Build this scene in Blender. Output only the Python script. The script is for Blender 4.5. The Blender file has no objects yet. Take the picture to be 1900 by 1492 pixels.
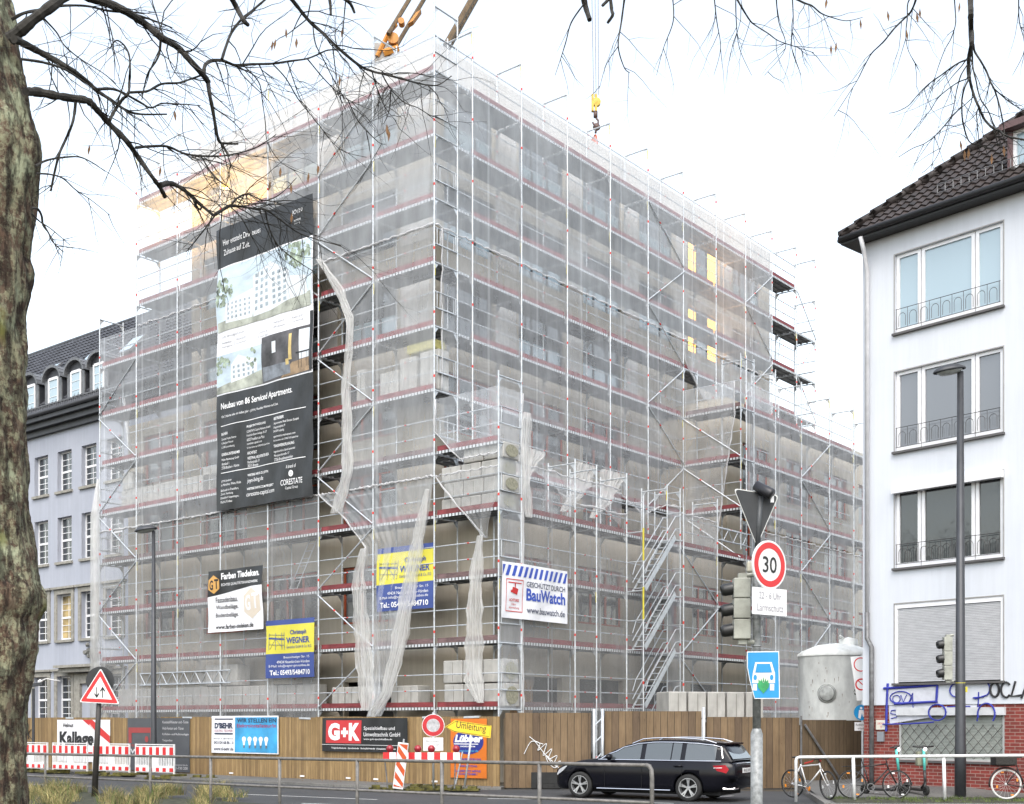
import bpy, bmesh, math, random
from mathutils import Vector, Matrix
R = math.radians
random.seed(7)
S = bpy.context.scene
COL = S.collection
# ------------------------------------------------------------------ camera, world, sun
EYE = 1.95
F = 2280.0                      # focal length in pixels of the 1900 px wide photograph
HOR = 1338.0                    # horizon row
cd = bpy.data.cameras.new('camera')
cam = bpy.data.objects.new('camera', cd); COL.objects.link(cam)
cam.location = (0, 0, EYE); cam.rotation_euler = (R(90), 0, 0)
cd.sensor_width = 36.0; cd.lens = 36.0 * F / 1900.0
cd.shift_y = (HOR - 746.0) / 1900.0
cd.clip_start = 0.1; cd.clip_end = 3000
S.camera = cam
SUN_EL, SUN_AZ = 52.0, 184.0   # thin overcast, the veiled sun high behind the camera
w = bpy.data.worlds.new('World'); S.world = w; w.use_nodes = True
nt = w.node_tree; bg = nt.nodes['Background']
sky = nt.nodes.new('ShaderNodeTexSky'); sky.sky_type = 'NISHITA'; sky.sun_disc = False
sky.sun_elevation = R(SUN_EL); sky.sun_rotation = R(SUN_AZ)
sky.air_density = 1.6; sky.dust_density = 2.5; sky.ozone_density = 1.0
hs = nt.nodes.new('ShaderNodeHueSaturation'); hs.inputs['Saturation'].default_value = .5   # a milky, overcast sky
nt.links.new(sky.outputs[0], hs.inputs['Color']); nt.links.new(hs.outputs[0], bg.inputs[0]); bg.inputs[1].default_value = 0.15
sd = bpy.data.lights.new('sun', 'SUN'); sun = bpy.data.objects.new('sun', sd); COL.objects.link(sun)
sd.energy = 0.6; sd.angle = R(35); sd.color = (1, .95, .88)
az, el = R(SUN_AZ), R(SUN_EL)
tosun = Vector((math.sin(az) * math.cos(el), math.cos(az) * math.cos(el), math.sin(el)))
sun.rotation_euler = tosun.to_track_quat('Z', 'Y').to_euler()
S.view_settings.view_transform = 'Standard'; S.view_settings.look = 'None'
S.view_settings.exposure = 1.36; S.view_settings.gamma = 1
S.cycles.transparent_max_bounces = 24
S.cycles.max_bounces = 6; S.cycles.diffuse_bounces = 3; S.cycles.glossy_bounces = 3
S.cycles.transmission_bounces = 4
S.cycles.caustics_reflective = False; S.cycles.caustics_refractive = False
S.cycles.sample_clamp_indirect = 6

# ------------------------------------------------------------------ helpers
def V(*a): return Vector(a)
def P(px, py, d):               # point seen at a pixel of the photograph, d metres away
    return V((px - 950) / F * d, d, EYE - (py - HOR) / F * d)

class MB:
    def __init__(s): s.v = []; s.f = []; s.m = []
    def face(s, pts, m=0):
        i = len(s.v); s.v += [tuple(p) for p in pts]; s.f.append(tuple(range(i, i + len(pts)))); s.m.append(m)
    def obox(s, o, a, b, c, m=0):
        o, a, b, c = Vector(o), Vector(a), Vector(b), Vector(c)
        if a.cross(b).dot(c) < 0: a, b = b, a
        i = len(s.v)
        s.v += [tuple(p) for p in (o, o+a, o+a+b, o+b, o+c, o+a+c, o+a+b+c, o+b+c)]
        for q in ((0,3,2,1), (4,5,6,7), (0,1,5,4), (1,2,6,5), (2,3,7,6), (3,0,4,7)):
            s.f.append(tuple(i + k for k in q)); s.m.append(m)
    def box(s, x0, x1, y0, y1, z0, z1, m=0):
        s.obox((x0, y0, z0), (x1-x0, 0, 0), (0, y1-y0, 0), (0, 0, z1-z0), m)
    def tube(s, pts, r, n=6, m=0, cap=True):
        pts = [Vector(p) for p in pts]; k = len(pts)
        rs = r if isinstance(r, (list, tuple)) else [r] * k
        i0 = len(s.v); a = None
        for j, p in enumerate(pts):
            d = (pts[min(j+1, k-1)] - pts[max(j-1, 0)])
            d = d.normalized() if d.length > 1e-9 else V(0, 0, 1)
            if a is None: a = d.cross(V(0, 0, 1) if abs(d.z) < .9 else V(1, 0, 0))
            a = a - d * a.dot(d)
            a = a.normalized() if a.length > 1e-6 else d.orthogonal().normalized()
            b = d.cross(a)
            for q in range(n):
                t = 2 * math.pi * q / n
                s.v.append(tuple(p + (a * math.cos(t) + b * math.sin(t)) * rs[j]))
        for j in range(k - 1):
            for q in range(n):
                A = i0 + j * n + q; B = i0 + j * n + (q + 1) % n
                s.f.append((A, B, B + n, A + n)); s.m.append(m)
        if cap:
            s.f.append(tuple(i0 + q for q in reversed(range(n)))); s.m.append(m)
            s.f.append(tuple(i0 + (k-1) * n + q for q in range(n))); s.m.append(m)
    def lathe(s, prof, o=(0,0,0), n=20, m=0, axis=(0,0,1), a0=0, a1=360):
        o = Vector(o); ax = Vector(axis).normalized(); u = ax.orthogonal().normalized(); w = ax.cross(u)
        full = abs(a1 - a0) >= 360; nn = n if full else n + 1; i0 = len(s.v)
        for r, z in prof:
            for q in range(nn):
                t = R(a0 + (a1 - a0) * q / n)
                s.v.append(tuple(o + ax * z + (u * math.cos(t) + w * math.sin(t)) * r))
        for j in range(len(prof) - 1):
            for q in range(n):
                A = i0 + j * nn + q; B = i0 + j * nn + (q + 1) % nn
                s.f.append((A, B, B + nn, A + nn)); s.m.append(m)
    def prism(s, poly, vec, m=0, m2=None):
        vec = Vector(vec); p = [Vector(q) for q in poly]; n = len(p)
        nrm = V(0,0,0)
        for i in range(n): nrm += p[i].cross(p[(i+1) % n])
        if nrm.dot(vec) > 0: p.reverse()
        s.face(p, m); s.face([q + vec for q in reversed(p)], m if m2 is None else m2)
        for i in range(n):
            a, b = p[i], p[(i+1) % n]; s.face((b, a, a + vec, b + vec), m if m2 is None else m2)
    def disc(s, c, ux, uz, r, n=24, m=0, rz=None):
        c, ux, uz = Vector(c), Vector(ux), Vector(uz); rz = r if rz is None else rz
        s.face([c + ux * r * math.cos(2*math.pi*k/n) + uz * rz * math.sin(2*math.pi*k/n) for k in range(n)], m)
    def ring(s, c, ux, uz, r0, r1, n=28, m=0):
        c, ux, uz = Vector(c), Vector(ux), Vector(uz)
        for k in range(n):
            t, q = 2*math.pi*k/n, 2*math.pi*(k+1)/n
            f = lambda r, t: c + ux * r * math.cos(t) + uz * r * math.sin(t)
            s.face((f(r0, t), f(r1, t), f(r1, q), f(r0, q)), m)
    def rect(s, x0, x1, z0, z1, y=0.0, m=0):
        s.face(((x0, y, z0), (x1, y, z0), (x1, y, z1), (x0, y, z1)), m)
    def text(s, st, x0, z0, w, h, y=0.0, m=0, bold=0.0, shear=0.0, rot=0.0, xf=None):
        vs, fs = glyphs(st, bold, shear)
        if not vs: return
        xa = min(v[0] for v in vs); xb = max(v[0] for v in vs); za = min(v[1] for v in vs); zb = max(v[1] for v in vs)
        sx = w / max(xb - xa, 1e-6); sz = h / max(zb - za, 1e-6)
        if w <= 0: sx = sz
        i = len(s.v); c, sn = math.cos(rot), math.sin(rot)
        for a, b in vs:
            lx, lz = (a - xa) * sx, (b - za) * sz
            p = V(x0 + lx * c - lz * sn, y, z0 + lx * sn + lz * c)
            s.v.append(tuple(xf(p) if xf else p))
        for f in fs: s.f.append(tuple(i + k for k in f)); s.m.append(m)
    def build(s, name, mats, parent=None, smooth=False, loc=None, rotz=None, bevel=0, xf=None):
        me = bpy.data.meshes.new(name)
        vs = s.v if xf is None else [tuple(xf(Vector(v))) for v in s.v]
        me.from_pydata(vs, [], s.f)
        mats = mats if isinstance(mats, (list, tuple)) else [mats]
        for q in mats: me.materials.append(q)
        if len(mats) > 1: me.polygons.foreach_set('material_index', [min(k, len(mats)-1) for k in s.m])
        if smooth: me.polygons.foreach_set('use_smooth', [True] * len(s.f))
        me.update()
        o = bpy.data.objects.new(name, me); COL.objects.link(o)
        if parent: o.parent = parent
        if loc is not None: o.location = loc
        if rotz is not None: o.rotation_euler = (0, 0, rotz)
        if bevel:
            b = o.modifiers.new('bevel', 'BEVEL'); b.width = bevel; b.segments = 2; b.limit_method = 'ANGLE'
        return o
_gl = {}
def glyphs(st, bold=0.0, shear=0.0):
    k = (st, bold, shear)
    if k not in _gl:
        cu = bpy.data.curves.new('t', 'FONT'); cu.body = st; cu.offset = bold; cu.shear = shear; cu.resolution_u = 3
        cu.fill_mode = 'FRONT'
        o = bpy.data.objects.new('t', cu); COL.objects.link(o)
        me = bpy.data.meshes.new_from_object(o)
        _gl[k] = ([(v.co.x, v.co.y) for v in me.vertices], [tuple(p.vertices) for p in me.polygons])
        bpy.data.meshes.remove(me); bpy.data.objects.remove(o); bpy.data.curves.remove(cu)
    return _gl[k]
def smooth(pts, n=6):
    out = []
    for i in range(len(pts)-1):
        p0, p1, p2, p3 = pts[max(i-1,0)], pts[i], pts[i+1], pts[min(i+2,len(pts)-1)]
        for k in range(n):
            t = k/n; out.append(0.5*((2*p1)+(p2-p0)*t+(2*p0-5*p1+4*p2-p3)*t*t+(3*p1-p0-3*p2+p3)*t**3))
    out.append(pts[-1]); return out
def tag(o, label=None, cat=None, group=None, kind=None):
    if label: o['label'] = label
    if cat: o['category'] = cat
    if group: o['group'] = group
    if kind: o['kind'] = kind
    return o
def thing(name, label, cat, loc=(0,0,0), rotz=0.0, group=None):
    o = bpy.data.objects.new(name, None); COL.objects.link(o); o.empty_display_size = .2
    o.location = loc; o.rotation_euler = (0, 0, rotz)
    return tag(o, label, cat, group)
def kids(o): return [c for c in bpy.data.objects if c.parent == o]
def dup(root, loc=None, rotz=None, label=None):
    def rec(o, par):
        c = o.copy(); COL.objects.link(c)
        if par: c.parent = par
        for q in tree[o]: rec(q, c)
        return c
    tree = {}
    def walk(o):
        tree[o] = kids(o)
        for q in tree[o]: walk(q)
    walk(root)
    r = rec(root, None)
    if loc is not None: r.location = loc
    if rotz is not None: r.rotation_euler = (0, 0, rotz)
    if label: r['label'] = label
    return r
def copy_part(o, loc, parent=None):
    c = o.copy(); COL.objects.link(c); c.location = loc
    if parent: c.parent = parent
    return c

# ------------------------------------------------------------------ materials
_m = {}
def nodes_of(name):
    m = bpy.data.materials.new(name); m.use_nodes = True
    return m, m.node_tree, m.node_tree.nodes['Principled BSDF']
def N(nt, t, **kw):
    n = nt.nodes.new(t)
    for k, v in kw.items():
        if hasattr(n, k): setattr(n, k, v)
    return n
def ramp(nt, fac, stops):
    r = nt.nodes.new('ShaderNodeValToRGB'); e = r.color_ramp.elements
    while len(e) < len(stops): e.new(.5)
    for q, (p, c) in zip(e, stops): q.position = p; q.color = (*c, 1) if len(c) == 3 else c
    nt.links.new(fac, r.inputs[0]); return r.outputs[0]
def coord(nt, sc=(1,1,1), kind='Object'):
    t = nt.nodes.new('ShaderNodeTexCoord'); mp = nt.nodes.new('ShaderNodeMapping'); mp.inputs['Scale'].default_value = sc
    nt.links.new(t.outputs[kind], mp.inputs[0]); return mp.outputs[0]
def noise(nt, vec, scale, detail=4, rough=.6):
    n = nt.nodes.new('ShaderNodeTexNoise'); n.inputs['Scale'].default_value = scale
    n.inputs['Detail'].default_value = detail; n.inputs['Roughness'].default_value = rough
    if vec is not None: nt.links.new(vec, n.inputs['Vector'])
    return n.outputs[0]
def mixc(nt, f, a, b, mode='MIX'):
    n = nt.nodes.new('ShaderNodeMix'); n.data_type = 'RGBA'; n.blend_type = mode
    for s, v in ((0, f), (6, a), (7, b)):
        if hasattr(v, 'links') or hasattr(v, 'is_linked'): nt.links.new(v, n.inputs[s])
        else: n.inputs[s].default_value = v if s == 0 else (*v, 1)
    return n.outputs[2]
def bump(nt, b, h, st=.3, dist=.02):
    n = nt.nodes.new('ShaderNodeBump'); n.inputs['Strength'].default_value = st; n.inputs['Distance'].default_value = dist
    nt.links.new(h, n.inputs['Height']); nt.links.new(n.outputs[0], b.inputs['Normal'])
def mat(name, c, rough=.6, metal=0, var=.12, sc=3.0, stretch=(1,1,1), bmp=0, coat=0, emit=None, es=0, spec=None):
    if name in _m: return _m[name]
    m, t, b = nodes_of(name)
    b.inputs['Roughness'].default_value = rough; b.inputs['Metallic'].default_value = metal
    if spec is not None: b.inputs['Specular IOR Level'].default_value = spec
    if coat: b.inputs['Coat Weight'].default_value = coat; b.inputs['Coat Roughness'].default_value = .03
    if var:
        v = noise(t, coord(t, stretch), sc, 5)
        lo = tuple(x * (1 - var * 1.6) for x in c); hi = tuple(min(1, x * (1 + var)) for x in c)
        t.links.new(ramp(t, v, [(.3, lo), (.7, hi)]), b.inputs['Base Color'])
        if bmp: bump(t, b, v, bmp)
    else: b.inputs['Base Color'].default_value = (*c, 1)
    if emit: b.inputs['Emission Color'].default_value = (*emit, 1); b.inputs['Emission Strength'].default_value = es
    _m[name] = m; return m
steel = mat('galvanised_steel', (.56, .59, .62), .42, .35, .15, 6)
steel_dark = mat('worn_steel', (.2, .2, .205), .5, .4, .25, 7)
rail_grey = mat('weathered_grey_pipe', (.17, .16, .15), .55, .1, .25, 9, (1,1,1), .2)
red_mark = mat('red_plastic_collar', (.62, .04, .03), .5)
yel_mark = mat('yellow_tape', (.6, .52, .04), .5)
toe_red = mat('dark_red_toe_board', (.21, .035, .04), .6, 0, .3, 5, (.6, 3, 3))
toe_brown = mat('worn_brown_toe_board', (.16, .10, .10), .7, 0, .3, 5, (.6, 3, 3))
deck_grey = mat('deck_metal', (.25, .255, .26), .6, .1, .2, 4, (.5, 6, 1))
white_p = mat('white_paint', (.78, .78, .79), .45, 0, .06)
white_frame = mat('white_window_frame', (.8, .8, .82), .4, 0, .04)
black_p = mat('black_print', (.018, .018, .02), .6, 0, 0)
white_t = mat('white_print', (.82, .82, .83), .6, 0, 0)
red_t = mat('red_print', (.55, .03, .03), .55, 0, 0)
blue_t = mat('blue_print', (.03, .06, .38), .55, 0, 0)
def deck_edge():
    m, t, b = nodes_of('perforated_deck_edge'); b.inputs['Roughness'].default_value = .4; b.inputs['Metallic'].default_value = .3
    c = coord(t, (1/.14, 1, 1)); sp = N(t, 'ShaderNodeSeparateXYZ'); t.links.new(c, sp.inputs[0])
    fr = N(t, 'ShaderNodeMath', operation='FRACT'); t.links.new(sp.outputs[0], fr.inputs[0])
    t.links.new(ramp(t, fr.outputs[0], [(.0, (.62,.64,.66)), (.6, (.62,.64,.66)), (.62, (.14,.14,.14)), (1, (.14,.14,.14))]), b.inputs['Base Color'])
    return m
deck_edge = deck_edge()
def plank_mat(name, cols, w=.13, axis=0, dirt=.35):
    m, t, b = nodes_of(name); b.inputs['Roughness'].default_value = .75
    c = coord(t); sp = N(t, 'ShaderNodeSeparateXYZ'); t.links.new(c, sp.inputs[0])
    d = N(t, 'ShaderNodeMath', operation='DIVIDE'); t.links.new(sp.outputs[axis], d.inputs[0]); d.inputs[1].default_value = w
    fl = N(t, 'ShaderNodeMath', operation='FLOOR'); t.links.new(d.outputs[0], fl.inputs[0])
    fr = N(t, 'ShaderNodeMath', operation='FRACT'); t.links.new(d.outputs[0], fr.inputs[0])
    wn = N(t, 'ShaderNodeTexWhiteNoise', noise_dimensions='1D'); t.links.new(fl.outputs[0], wn.inputs['W'])
    base = ramp(t, wn.outputs['Value'], [(0, cols[0]), (.5, cols[1]), (1, cols[2])])
    g = noise(t, coord(t, (14, 14, .9)), 2.2, 6, .7)
    grain = ramp(t, g, [(.3, (.55,.52,.5)), (.62, (1.0,1.0,1.0))])
    x = mixc(t, .75, base, grain, 'MULTIPLY')
    kn = noise(t, coord(t, (5, 5, 1.6)), 1.7, 3, .7)
    knc = ramp(t, kn, [(.64, (1,1,1)), (.74, (.35,.3,.27))])
    x = mixc(t, .8, x, knc, 'MULTIPLY')
    st = noise(t, coord(t, (.7, .7, .25)), 1.5, 4, .7)
    x = mixc(t, dirt, x, ramp(t, st, [(.35, (.35,.33,.3)), (.65, (1,1,1))]), 'MULTIPLY')
    gap = ramp(t, fr.outputs[0], [(0, (.05,.05,.05)), (.05, (1,1,1)), (.95, (1,1,1)), (1, (.05,.05,.05))])
    x = mixc(t, 1, x, gap, 'MULTIPLY')
    t.links.new(x, b.inputs['Base Color']); bump(t, b, gap, .5, .01); return m
hoard_a = plank_mat('yellow_pine_boards', [(.27,.175,.08), (.34,.225,.10), (.40,.275,.13)], .115, 0, .55)
hoard_b = plank_mat('brown_weathered_boards', [(.15,.10,.06), (.20,.135,.075), (.26,.175,.095)], .20, 0, .6)
hoard_c = plank_mat('dull_brown_boards', [(.135,.095,.055), (.155,.11,.065), (.175,.125,.075)], .13, 0, .5)
def net_mat(name, col, op, dv=.12, sc=1.0):
    m = bpy.data.materials.new(name); m.use_nodes = True; t = m.node_tree; t.nodes.clear()
    out = N(t, 'ShaderNodeOutputMaterial'); tr = N(t, 'ShaderNodeBsdfTransparent'); df = N(t, 'ShaderNodeBsdfDiffuse')
    tl = N(t, 'ShaderNodeBsdfTranslucent'); a = N(t, 'ShaderNodeMixShader'); mx = N(t, 'ShaderNodeMixShader')
    df.inputs[0].default_value = (*col, 1); tl.inputs[0].default_value = (*col, 1); a.inputs[0].default_value = .4
    t.links.new(df.outputs[0], a.inputs[1]); t.links.new(tl.outputs[0], a.inputs[2])
    v = noise(t, coord(t, (1.3*sc, 1.3*sc, .35*sc)), 1.6, 5, .65)
    v2 = noise(t, coord(t, (.35, .35, .3)), 1.3, 3, .6)
    ad = N(t, 'ShaderNodeMath', operation='ADD'); t.links.new(v, ad.inputs[0]); t.links.new(v2, ad.inputs[1])
    mr = N(t, 'ShaderNodeMapRange'); mr.inputs[1].default_value = .7; mr.inputs[2].default_value = 1.3
    mr.inputs[3].default_value = max(0, op - dv); mr.inputs[4].default_value = min(1, op + dv)
    t.links.new(ad.outputs[0], mr.inputs[0])
    sx = N(t, 'ShaderNodeSeparateXYZ'); t.links.new(coord(t, (1/2.6, 1, 1)), sx.inputs[0]); fr = N(t, 'ShaderNodeMath', operation='FRACT'); t.links.new(sx.outputs[0], fr.inputs[0])
    sm_ = ramp(t, fr.outputs[0], [(0, (.13,.13,.13)), (.035, (.13,.13,.13)), (.045, (0,0,0)), (1, (0,0,0))])     # overlap of two sheets
    a2 = N(t, 'ShaderNodeMath', operation='ADD'); t.links.new(mr.outputs[0], a2.inputs[0]); t.links.new(sm_, a2.inputs[1]); t.links.new(a2.outputs[0], mx.inputs[0])
    t.links.new(tr.outputs[0], mx.inputs[1]); t.links.new(a.outputs[0], mx.inputs[2]); t.links.new(mx.outputs[0], out.inputs[0])
    return m
net_top = net_mat('white_dust_net', (.90,.94,.99), .37, .1)  # white net, made whiter to stand in for glare over the top floors
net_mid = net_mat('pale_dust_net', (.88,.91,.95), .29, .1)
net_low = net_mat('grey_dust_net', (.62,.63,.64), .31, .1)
net_fold = net_mat('bunched_dust_net', (.84,.835,.82), .42, .2, 1.6)
net_roll = net_mat('rolled_net_hem', (.72,.72,.73), .75, .2, 3)
def render_wall(name, c, c2, sc=.5, streak=.16):
    m, t, b = nodes_of(name); b.inputs['Roughness'].default_value = .9
    v = noise(t, coord(t), sc, 6, .65); x = ramp(t, v, [(.3, c2), (.7, c)])
    st = noise(t, coord(t, (3.2, 3.2, .18)), 1.6, 5, .7)
    x = mixc(t, streak, x, ramp(t, st, [(.42, (.45,.43,.4)), (.6, (1,1,1))]), 'MULTIPLY')
    t.links.new(x, b.inputs['Base Color'])
    f = noise(t, coord(t), 40, 3); bump(t, b, f, .15, .01); return m
beige = render_wall('beige_base_coat', (.49,.44,.36), (.40,.36,.295))
panel_white = render_wall('pale_panel', (.62,.60,.57), (.54,.52,.5), .8, .15)
concrete = render_wall('raw_concrete', (.33,.32,.30), (.26,.25,.235), .9, .4)
def glass_mat(name, c=(.03,.035,.04), rough=.04, wav=.25, sc=2.0):
    m, t, b = nodes_of(name); b.inputs['Base Color'].default_value = (*c, 1); b.inputs['Roughness'].default_value = rough
    b.inputs['Specular IOR Level'].default_value = .9; b.inputs['Coat Weight'].default_value = .6; b.inputs['Coat Roughness'].default_value = .02
    if wav: bump(t, b, noise(t, coord(t), sc, 2), wav, .02)
    return m
glass = glass_mat('window_glass')
glass_sky = glass_mat('painted_sky_glass', (.34,.44,.5), .08, .1)  # pale blue base colour stands in for reflected sky
film = glass_mat('crinkled_film', (.11,.12,.13), .25, .9, 7)
dark = mat('dark_opening', (.02,.02,.022), .9, 0, .2)
foil_red = mat('red_frame', (.38,.075,.03), .5, 0, .1)
frame_grey = mat('grey_frame', (.1,.11,.12), .45, 0, .05)
lit_pane = mat('lamp_lit_pane', (.6,.45,.2), .5, 0, .2, 2, (1,1,.3), 0, 0, (1,.42,.06), 1.5)
# ------------------------------------------------------------------ frames of the site
DL = V(-.7771, .6294, 0); DR = V(.6294, .7771, 0)
C0 = V(-2.43, 38.4, 0)                 # outer corner standard of the tall scaffold
E0 = C0 - DL * 2.61                    # corner standard of the low front scaffold
AL = math.atan2(-.6294, .7771); AR = math.atan2(.7771, .6294)
def LF(u, y, z=0): return C0 - DL * u + DR * y + V(0, 0, z)     # left face: u to the right, y inwards
def RF(u, y, z=0): return C0 + DR * u + DL * y + V(0, 0, z)     # right face: u to the right, y inwards

# ------------------------------------------------------------------ ground
def asphalt(name, c, sc=30):
    m, t, b = nodes_of(name); b.inputs['Roughness'].default_value = .75
    f = noise(t, coord(t), sc, 3, .7); l = noise(t, coord(t), .35, 5, .65)
    x = ramp(t, f, [(.3, tuple(q*.75 for q in c)), (.7, tuple(q*1.25 for q in c))])
    x = mixc(t, .6, x, ramp(t, l, [(.35, (.5,.5,.5)), (.46, (.9,.9,.9)), (.65, (1.25,1.23,1.2))]), 'MULTIPLY')
    t.links.new(x, b.inputs['Base Color']); bump(t, b, f, .4, .01); return m
m_road = asphalt('worn_asphalt', (.045, .047, .05))
m_pave = asphalt('grey_footway', (.12, .118, .112), 18)
m_earth = asphalt('bare_earth', (.06, .05, .035), 8)
m_kerb = asphalt('kerb_stone', (.17, .165, .155), 25)
m_mark = asphalt('worn_road_paint', (.5, .5, .49), 20)
b = MB(); b.face(((-900,-300,-.02),(900,-300,-.02),(900,1500,-.02),(-900,1500,-.02)))
tag(b.build('ground', m_earth), kind='structure')
def sheet(name, pts, z, m, th=0):
    b = MB()
    if th: b.prism([(x, y, z) for x, y in pts], (0, 0, -th))
    else: b.face([(x, y, z) for x, y in pts])
    return tag(b.build(name, m), kind='structure')
# hoarding line on the ground
HL = [tuple(LF(u, -1.3))[:2] for u in (-31, -23, -9.84, -5.2, -4.05, .2)] + [(-1.8, 36.45), (-.36, 35.5)]
road = [(-60, 10), (60, 10), (60, 33.0), (9.0, 33.6), (4, 35.2), (-.3, 35.0), (-3.0, 35.3)] + [tuple(LF(u, -3.2))[:2] for u in (-1, -8, -16, -26)] + [(-60, 83)]
sheet('road', road, 0.0, m_road)
pv = [(-60, 83)] + [tuple(LF(u, -3.2))[:2] for u in (-26, -16, -8, -1)] + [(-3.0, 35.3), (-.3, 35.0), (-.2, 35.7), (-2.6, 38)] + [tuple(LF(u, -1.0))[:2] for u in (-1, -14, -28)] + [(-60, 88)]
sheet('pavement', pv, .06, m_pave, .1)
b = MB()
for i in range(6):
    a = V(*pv[i], 0); c = V(*pv[i+1], 0); d = (c - a).normalized(); n = V(-d.y, d.x, 0)
    b.obox(a - n * .0 + V(0,0,-.05), c - a, n * -.14, V(0,0,.125))
tag(b.build('kerb', m_kerb), kind='structure')
def mark(pts, z=.004):
    b = MB()
    for (x0,y0,x1,y1,w) in pts:
        a = V(x0,y0,z); c = V(x1,y1,z); n = (c-a).normalized().cross(V(0,0,1)) * w/2
        b.face((a-n, c-n, c+n, a+n))
    return tag(b.build('road_markings', m_mark), kind='structure')
def G(px, py): d = F * EYE / (py - HOR); return ((px-950)/F*d, d)
mark([(*G(60,1456), *G(170,1459), .12), (*G(452,1474), *G(700,1484), .10), (*G(905,1482), *G(1050,1484), .12), (*G(1140,1488), *G(1250,1491), .12), (*G(1305,1480), *G(1360,1477), .12), (*G(560,1491), *G(640,1494), .12)])
# right footway: rises to the house on the right
b = MB(); xs = [7.2, 9.5, 12, 15, 20, 30, 60]
rows = [(27.6, .10, 0), (29.9, .11, 0), (31.5, .17, .18), (34, .22, .2), (48, .3, .2)]
for i in range(len(xs)-1):
    for j in range(len(rows)-1):
        f = lambda i, j: V(xs[i] + (rows[j][0]-27.6)*(.12 if i == 0 else 0), rows[j][0], rows[j][1] + rows[j][2] * min(1.5, max(0, (xs[i]-9.5)/4)))
        b.face((f(i,j), f(i+1,j), f(i+1,j+1), f(i,j+1)))
tag(b.build('footway', m_pave), kind='structure')
b = MB(); b.obox((7.1, 27.45, -.05), (53, 0, 0), (0, .15, 0), (0, 0, .16)); b.obox((7.0, 27.55, -.05), (1.2, 8, 0), (.15, -.02, 0), (0, 0, .17))
tag(b.build('footway_kerb', m_kerb), kind='structure')
mossy = mat('mossy_soil', (.05, .052, .03), .95, 0, .5, 6, (1,1,1), .6)
sheet('verge', [(7.3, 27.65), (24, 27.65), (24, 29.7), (7.55, 29.6)], .112, mossy)
b = MB(); b.face(((-40, 20, -.01), (14, 8, .2), (14, 12, .22), (4, 18.5, .2), (-12.5, 33.0, .06), (-40, 56, .05)))
tag(b.build('median_strip', mossy), kind='structure')
b = MB()
MD = V(.745, -.667, 0)
b.obox(V(-21.5, 33.6, -.1), V(19, -17.0, .0), V(-.1, -.11, 0), V(0, 0, .24)); tag(b.build('median_kerb', m_kerb), kind='structure')

# ------------------------------------------------------------------ the apartment block under construction
WT = 1.35                                # wall plane behind the outer standards
SILL0, STO, WH = 5.32, 3.15, 1.98
TOPZ, PODZ, WINGZ, LOWZ = 24.3, 8.7, 15.2, 14.2
nb = thing('apartment_block', 'tall beige apartment block under construction inside netted scaffolding', 'building', C0)
def wall(mb, o, ux, u0, u1, z0, z1, holes, inward, dep=.22, m=0, mr=0):
    o, ux, inw = Vector(o), Vector(ux), Vector(inward)
    us = sorted({u0, u1, *[min(max(h[k], u0), u1) for h in holes for k in (0, 1)]})
    zs = sorted({z0, z1, *[min(max(h[k], z0), z1) for h in holes for k in (2, 3)]})
    p = lambda u, z, d=0: o + ux * u + V(0, 0, z) + inw * d
    for i in range(len(us)-1):
        for j in range(len(zs)-1):
            um, zm = (us[i]+us[i+1])/2, (zs[j]+zs[j+1])/2
            if any(h[0] < um < h[1] and h[2] < zm < h[3] for h in holes): continue
            mb.face((p(us[i], zs[j]), p(us[i+1], zs[j]), p(us[i+1], zs[j+1]), p(us[i], zs[j+1])), m)
    for a, c, e, g in holes:
        mb.face((p(a,e), p(c,e), p(c,e,dep), p(a,e,dep)), mr); mb.face((p(a,g), p(a,g,dep), p(c,g,dep), p(c,g)), mr)
        mb.face((p(a,e), p(a,e,dep), p(a,g,dep), p(a,g)), mr); mb.face((p(c,e), p(c,g), p(c,g,dep), p(c,e,dep)), mr)
LW = [(-5.64,-2.98), (-9.55,-6.9), (-13.43,-10.8), (-17.4,-14.7)]
RW = [(1.95,4.54), (5.92,8.67), (9.84,12.5), (13.74,16.4), (17.6,20.3), (21.5,24.2)]
rnd = random.Random(3)
wins = []                                # (face, u0, u1, z0, z1, row, y plane)
mb = MB()
lo = LF(0, WT) - C0; uL = -DL; inL = DR
ro = RF(0, WT) - C0; uR = DR; inR = DL
po = RF(0, WT - 2.61) - C0
rows = [SILL0 + STO * i for i in range(6)]
gl = [(-5.5,-3.1,.4,3.3), (-9.4,-7.0,.4,3.3), (-13.2,-11.0,.4,3.3)]
hl = [(a, c, z, z+WH) for a, c in LW[:3] for z in rows]
wall(mb, lo, uL, -14.2, -WT, 0, TOPZ, hl + gl, inL)
hw = [(a, c, z, z+WH) for a, c in LW[3:] for z in rows[:3]]
wall(mb, lo, uL, -18.5, -14.2, 0, LOWZ, hw, inL)
for h in hl + hw: wins.append(('L', *h, round((h[2]-SILL0)/STO), WT))
hr = [(a, c, z, z+WH) for k, (a, c) in enumerate(RW) for z in rows if z > (PODZ if k < 3 else WINGZ)]
hr += [(RW[0][0], RW[0][1], 9.0, 8.47+WH), (RW[1][0], RW[1][1], 9.0, 8.47+WH), (RW[2][0], RW[2][1], 9.0, 8.47+WH)]
wall(mb, ro, uR, WT, 25.1, PODZ-1, TOPZ, hr, inR)
for h in hr: wins.append(('R', *h, round((h[3]-WH-SILL0)/STO), WT))
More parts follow.
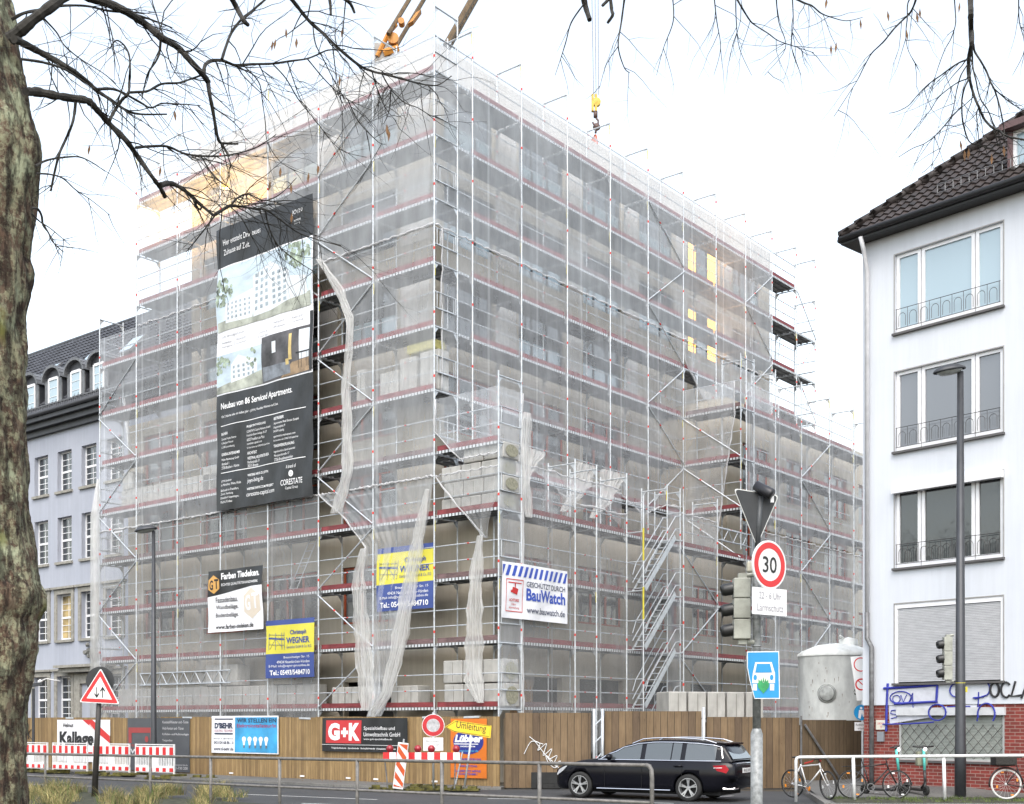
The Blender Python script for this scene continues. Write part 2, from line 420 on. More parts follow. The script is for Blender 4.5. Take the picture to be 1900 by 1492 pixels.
# left face of the podium, then its front; the wing's return and front
wall(mb, lo, uL, -WT, -WT+2.61, 0, PODZ, [], inL)
gp = [(2.2,5.0,.3,3.4), (6.0,8.7,.3,3.4), (9.9,12.4,.3,3.4), (13.4,15.4,.3,3.4)]
hp = [(a, c, SILL0, SILL0+WH) for a, c in RW[:3]] + [(13.5, 15.6, SILL0, SILL0+WH)]
WU = 14.94 + WT
wall(mb, po, uR, WT, WU, 0, PODZ, hp + gp, inR)
for h in hp: wins.append(('P', *h, 0, WT-2.61))
hq = [(a, c, z, z+WH) for a, c in ((17.6,20.0), (21.6,24.2), (25.5,28.1), (29.4,32)) for z in rows[:3]]
wall(mb, po, uR, WU, 34, 0, WINGZ, hq, inR)
for h in hq: wins.append(('P', *h, round((h[2]-SILL0)/STO), WT-2.61))
wall(mb, RF(WU, WT-2.61) - C0, DL, 0, 2.61, PODZ, WINGZ, [], DR)
nb_wall = mb.build('wall', [beige], nb)
mb = MB()
mb.obox(lo + uL*-14.2 - DR*.03 + V(0,0,23.2), uL*(14.2-WT-.0), DR*.028, V(0,0,TOPZ-23.2)); mb.build('parapet', [panel_white], nb)
mb = MB(); mb.obox(ro + uR*WT - DL*.03 + V(0,0,23.2), uR*(25.1-WT), DL*.028, V(0,0,TOPZ-23.2)); mb.build('parapet', [panel_white], nb)
# roofs and the unseen sides
mb = MB()
q = lambda u, y, z: RF(u, y, z) - C0
mb.face((q(WT,WT,TOPZ-.3), q(25.1,WT,TOPZ-.3), q(25.1,14.2,TOPZ-.3), q(WT,14.2,TOPZ-.3)))
mb.face((q(25.1,WT,0), q(25.1,14.2,0), q(25.1,14.2,TOPZ), q(25.1,WT,TOPZ)))
mb.face((q(25.1,14.2,0), q(WT,14.2,0), q(WT,14.2,TOPZ), q(25.1,14.2,TOPZ)))
for a, c in ((q(WT+.05,WT+.05,TOPZ), q(25.1,WT+.05,TOPZ)), (q(WT+.05,WT+.05,TOPZ), q(WT+.05,14.2,TOPZ))):
    d = (c-a); n = V(0,0,1).cross(d).normalized()
    mb.obox(a, d, n * .3 if (c-a).dot(DR) > 0 else -n * .3, V(0,0,.06))
mb.face((q(WT,WT-2.61,PODZ), q(WU,WT-2.61,PODZ), q(WU,WT,PODZ), q(WT,WT,PODZ)))
mb.face((q(WU,WT-2.61,WINGZ), q(34,WT-2.61,WINGZ), q(34,WT+4,WINGZ), q(WU,WT+4,WINGZ)))
mb.face((q(34,WT-2.61,0), q(34,WT+4,0), q(34,WT+4,WINGZ), q(34,WT-2.61,WINGZ)))
l = lambda u, y, z: LF(u, y, z) - C0
mb.face((l(-18.5,WT,LOWZ), l(-14.2,WT,LOWZ), l(-14.2,3.0,LOWZ), l(-18.5,3.0,LOWZ)))
mb.face((l(-18.5,WT,0), l(-18.5,3,0), l(-18.5,3,LOWZ), l(-18.5,WT,LOWZ)))
mb.build('roof', [concrete], nb)
# dark rooms behind every opening, so that nothing shows through
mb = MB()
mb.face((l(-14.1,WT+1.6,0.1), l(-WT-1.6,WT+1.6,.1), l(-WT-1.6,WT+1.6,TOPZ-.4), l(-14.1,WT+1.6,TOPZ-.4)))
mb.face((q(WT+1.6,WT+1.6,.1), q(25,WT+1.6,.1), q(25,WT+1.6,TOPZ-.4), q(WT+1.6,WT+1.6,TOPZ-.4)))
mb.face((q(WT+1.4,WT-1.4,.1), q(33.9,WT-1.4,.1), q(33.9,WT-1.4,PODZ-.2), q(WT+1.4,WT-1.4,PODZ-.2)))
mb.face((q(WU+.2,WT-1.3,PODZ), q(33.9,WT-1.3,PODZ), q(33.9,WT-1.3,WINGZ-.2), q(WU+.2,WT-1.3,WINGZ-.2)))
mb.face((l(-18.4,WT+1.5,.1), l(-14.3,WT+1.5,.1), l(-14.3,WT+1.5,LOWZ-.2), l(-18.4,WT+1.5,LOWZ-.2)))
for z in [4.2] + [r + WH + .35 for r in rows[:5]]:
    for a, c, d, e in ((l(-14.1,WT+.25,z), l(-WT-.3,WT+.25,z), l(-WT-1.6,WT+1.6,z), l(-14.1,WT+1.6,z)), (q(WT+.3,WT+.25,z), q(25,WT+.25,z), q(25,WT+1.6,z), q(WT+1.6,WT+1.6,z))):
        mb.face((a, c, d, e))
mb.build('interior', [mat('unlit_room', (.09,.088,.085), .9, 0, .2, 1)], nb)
# pale render panels between the upper windows, sitting 20 mm proud
for z in rows[3:]:
    for a, c in ((-2.75,-1.45), (-6.75,-5.85)): mb = MB(); mb.obox(l(a, WT-.02, z-.1), uL*(c-a), DR*.016, V(0,0,WH+.3)); mb.build('panel', [panel_white], nb)
    for a, c in ((4.75,5.75), (8.85,9.7), (12.65,13.6), (16.55,17.45), (20.45,21.35)): mb = MB(); mb.obox(q(a, WT-.02, z-.1), DR*(c-a), DL*.016, V(0,0,WH+.3)); mb.build('panel', [panel_white], nb)
# windows: frame > pane
def window(face, u0, u1, z0, z1, row, yp):
    o, ux, inw = {'L': (lo, uL, inL), 'R': (ro, uR, inR), 'P': (po, uR, inR)}[face]
    fm = foil_red if row <= 2 else frame_grey
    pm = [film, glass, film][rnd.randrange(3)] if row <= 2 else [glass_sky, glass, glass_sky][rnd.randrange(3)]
    w, h = u1-u0, z1-z0
    f = MB(); g = MB(); p = lambda u, z, d: o + ux*(u0+u) + inw*d + V(0,0,z0+z)
    T = .075; cuts = [0, w/3, 2*w/3, w]
    d0 = .12
    for a in cuts:
        a2 = min(max(a - T/2, 0), w - T); f.obox(p(a2, 0, d0), ux*T, inw*.07, V(0,0,h))
    for k in range(3):
        a, c = cuts[k], cuts[k+1]; a += T if k == 0 else T/2; c -= T if k == 2 else T/2
        for zz in (0, h-T): f.obox(p(a, zz, d0+.004), ux*(c-a), inw*.06, V(0,0,T))
        if row <= 2 and k != 1: f.obox(p(a, h*.68, d0+.004), ux*(c-a), inw*.06, V(0,0,.05))
        lit = face == 'R' and row >= 4 and 17 < u0 < 18.5 and k != 1
        hm = h*.47 if row > 2 else h-T  # upper floors: painted sky tone in the lower part, plain dark glass above
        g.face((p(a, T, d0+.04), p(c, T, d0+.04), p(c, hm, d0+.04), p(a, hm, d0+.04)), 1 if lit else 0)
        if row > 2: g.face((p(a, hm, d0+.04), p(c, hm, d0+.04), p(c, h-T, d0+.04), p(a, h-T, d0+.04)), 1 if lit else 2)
    fo = f.build('window', [fm], nb)
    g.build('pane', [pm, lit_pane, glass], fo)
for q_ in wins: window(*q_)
# ground floor: timber sheets and doors in the openings
osb = mat('chipboard', (.3,.19,.1), .8, 0, .25, 9)
mb = MB()
for a, c in ((2.3,3.5), (9.95,10.3), (11.9,12.2)):
    mb.obox(RF(a, WT-2.61+.1, .3) - C0, DR*(c-a), DL*.04, V(0,0,3.0))
mb.build('boarding', [osb], nb)
# ------------------------------------------------------------------ scaffolds
Z0 = 2.38
def L_(k): return Z0 + 2.0 * k
def frame_mb(ztop, zbase, kl, top=True, W=1.09):
    """one ladder of frames: outer and inner standard with transoms; local origin at the outer foot"""
    b = MB()
    for y in (0, W):
        b.tube([(0,y,zbase), (0,y,ztop)], .0255, 7, 0)
        if zbase < .5: b.box(-.08,.08,y-.08,y+.08,zbase,zbase+.012,0)
        z = zbase + .7
        while z < ztop - .2:
            if y == 0: b.tube([(0,y,z), (0,y,z+.08)], .031, 7, 1)
            z += 2.0
    for k in kl:
        z = L_(k)
        b.tube([(0,0,z-.08),(0,W,z-.08)], .026, 6, 0)
        for y, s in ((0,1),(W,-1)): b.face(((0,y,z-.34),(0,y+s*.2,z-.1),(0,y,z-.1)), 0)
        b.tube([(0,.01,z-.5),(0,.01,z-.16)], .029, 6, 2 if rnd.random() < .22 else 0)
    return b
def deck_mb(ln, W=1.09, lo=0, profile=True):
    b = MB(); y = .06
    n = 3; wp = (W-.14)/n
    for i in range(n):
        y0 = .07 + i * wp
        b.box(.04, ln-.04, y0+.012, y0+wp-.012, -.03, 0, 0)
        for yy in (y0+.012, y0+wp-.03): b.box(.04, ln-.04, yy, yy+.018, -.075, -.031, 0)
        for x in (.3, ln/2, ln-.35): b.box(x, x+.05, y0+.04, y0+wp-.04, -.06, -.031, 0)
    b.box(.04, ln-.04, .066, .078, -.085, .002, 1)
    return b
class Scaffold:
    def __init__(s, label, loc, rotz, us, kmax, kmin=0, zbase=0.0, group=None, skip=(), toe=None, inner_rail=False, topframe=True, zb=None):
        s.t = thing('scaffold', label, 'scaffold', loc, rotz, group); s.us = us
        n = len(us) - 1; cache = {}; s.bays = {}
        for i, u in enumerate(us):
            ks = [kmax[j] for j in (i-1, i) if 0 <= j < n]; km = max(ks)
            base = zb[i] if zb else zbase
            k0 = max(kmin, math.ceil((base - Z0) / 2.0 - .01))
            ztop = L_(km) + 2.06 if topframe else L_(km) + 1.15
            key = (km, base)
            o = frame_mb(ztop, base, list(range(k0, km + (2 if topframe else 1)))).build('standard_frame', [steel, red_mark, yel_mark], s.t)
            o.location = (u, 0, 0)
        for i in range(n):
            ln = us[i+1] - us[i]
            base = max(zb[i], zb[i+1]) if zb else zbase
            k0 = max(kmin, math.ceil((base - Z0) / 2.0 - .01))
            for k in range(k0, kmax[i] + 1):
                if (i, k) in skip: continue
                z = L_(k); key = round(ln, 2)
                if ('d', key) not in cache:
                    cache['d', key] = deck_mb(ln).build('deck', [deck_grey, deck_edge], s.t)
                    o = cache['d', key]
                else: o = copy_part(cache['d', key], (0,0,0))
                o.location = (us[i], 0, z)
                if s.us[i] > 25 and s.t.location.y < 39: continue
                tm = toe_brown if (toe and (i, k) in toe) else toe_red
                if ('t', key, tm.name) not in cache:
                    b = MB(); b.box(.05, ln-.05, .088, .115, .01, .165)
                    cache['t', key, tm.name] = b.build('toe_board', [tm], s.t); o = cache['t', key, tm.name]
                else: o = copy_part(cache['t', key, tm.name], (0,0,0))
                o.location = (us[i], 0, z)
                if ('g', key) not in cache:
                    b = MB()
                    for zz in (.52, 1.02):
                        b.tube([(.0,.075,zz),(ln,.075,zz)], .0185, 6, 0)
                        b.tube([(ln*.5,.075,zz),(ln*.5+.08,.075,zz)], .0205, 6, 1)
                    cache['g', key] = b.build('guard_rail', [steel, red_mark], s.t); o = cache['g', key]
                else: o = copy_part(cache['g', key], (0,0,0))
                o.location = (us[i], 0, z); s.bays[i, k] = o
    def brace(s, i, k, up=True, y=-.035):
        a, c = s.us[i], s.us[i+1]; b = MB(); z0, z1 = L_(k)+.02, L_(k+1)-.15
        p, q = ((a,y,z0),(c,y,z1)) if up else ((a,y,z1),(c,y,z0))
        b.tube([p, q], .024, 6, 0)
        P_, Q_ = Vector(p), Vector(q); b.tube([P_.lerp(Q_,.3), P_.lerp(Q_,.33)], .028, 6, 1)
        return b.build('brace', [steel, red_mark], s.t)
    def end_rails(s, u, ks, side):
        for k in ks:
            b = MB(); z = L_(k)
            for zz in (.52, 1.02): b.tube([(u,0,z+zz),(u,1.09,z+zz)], .0185, 6, 0)
            b.tube([(u+side*.03,.1,z+1.0),(u+side*.03,.1,z+.5),(u+side*.03,.98,z+.5),(u+side*.03,.98,z+1.0)], .014, 6, 0)
            b.build('end_rail', [steel], s.t)
rnd = random.Random(11)
usA = [-18.47, -15.92, -13.26, -10.645, -7.976, -5.335, -2.71, 0, 2.61]
kA = [7, 10, 10, 10, 10, 10, 10, 4]
skipA = set()
toeA = {(6,4), (5,4), (6,1), (7,2), (7,1), (0,3), (1,3), (4,8), (5,9), (5,8)}
sA = Scaffold('tall scaffold along the left face of the beige block, behind the banners', C0, AL, usA, kA, 0, 0, 'scaffolds round the beige block', toe=toeA)
for k in range(0, 10):
    sA.brace(5, k, k % 2 == 0 if k < 9 else True)
    if k < 7: sA.brace(0, k, k % 2 == 0)
sA.brace(4, 7, False)
sA.end_rails(-18.47, range(0,8), -1); sA.end_rails(2.61, range(0,5), 1); sA.end_rails(0, range(5,11), 1)
usB = [.0, 1.83, 4.38, 7.0, 9.7, 12.3, 14.94, 17.6, 20.2, 22.7, 25.2, 27.2]
kB = [10]*11
zbB = [PODZ]*7 + [WINGZ]*4 + [WINGZ]
zbB[0] = PODZ
skB = {(0, k) for k in range(0, 11)} | {(10, 10), (10, 8)}
sB = Scaffold('tall scaffold on the right face of the beige block, above the low one', C0, AR, usB[1:], kB[1:], 3, PODZ, 'scaffolds round the beige block', skip={(9,k) for k in (10,)}, zb=zbB[1:], toe={(7,k) for k in (8,9)} | {(2,8), (5,8), (6,7), (1,5)})
# narrow link bay at the corner: decks and end rails of the tall right scaffold
for k in range(4, 11):
    o = deck_mb(1.83 - 1.09).build('deck', [deck_grey, deck_edge], sB.t); o.location = (1.09, 0, L_(k))
    b = MB()
    for zz in (.52, 1.02): b.tube([(0,.028,L_(k)+zz),(1.83,.028,L_(k)+zz)], .0185, 6, 0)
    b.tube([(.95,.028,L_(k)+1.0),(.95,.028,L_(k)+.55),(.3,.028,L_(k)+.55),(.3,.028,L_(k)+1.0)], .014, 6, 0)
    b.build('end_rail', [steel], sB.t)
for k in range(4, 10):
    sB.brace(4, k, k % 2 == 0)
    if k >= 7: sB.brace(7, k, k % 2 == 1); sB.brace(9, k, k % 2 == 0)
sB.end_rails(27.2, (7,8,9), 1)
# low front scaffold with the stair tower
usD = [1.09, 3.88, 5.09, 6.88, 9.49, 10.38, 13.1, 15.4]
sD = Scaffold('low front scaffold with metal stairs, behind the security banner', E0, AR, usD, [3]*7, 0, 0, 'scaffolds round the beige block', toe={(0,0),(3,2)}, skip={(0,k) for k in ()})
for k in range(0, 3): sD.brace(5, k, k % 2 == 1)
stair_m = mat('stair_aluminium', (.5,.53,.56), .45, .3, .1, 5)
for k in range(0, 4):
    b = MB(); z0, z1 = (L_(k-1) if k else .15), L_(k); u0, u1 = 7.15, 9.1
    for y in (-.62, -.1):
        b.obox((u0, y, z0), (u1-u0, 0, z1-z0), (0, .03, 0), (-.10, 0, .14) if y < -.3 else (-.04, 0, .05))
        a = V(u1-u0, 0, z1-z0)
        for h in (.55, 1.0): b.tube([V(u0-.05,y,z0+h*.6), V(u0+.15,y,z0+h), V(u0+.15,y,z0+h)+a*.9, V(u0+.45,y,z0+h+.05)+a*.9], .018, 6, 0)
    for i in range(9):
        t = (i+.5)/9; b.box(u0+(u1-u0)*t-.1, u0+(u1-u0)*t+.1, -.57, -.1, z0+(z1-z0)*t, z0+(z1-z0)*t+.03, 0)
    b.box(u1-.1, 9.49, -.6, .0, z1-.05, z1, 0)
    b.build('stair_flight', [stair_m], sD.t)
b = MB()
for u in (6.88, 9.49):
    b.tube([(u,-.68,0),(u,-.68,9.6)], .0255, 7, 0)
    for k in range(0, 4): b.tube([(u,-.68,L_(k)),(u,0,L_(k))], .022, 6, 0); b.tube([(u,-.68,L_(k)+1),(u,0,L_(k)+1)], .018, 6, 0)
    for z in (1.2, 3.2, 5.4, 7.4): b.tube([(u,-.68,z),(u,-.68,z+1.1 if u < 7 and z > 5 else z+.1)], .032, 7, 2 if u < 7 and z > 5 else 1)
b.build('stair_standard', [steel, red_mark, yel_mark], sD.t)
# wing scaffold and its return
usF = [15.4, 17.9, 20.3, 23.1, 25.7, 28.3]
sF = Scaffold('mid height scaffold on the right wing of the beige block, behind the silo', E0, AR, usF, [6]*5, 0, 0, 'scaffolds round the beige block', toe={(1,1),(2,1)})
for k in range(0, 6): sF.brace(2, k, k % 2 == 1)
sG = Scaffold('short scaffold return at the inner corner of the beige block, partly unveiled', C0 + DR*14.94, AL, [0.0, 2.61], [6], 3, PODZ, 'scaffolds round the beige block', toe={(0,6)})
for k in (3, 4, 5): sG.brace(0, k, False)
# lattice girders lashed to the scaffolds
def girder(label, loc, rotz, ln, h=.45):
    b = MB()
    for z in (0, h): b.tube([(0,0,z),(ln,0,z)], .024, 6)
    n = int(ln/.35)
    for i in range(n): b.tube([(i*ln/n,0,0 if i%2 else h),((i+1)*ln/n,0,h if i%2 else 0)], .016, 5)
    o = b.build('lattice_girder', [stair_m]); o.location = loc; o.rotation_euler = (0,0,rotz)
    return tag(o, label, 'girder')
girder('long aluminium lattice girder lashed low across the left scaffold', LF(-15.6, -.05, 3.35), AL, 5.6)
girder('aluminium lattice girder at the top of the low front scaffold, by the inner corner', RF(13.2, -2.6, 8.9), AR, 2.3)
# access ladders standing on the decks
def ladder(label, p, q, rotz=AL):
    b = MB(); p, q = Vector(p), Vector(q); s = V(.19, 0, 0)
    for e in (-1, 1): b.tube([p+s*e, q+s*e], .02, 6)
    n = int((q-p).length/.28)
    for i in range(1, n): c = p.lerp(q, i/n); b.tube([c-s, c+s], .012, 5)
    o = b.build('ladder', [stair_m]); o.location = C0; o.rotation_euler = (0,0,rotz); return tag(o, label, 'ladder')
ladder('aluminium ladder leaning behind the small tilted banner on the left scaffold', (-7.4,.55,L_(2)), (-6.2,.75,L_(3)+.3))
ladder('aluminium ladder below the lower yellow and blue banner', (-6.9,.55,L_(0)), (-6.2,.75,L_(1)+.2))
ladder('aluminium ladder near the top of the left scaffold', (-5.9,.5,L_(8)), (-5.1,.75,L_(9)+.1))
ladder('thin ladder on the far right end of the tall scaffold', (24.0,.5,L_(8)), (24.9,.75,L_(9)+.1), AR)
# rolled up tarpaulin and an added lamp for the warm glow below the top deck
wl = thing('added_glow_lamp', 'added warm lamp making the orange glow under the top deck, far left of the scaffold', 'lamp', LF(-10.9, .45, L_(9)+1.35), AL)
b = MB(); b.lathe([(.05,0),(.16,.1),(.17,.12)], (0,0,0), 12); b.build('housing', [yel_mark], wl)
b = MB(); b.lathe([(.0,.0),(.14,.0)], (0,0,-.02), 12); b.build('bulb', [mat('glowing_lamp', (1,.8,.5), .5, 0, 0, emit=(1,.66,.3), es=3)], wl)
for (u, z, e) in ((-9.6, L_(9)+.9, 60), (-11.8, L_(9)+.9, 70), (-14.6, L_(9)+.9, 60)):  # added point lights spread the warm glow; no lamp bodies of their own
    ld = bpy.data.lights.new('added_glow_light', 'POINT'); ld.energy = e; ld.color = (1, .56, .16); ld.shadow_soft_size = .5
    lo_ = bpy.data.objects.new('added_glow_light', ld); COL.objects.link(lo_); lo_.location = LF(u, .75, z)
# ------------------------------------------------------------------ dust nets
rn = random.Random(21)
def fold(u, z, s): return .035*math.sin(u*5.1+s) * math.sin(z*.9+s*2) + .02*math.sin(u*13.7+z*.5+s*3) + .018*math.sin(u*2.3-z*2.2+s)
def net(label, fr, ua, ub, za, zb, m, y=.012, lft=None, rgt=None, hem=None, bot=None, du=.18, dz=.32, group=None, posts=None, bulge=.02):
    """a hung sheet; lft / rgt / bot give bent edges; hem rolls the listed edges"""
    loc, rz = fr; b = MB(); seed = rn.uniform(0, 9)
    nu = max(2, int((ub-ua)/du)); nz = max(2, int((zb-za)/dz))
    g = []
    for j in range(nz+1):
        row = []
        for i in range(nu+1):
            s, t = i/nu, j/nz
            zlo = za
            if bot: zlo = za + bot(ua+(ub-ua)*s)
            z = zlo + (zb-zlo)*t
            a = lft(z) if lft else ua; c = rgt(z) if rgt else ub
            u = a + (c-a)*s
            comp = (ub-ua)/max(.2, c-a)
            yy = y + fold(ua+(ub-ua)*s, z, seed)*min(3, .38*comp)
            edge = min(t, 1-t)
            if edge < .04: yy += .03*math.sin(u*19+seed)
            row.append((u, yy - bulge*math.sin(math.pi*((u/2.64) % 1))*min(1, edge*6), z))
        g.append(row)
    n0 = len(b.v)
    for r in g: b.v += r
    w_ = nu+1
    for j in range(nz):
        for i in range(nu):
            A = n0 + j*w_ + i; b.f.append((A, A+1, A+1+w_, A+w_)); b.m.append(0)
    o = b.build('dust_net', [m], None, True); o.location = loc; o.rotation_euler = (0,0,rz)
    tag(o, label, 'net', group)
    for e in (hem or ''):
        if e in 'tb': pts = g[0] if e == 'b' else g[-1]
        else: pts = [r[0] for r in g] if e == 'l' else [r[-1] for r in g]
        h = MB(); pp = [V(x + rn.uniform(-.02,.02), yy-.02 + rn.uniform(-.02,.02), z + rn.uniform(-.035,.03)) for x, yy, z in pts]
        h.tube(pp, [.014 + rn.random()*.026 for _ in pp], 6); h.build('hem', [net_roll], o, True)
    return o
FA, FB, FD = (C0, AL), (C0, AR), (E0, AR)
FGR = (C0 + DR*14.94, AL)
S2, S3 = 17.5, 9.62                       # the seams between the tiers
grp = 'dust nets over the scaffolds'
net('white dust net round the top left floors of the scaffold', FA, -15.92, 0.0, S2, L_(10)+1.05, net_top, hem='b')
def gap_l(z):                             # left edge of the middle net: drawn aside in one bay
    pts = [(9.6,-4.45),(10.2,-4.1),(11,-4.05),(13,-3.98),(15,-3.75),(16.2,-4.25),(17.5,-5.3)]
    for (a, u), (c, v) in zip(pts, pts[1:]):
        if z <= c: return u + (v-u)*max(0, (z-a)/(c-a))
    return -5.3
net('dust net from the big black banner to the left end, middle floors', FA, -18.47, -10.7, S3, S2, net_mid, hem='b', bot=None)
net('pale dust net drawn aside beside the big banner, middle floors', FA, -5.3, 0.0, S3, S2, net_mid, lft=gap_l, hem='lbt')
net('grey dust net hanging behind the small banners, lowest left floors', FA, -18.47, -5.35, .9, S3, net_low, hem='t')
def gl2(z):
    pts = [(2.1,-2.95),(2.6,-2.8),(4,-3.2),(6,-3.3),(7.6,-3.0),(8.6,-3.9),(9.62,-5.3)]
    for (a, u), (c, v) in zip(pts, pts[1:]):
        if z <= c: return u + (v-u)*max(0, (z-a)/(c-a))
    return -5.3
def gr2(z):
    pts = [(2.1,-2.3),(3.0,-1.75),(4.5,-1.3),(6.5,-.85),(8.4,-.25),(9.62,-.02)]
    for (a, u), (c, v) in zip(pts, pts[1:]):
        if z <= c: return u + (v-u)*max(0, (z-a)/(c-a))
    return 0
net('loose dust net gathered like a curtain beside the upper blue and yellow banner', FA, -5.3, 0.0, 2.1, S3, net_mid, lft=gl2, rgt=gr2, hem='lt', du=.06)
def drape(label, fr, path, ws, y=-.06, n=7, dep=.09, m=net_fold):
    b = MB(); K = 10 * n; g = []; ph = rn.uniform(0, 6); steps = 36
    for j in range(steps+1):
        t = j/steps*(len(path)-1); i = min(int(t), len(path)-2); f = t-i
        u = path[i][0]*(1-f)+path[i+1][0]*f; z = path[i][1]*(1-f)+path[i+1][1]*f; w_ = (ws[i]*(1-f)+ws[i+1]*f)*(1+.13*math.sin(z*5.3+ph)+.08*math.sin(z*12.1))
        g.append([(u + (k/K-.5)*w_, y - dep*abs(math.sin(math.pi*n*k/K + ph + z*.25)) - .02*math.sin(z*3+k), z) for k in range(K+1)])
    for r in g: b.v += r
    for j in range(steps):
        for k in range(K):
            A = j*(K+1)+k; b.f.append((A, A+1, A+K+2, A+K+1)); b.m.append(0)
    o = b.build('dust_net', [m], None, True); o.location = fr[0]; o.rotation_euler = (0,0,fr[1])
    return tag(o, label, 'net', grp)
drape('bunched net tail hanging down the open bay beside the big banner', FA, [(-4.35,8.9),(-3.75,10.2),(-3.85,13),(-3.65,15.2),(-4.2,16.3),(-5.2,17.6)], [.5,.5,.42,.34,.4,.2], n=5)
drape('net tail tied up and hanging beside the tall open bay, lower floors', FA, [(-2.9,2.3),(-2.95,3.5),(-3.2,5.5),(-3.25,6.8),(-3.05,7.6)], [.55,.8,.65,.5,.2], n=6)
drape('net tail swept across the upper blue and yellow banner', FA, [(-2.75,2.0),(-2.0,2.8),(-1.55,4),(-1.05,6),(-.62,7.6),(-.2,9.2)], [.4,.55,.7,.65,.5,.15], n=6)
def gl3(z): return 0.05 + max(0, (9.55 - z)) * .95
def gr3(z): return 2.6 - max(0, 8.9 - z) * .4
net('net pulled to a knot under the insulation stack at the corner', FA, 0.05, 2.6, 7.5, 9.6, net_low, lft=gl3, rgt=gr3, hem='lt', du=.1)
drape('long bunched net hanging from the knot at the scaffold corner', FA, [(2.0,2.5),(1.75,3.2),(1.75,5),(1.8,6.5),(1.98,7.55)], [.25,.75,.65,.5,.16], n=6)
def bl4(u): return 2.05 - 1.95*max(0, min(1, 1-(u-.05)/1.0))*0 - 0
net('net slung across the upper deck of the corner bay', FA, .05, 2.6, 10.0, 12.0, net_mid, lft=lambda z: .05 if z > 11.0 else .05 + (11.0-z)*1.0, hem='lb', du=.12)
# end of the corner bay and the front of the low scaffold
net('narrow dust net on the end frame of the corner bay', FD, 0.0, 1.12, 2.3, 12.0, net_mid, hem='r')
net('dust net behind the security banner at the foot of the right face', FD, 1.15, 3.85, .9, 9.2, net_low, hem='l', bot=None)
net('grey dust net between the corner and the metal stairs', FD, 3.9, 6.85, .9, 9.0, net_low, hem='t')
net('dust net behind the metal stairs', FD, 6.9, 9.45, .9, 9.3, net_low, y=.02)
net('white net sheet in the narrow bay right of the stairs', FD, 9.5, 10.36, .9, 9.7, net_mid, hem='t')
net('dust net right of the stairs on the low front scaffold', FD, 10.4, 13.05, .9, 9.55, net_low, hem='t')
net('dust net on the right wing, lower floors', FD, 15.9, 28.3, .9, S3, net_mid, hem='t')
net('dust net on the right wing, upper floors', FD, 15.4, 28.3, S3+.1, L_(6)+1.05, net_mid)
drape('crumpled net tail at the foot of the tall right scaffold', FD, [(1.3,8.2),(1.2,9.2),(1.15,10.4),(1.25,11.4)], [.3,.4,.5,.3], n=4)
# tall right scaffold
net('white dust net over the top floors of the right face', FB, 1.83, 22.7, S2, L_(10)+1.05, net_top, hem='b')
net('white dust net round the corner of the top floors', FB, 0.0, 1.83, S2, L_(10)+1.05, net_top, hem='b')
net('dust net over the middle floors of the corner', FB, .35, 1.83, 12.3, S2-.05, net_mid, hem='l')
net('pale dust net over the middle floors of the right face', FB, 1.83, 14.9, 10.2, S2-.1, net_mid, hem='b', bot=lambda u: .75*abs(math.sin((u-1.8)*.62))-.3)
net('pale dust net above the right wing', FB, 15.7, 22.7, 15.4, S2-.1, net_top, lft=lambda z: 15.0 if z > 16.6 else 15.0 + (16.6-z)*1.3, hem='l')
net('net sagging from the low front scaffold towards the terrace', FD, 1.2, 6.9, 8.6, 9.9, net_mid, y=.25, hem='t', bot=lambda u: -.5*math.sin((u-1.2)*1.1))
net('net stretched over the scaffold return at the inner corner', FGR, .05, 2.0, 8.6, L_(6)+1.0, net_mid, rgt=lambda z: 2.35 if z > 14 else 2.35 - (14-z)*.17, hem='r')
for (u, lbl) in ((4.0,'left'), (7.2,'middle'), (9.0,'right')):
    drape('fanned net folds tied above the low front scaffold, %s one' % lbl, FB, [(u-.9,9.3),(u-.1,10.0),(u+.5,11.2)], [.25,.8,1.5], y=-.25, n=6, dep=.1)

# ------------------------------------------------------------------ banners on the scaffold
vinyl_black = mat('black_vinyl', (.02,.021,.023), .42, 0, .35, 2.4, (1,1,.5), .55)
vinyl_white = mat('white_vinyl', (.8,.8,.83), .45, 0, .07, 3, (1,1,1), .25)
def billow(amp, s=0): return lambda p: V(p.x, p.y - amp*(.5*math.sin(p.x*2.1+s)+.3*math.sin(p.z*2.7+s*2)+.35*math.sin(p.x*1.1+p.z*1.9+s)+.28*math.sin(p.x*4.3-p.z*3.1+s*3)), p.z)
def cloth(mb, x0, x1, z0, z1, m=0, y=0.0, st=.12):
    nx = max(1, int((x1-x0)/st)); nz = max(1, int((z1-z0)/st)); i0 = len(mb.v)
    for j in range(nz+1):
        for i in range(nx+1): mb.v.append((x0+(x1-x0)*i/nx, y, z0+(z1-z0)*j/nz))
    for j in range(nz):
        for i in range(nx):
            A = i0+j*(nx+1)+i; mb.f.append((A, A+1, A+nx+2, A+nx+1)); mb.m.append(m)
def banner(label, loc, rotz, name='banner'): return thing(name, label, 'banner', loc, rotz)
def bpart(t, name, mats, fn, y, xf):
    b = MB(); fn(b, y); o = b.build(name, mats, t); bm = bmesh.new(); bm.from_mesh(o.data)
    bmesh.ops.remove_doubles(bm, verts=bm.verts, dist=1e-5)
    for _ in range(5):                     # fine enough to follow the billows of the cloth
        es = [e for e in bm.edges if e.calc_length() > .2]
        if not es: break
        bmesh.ops.subdivide_edges(bm, edges=es, cuts=1, use_grid_fill=True); bmesh.ops.triangulate(bm, faces=[f for f in bm.faces if len(f.verts) > 4])
    for v in bm.verts: v.co = xf(v.co)
    bm.to_mesh(o.data); bm.free(); return o
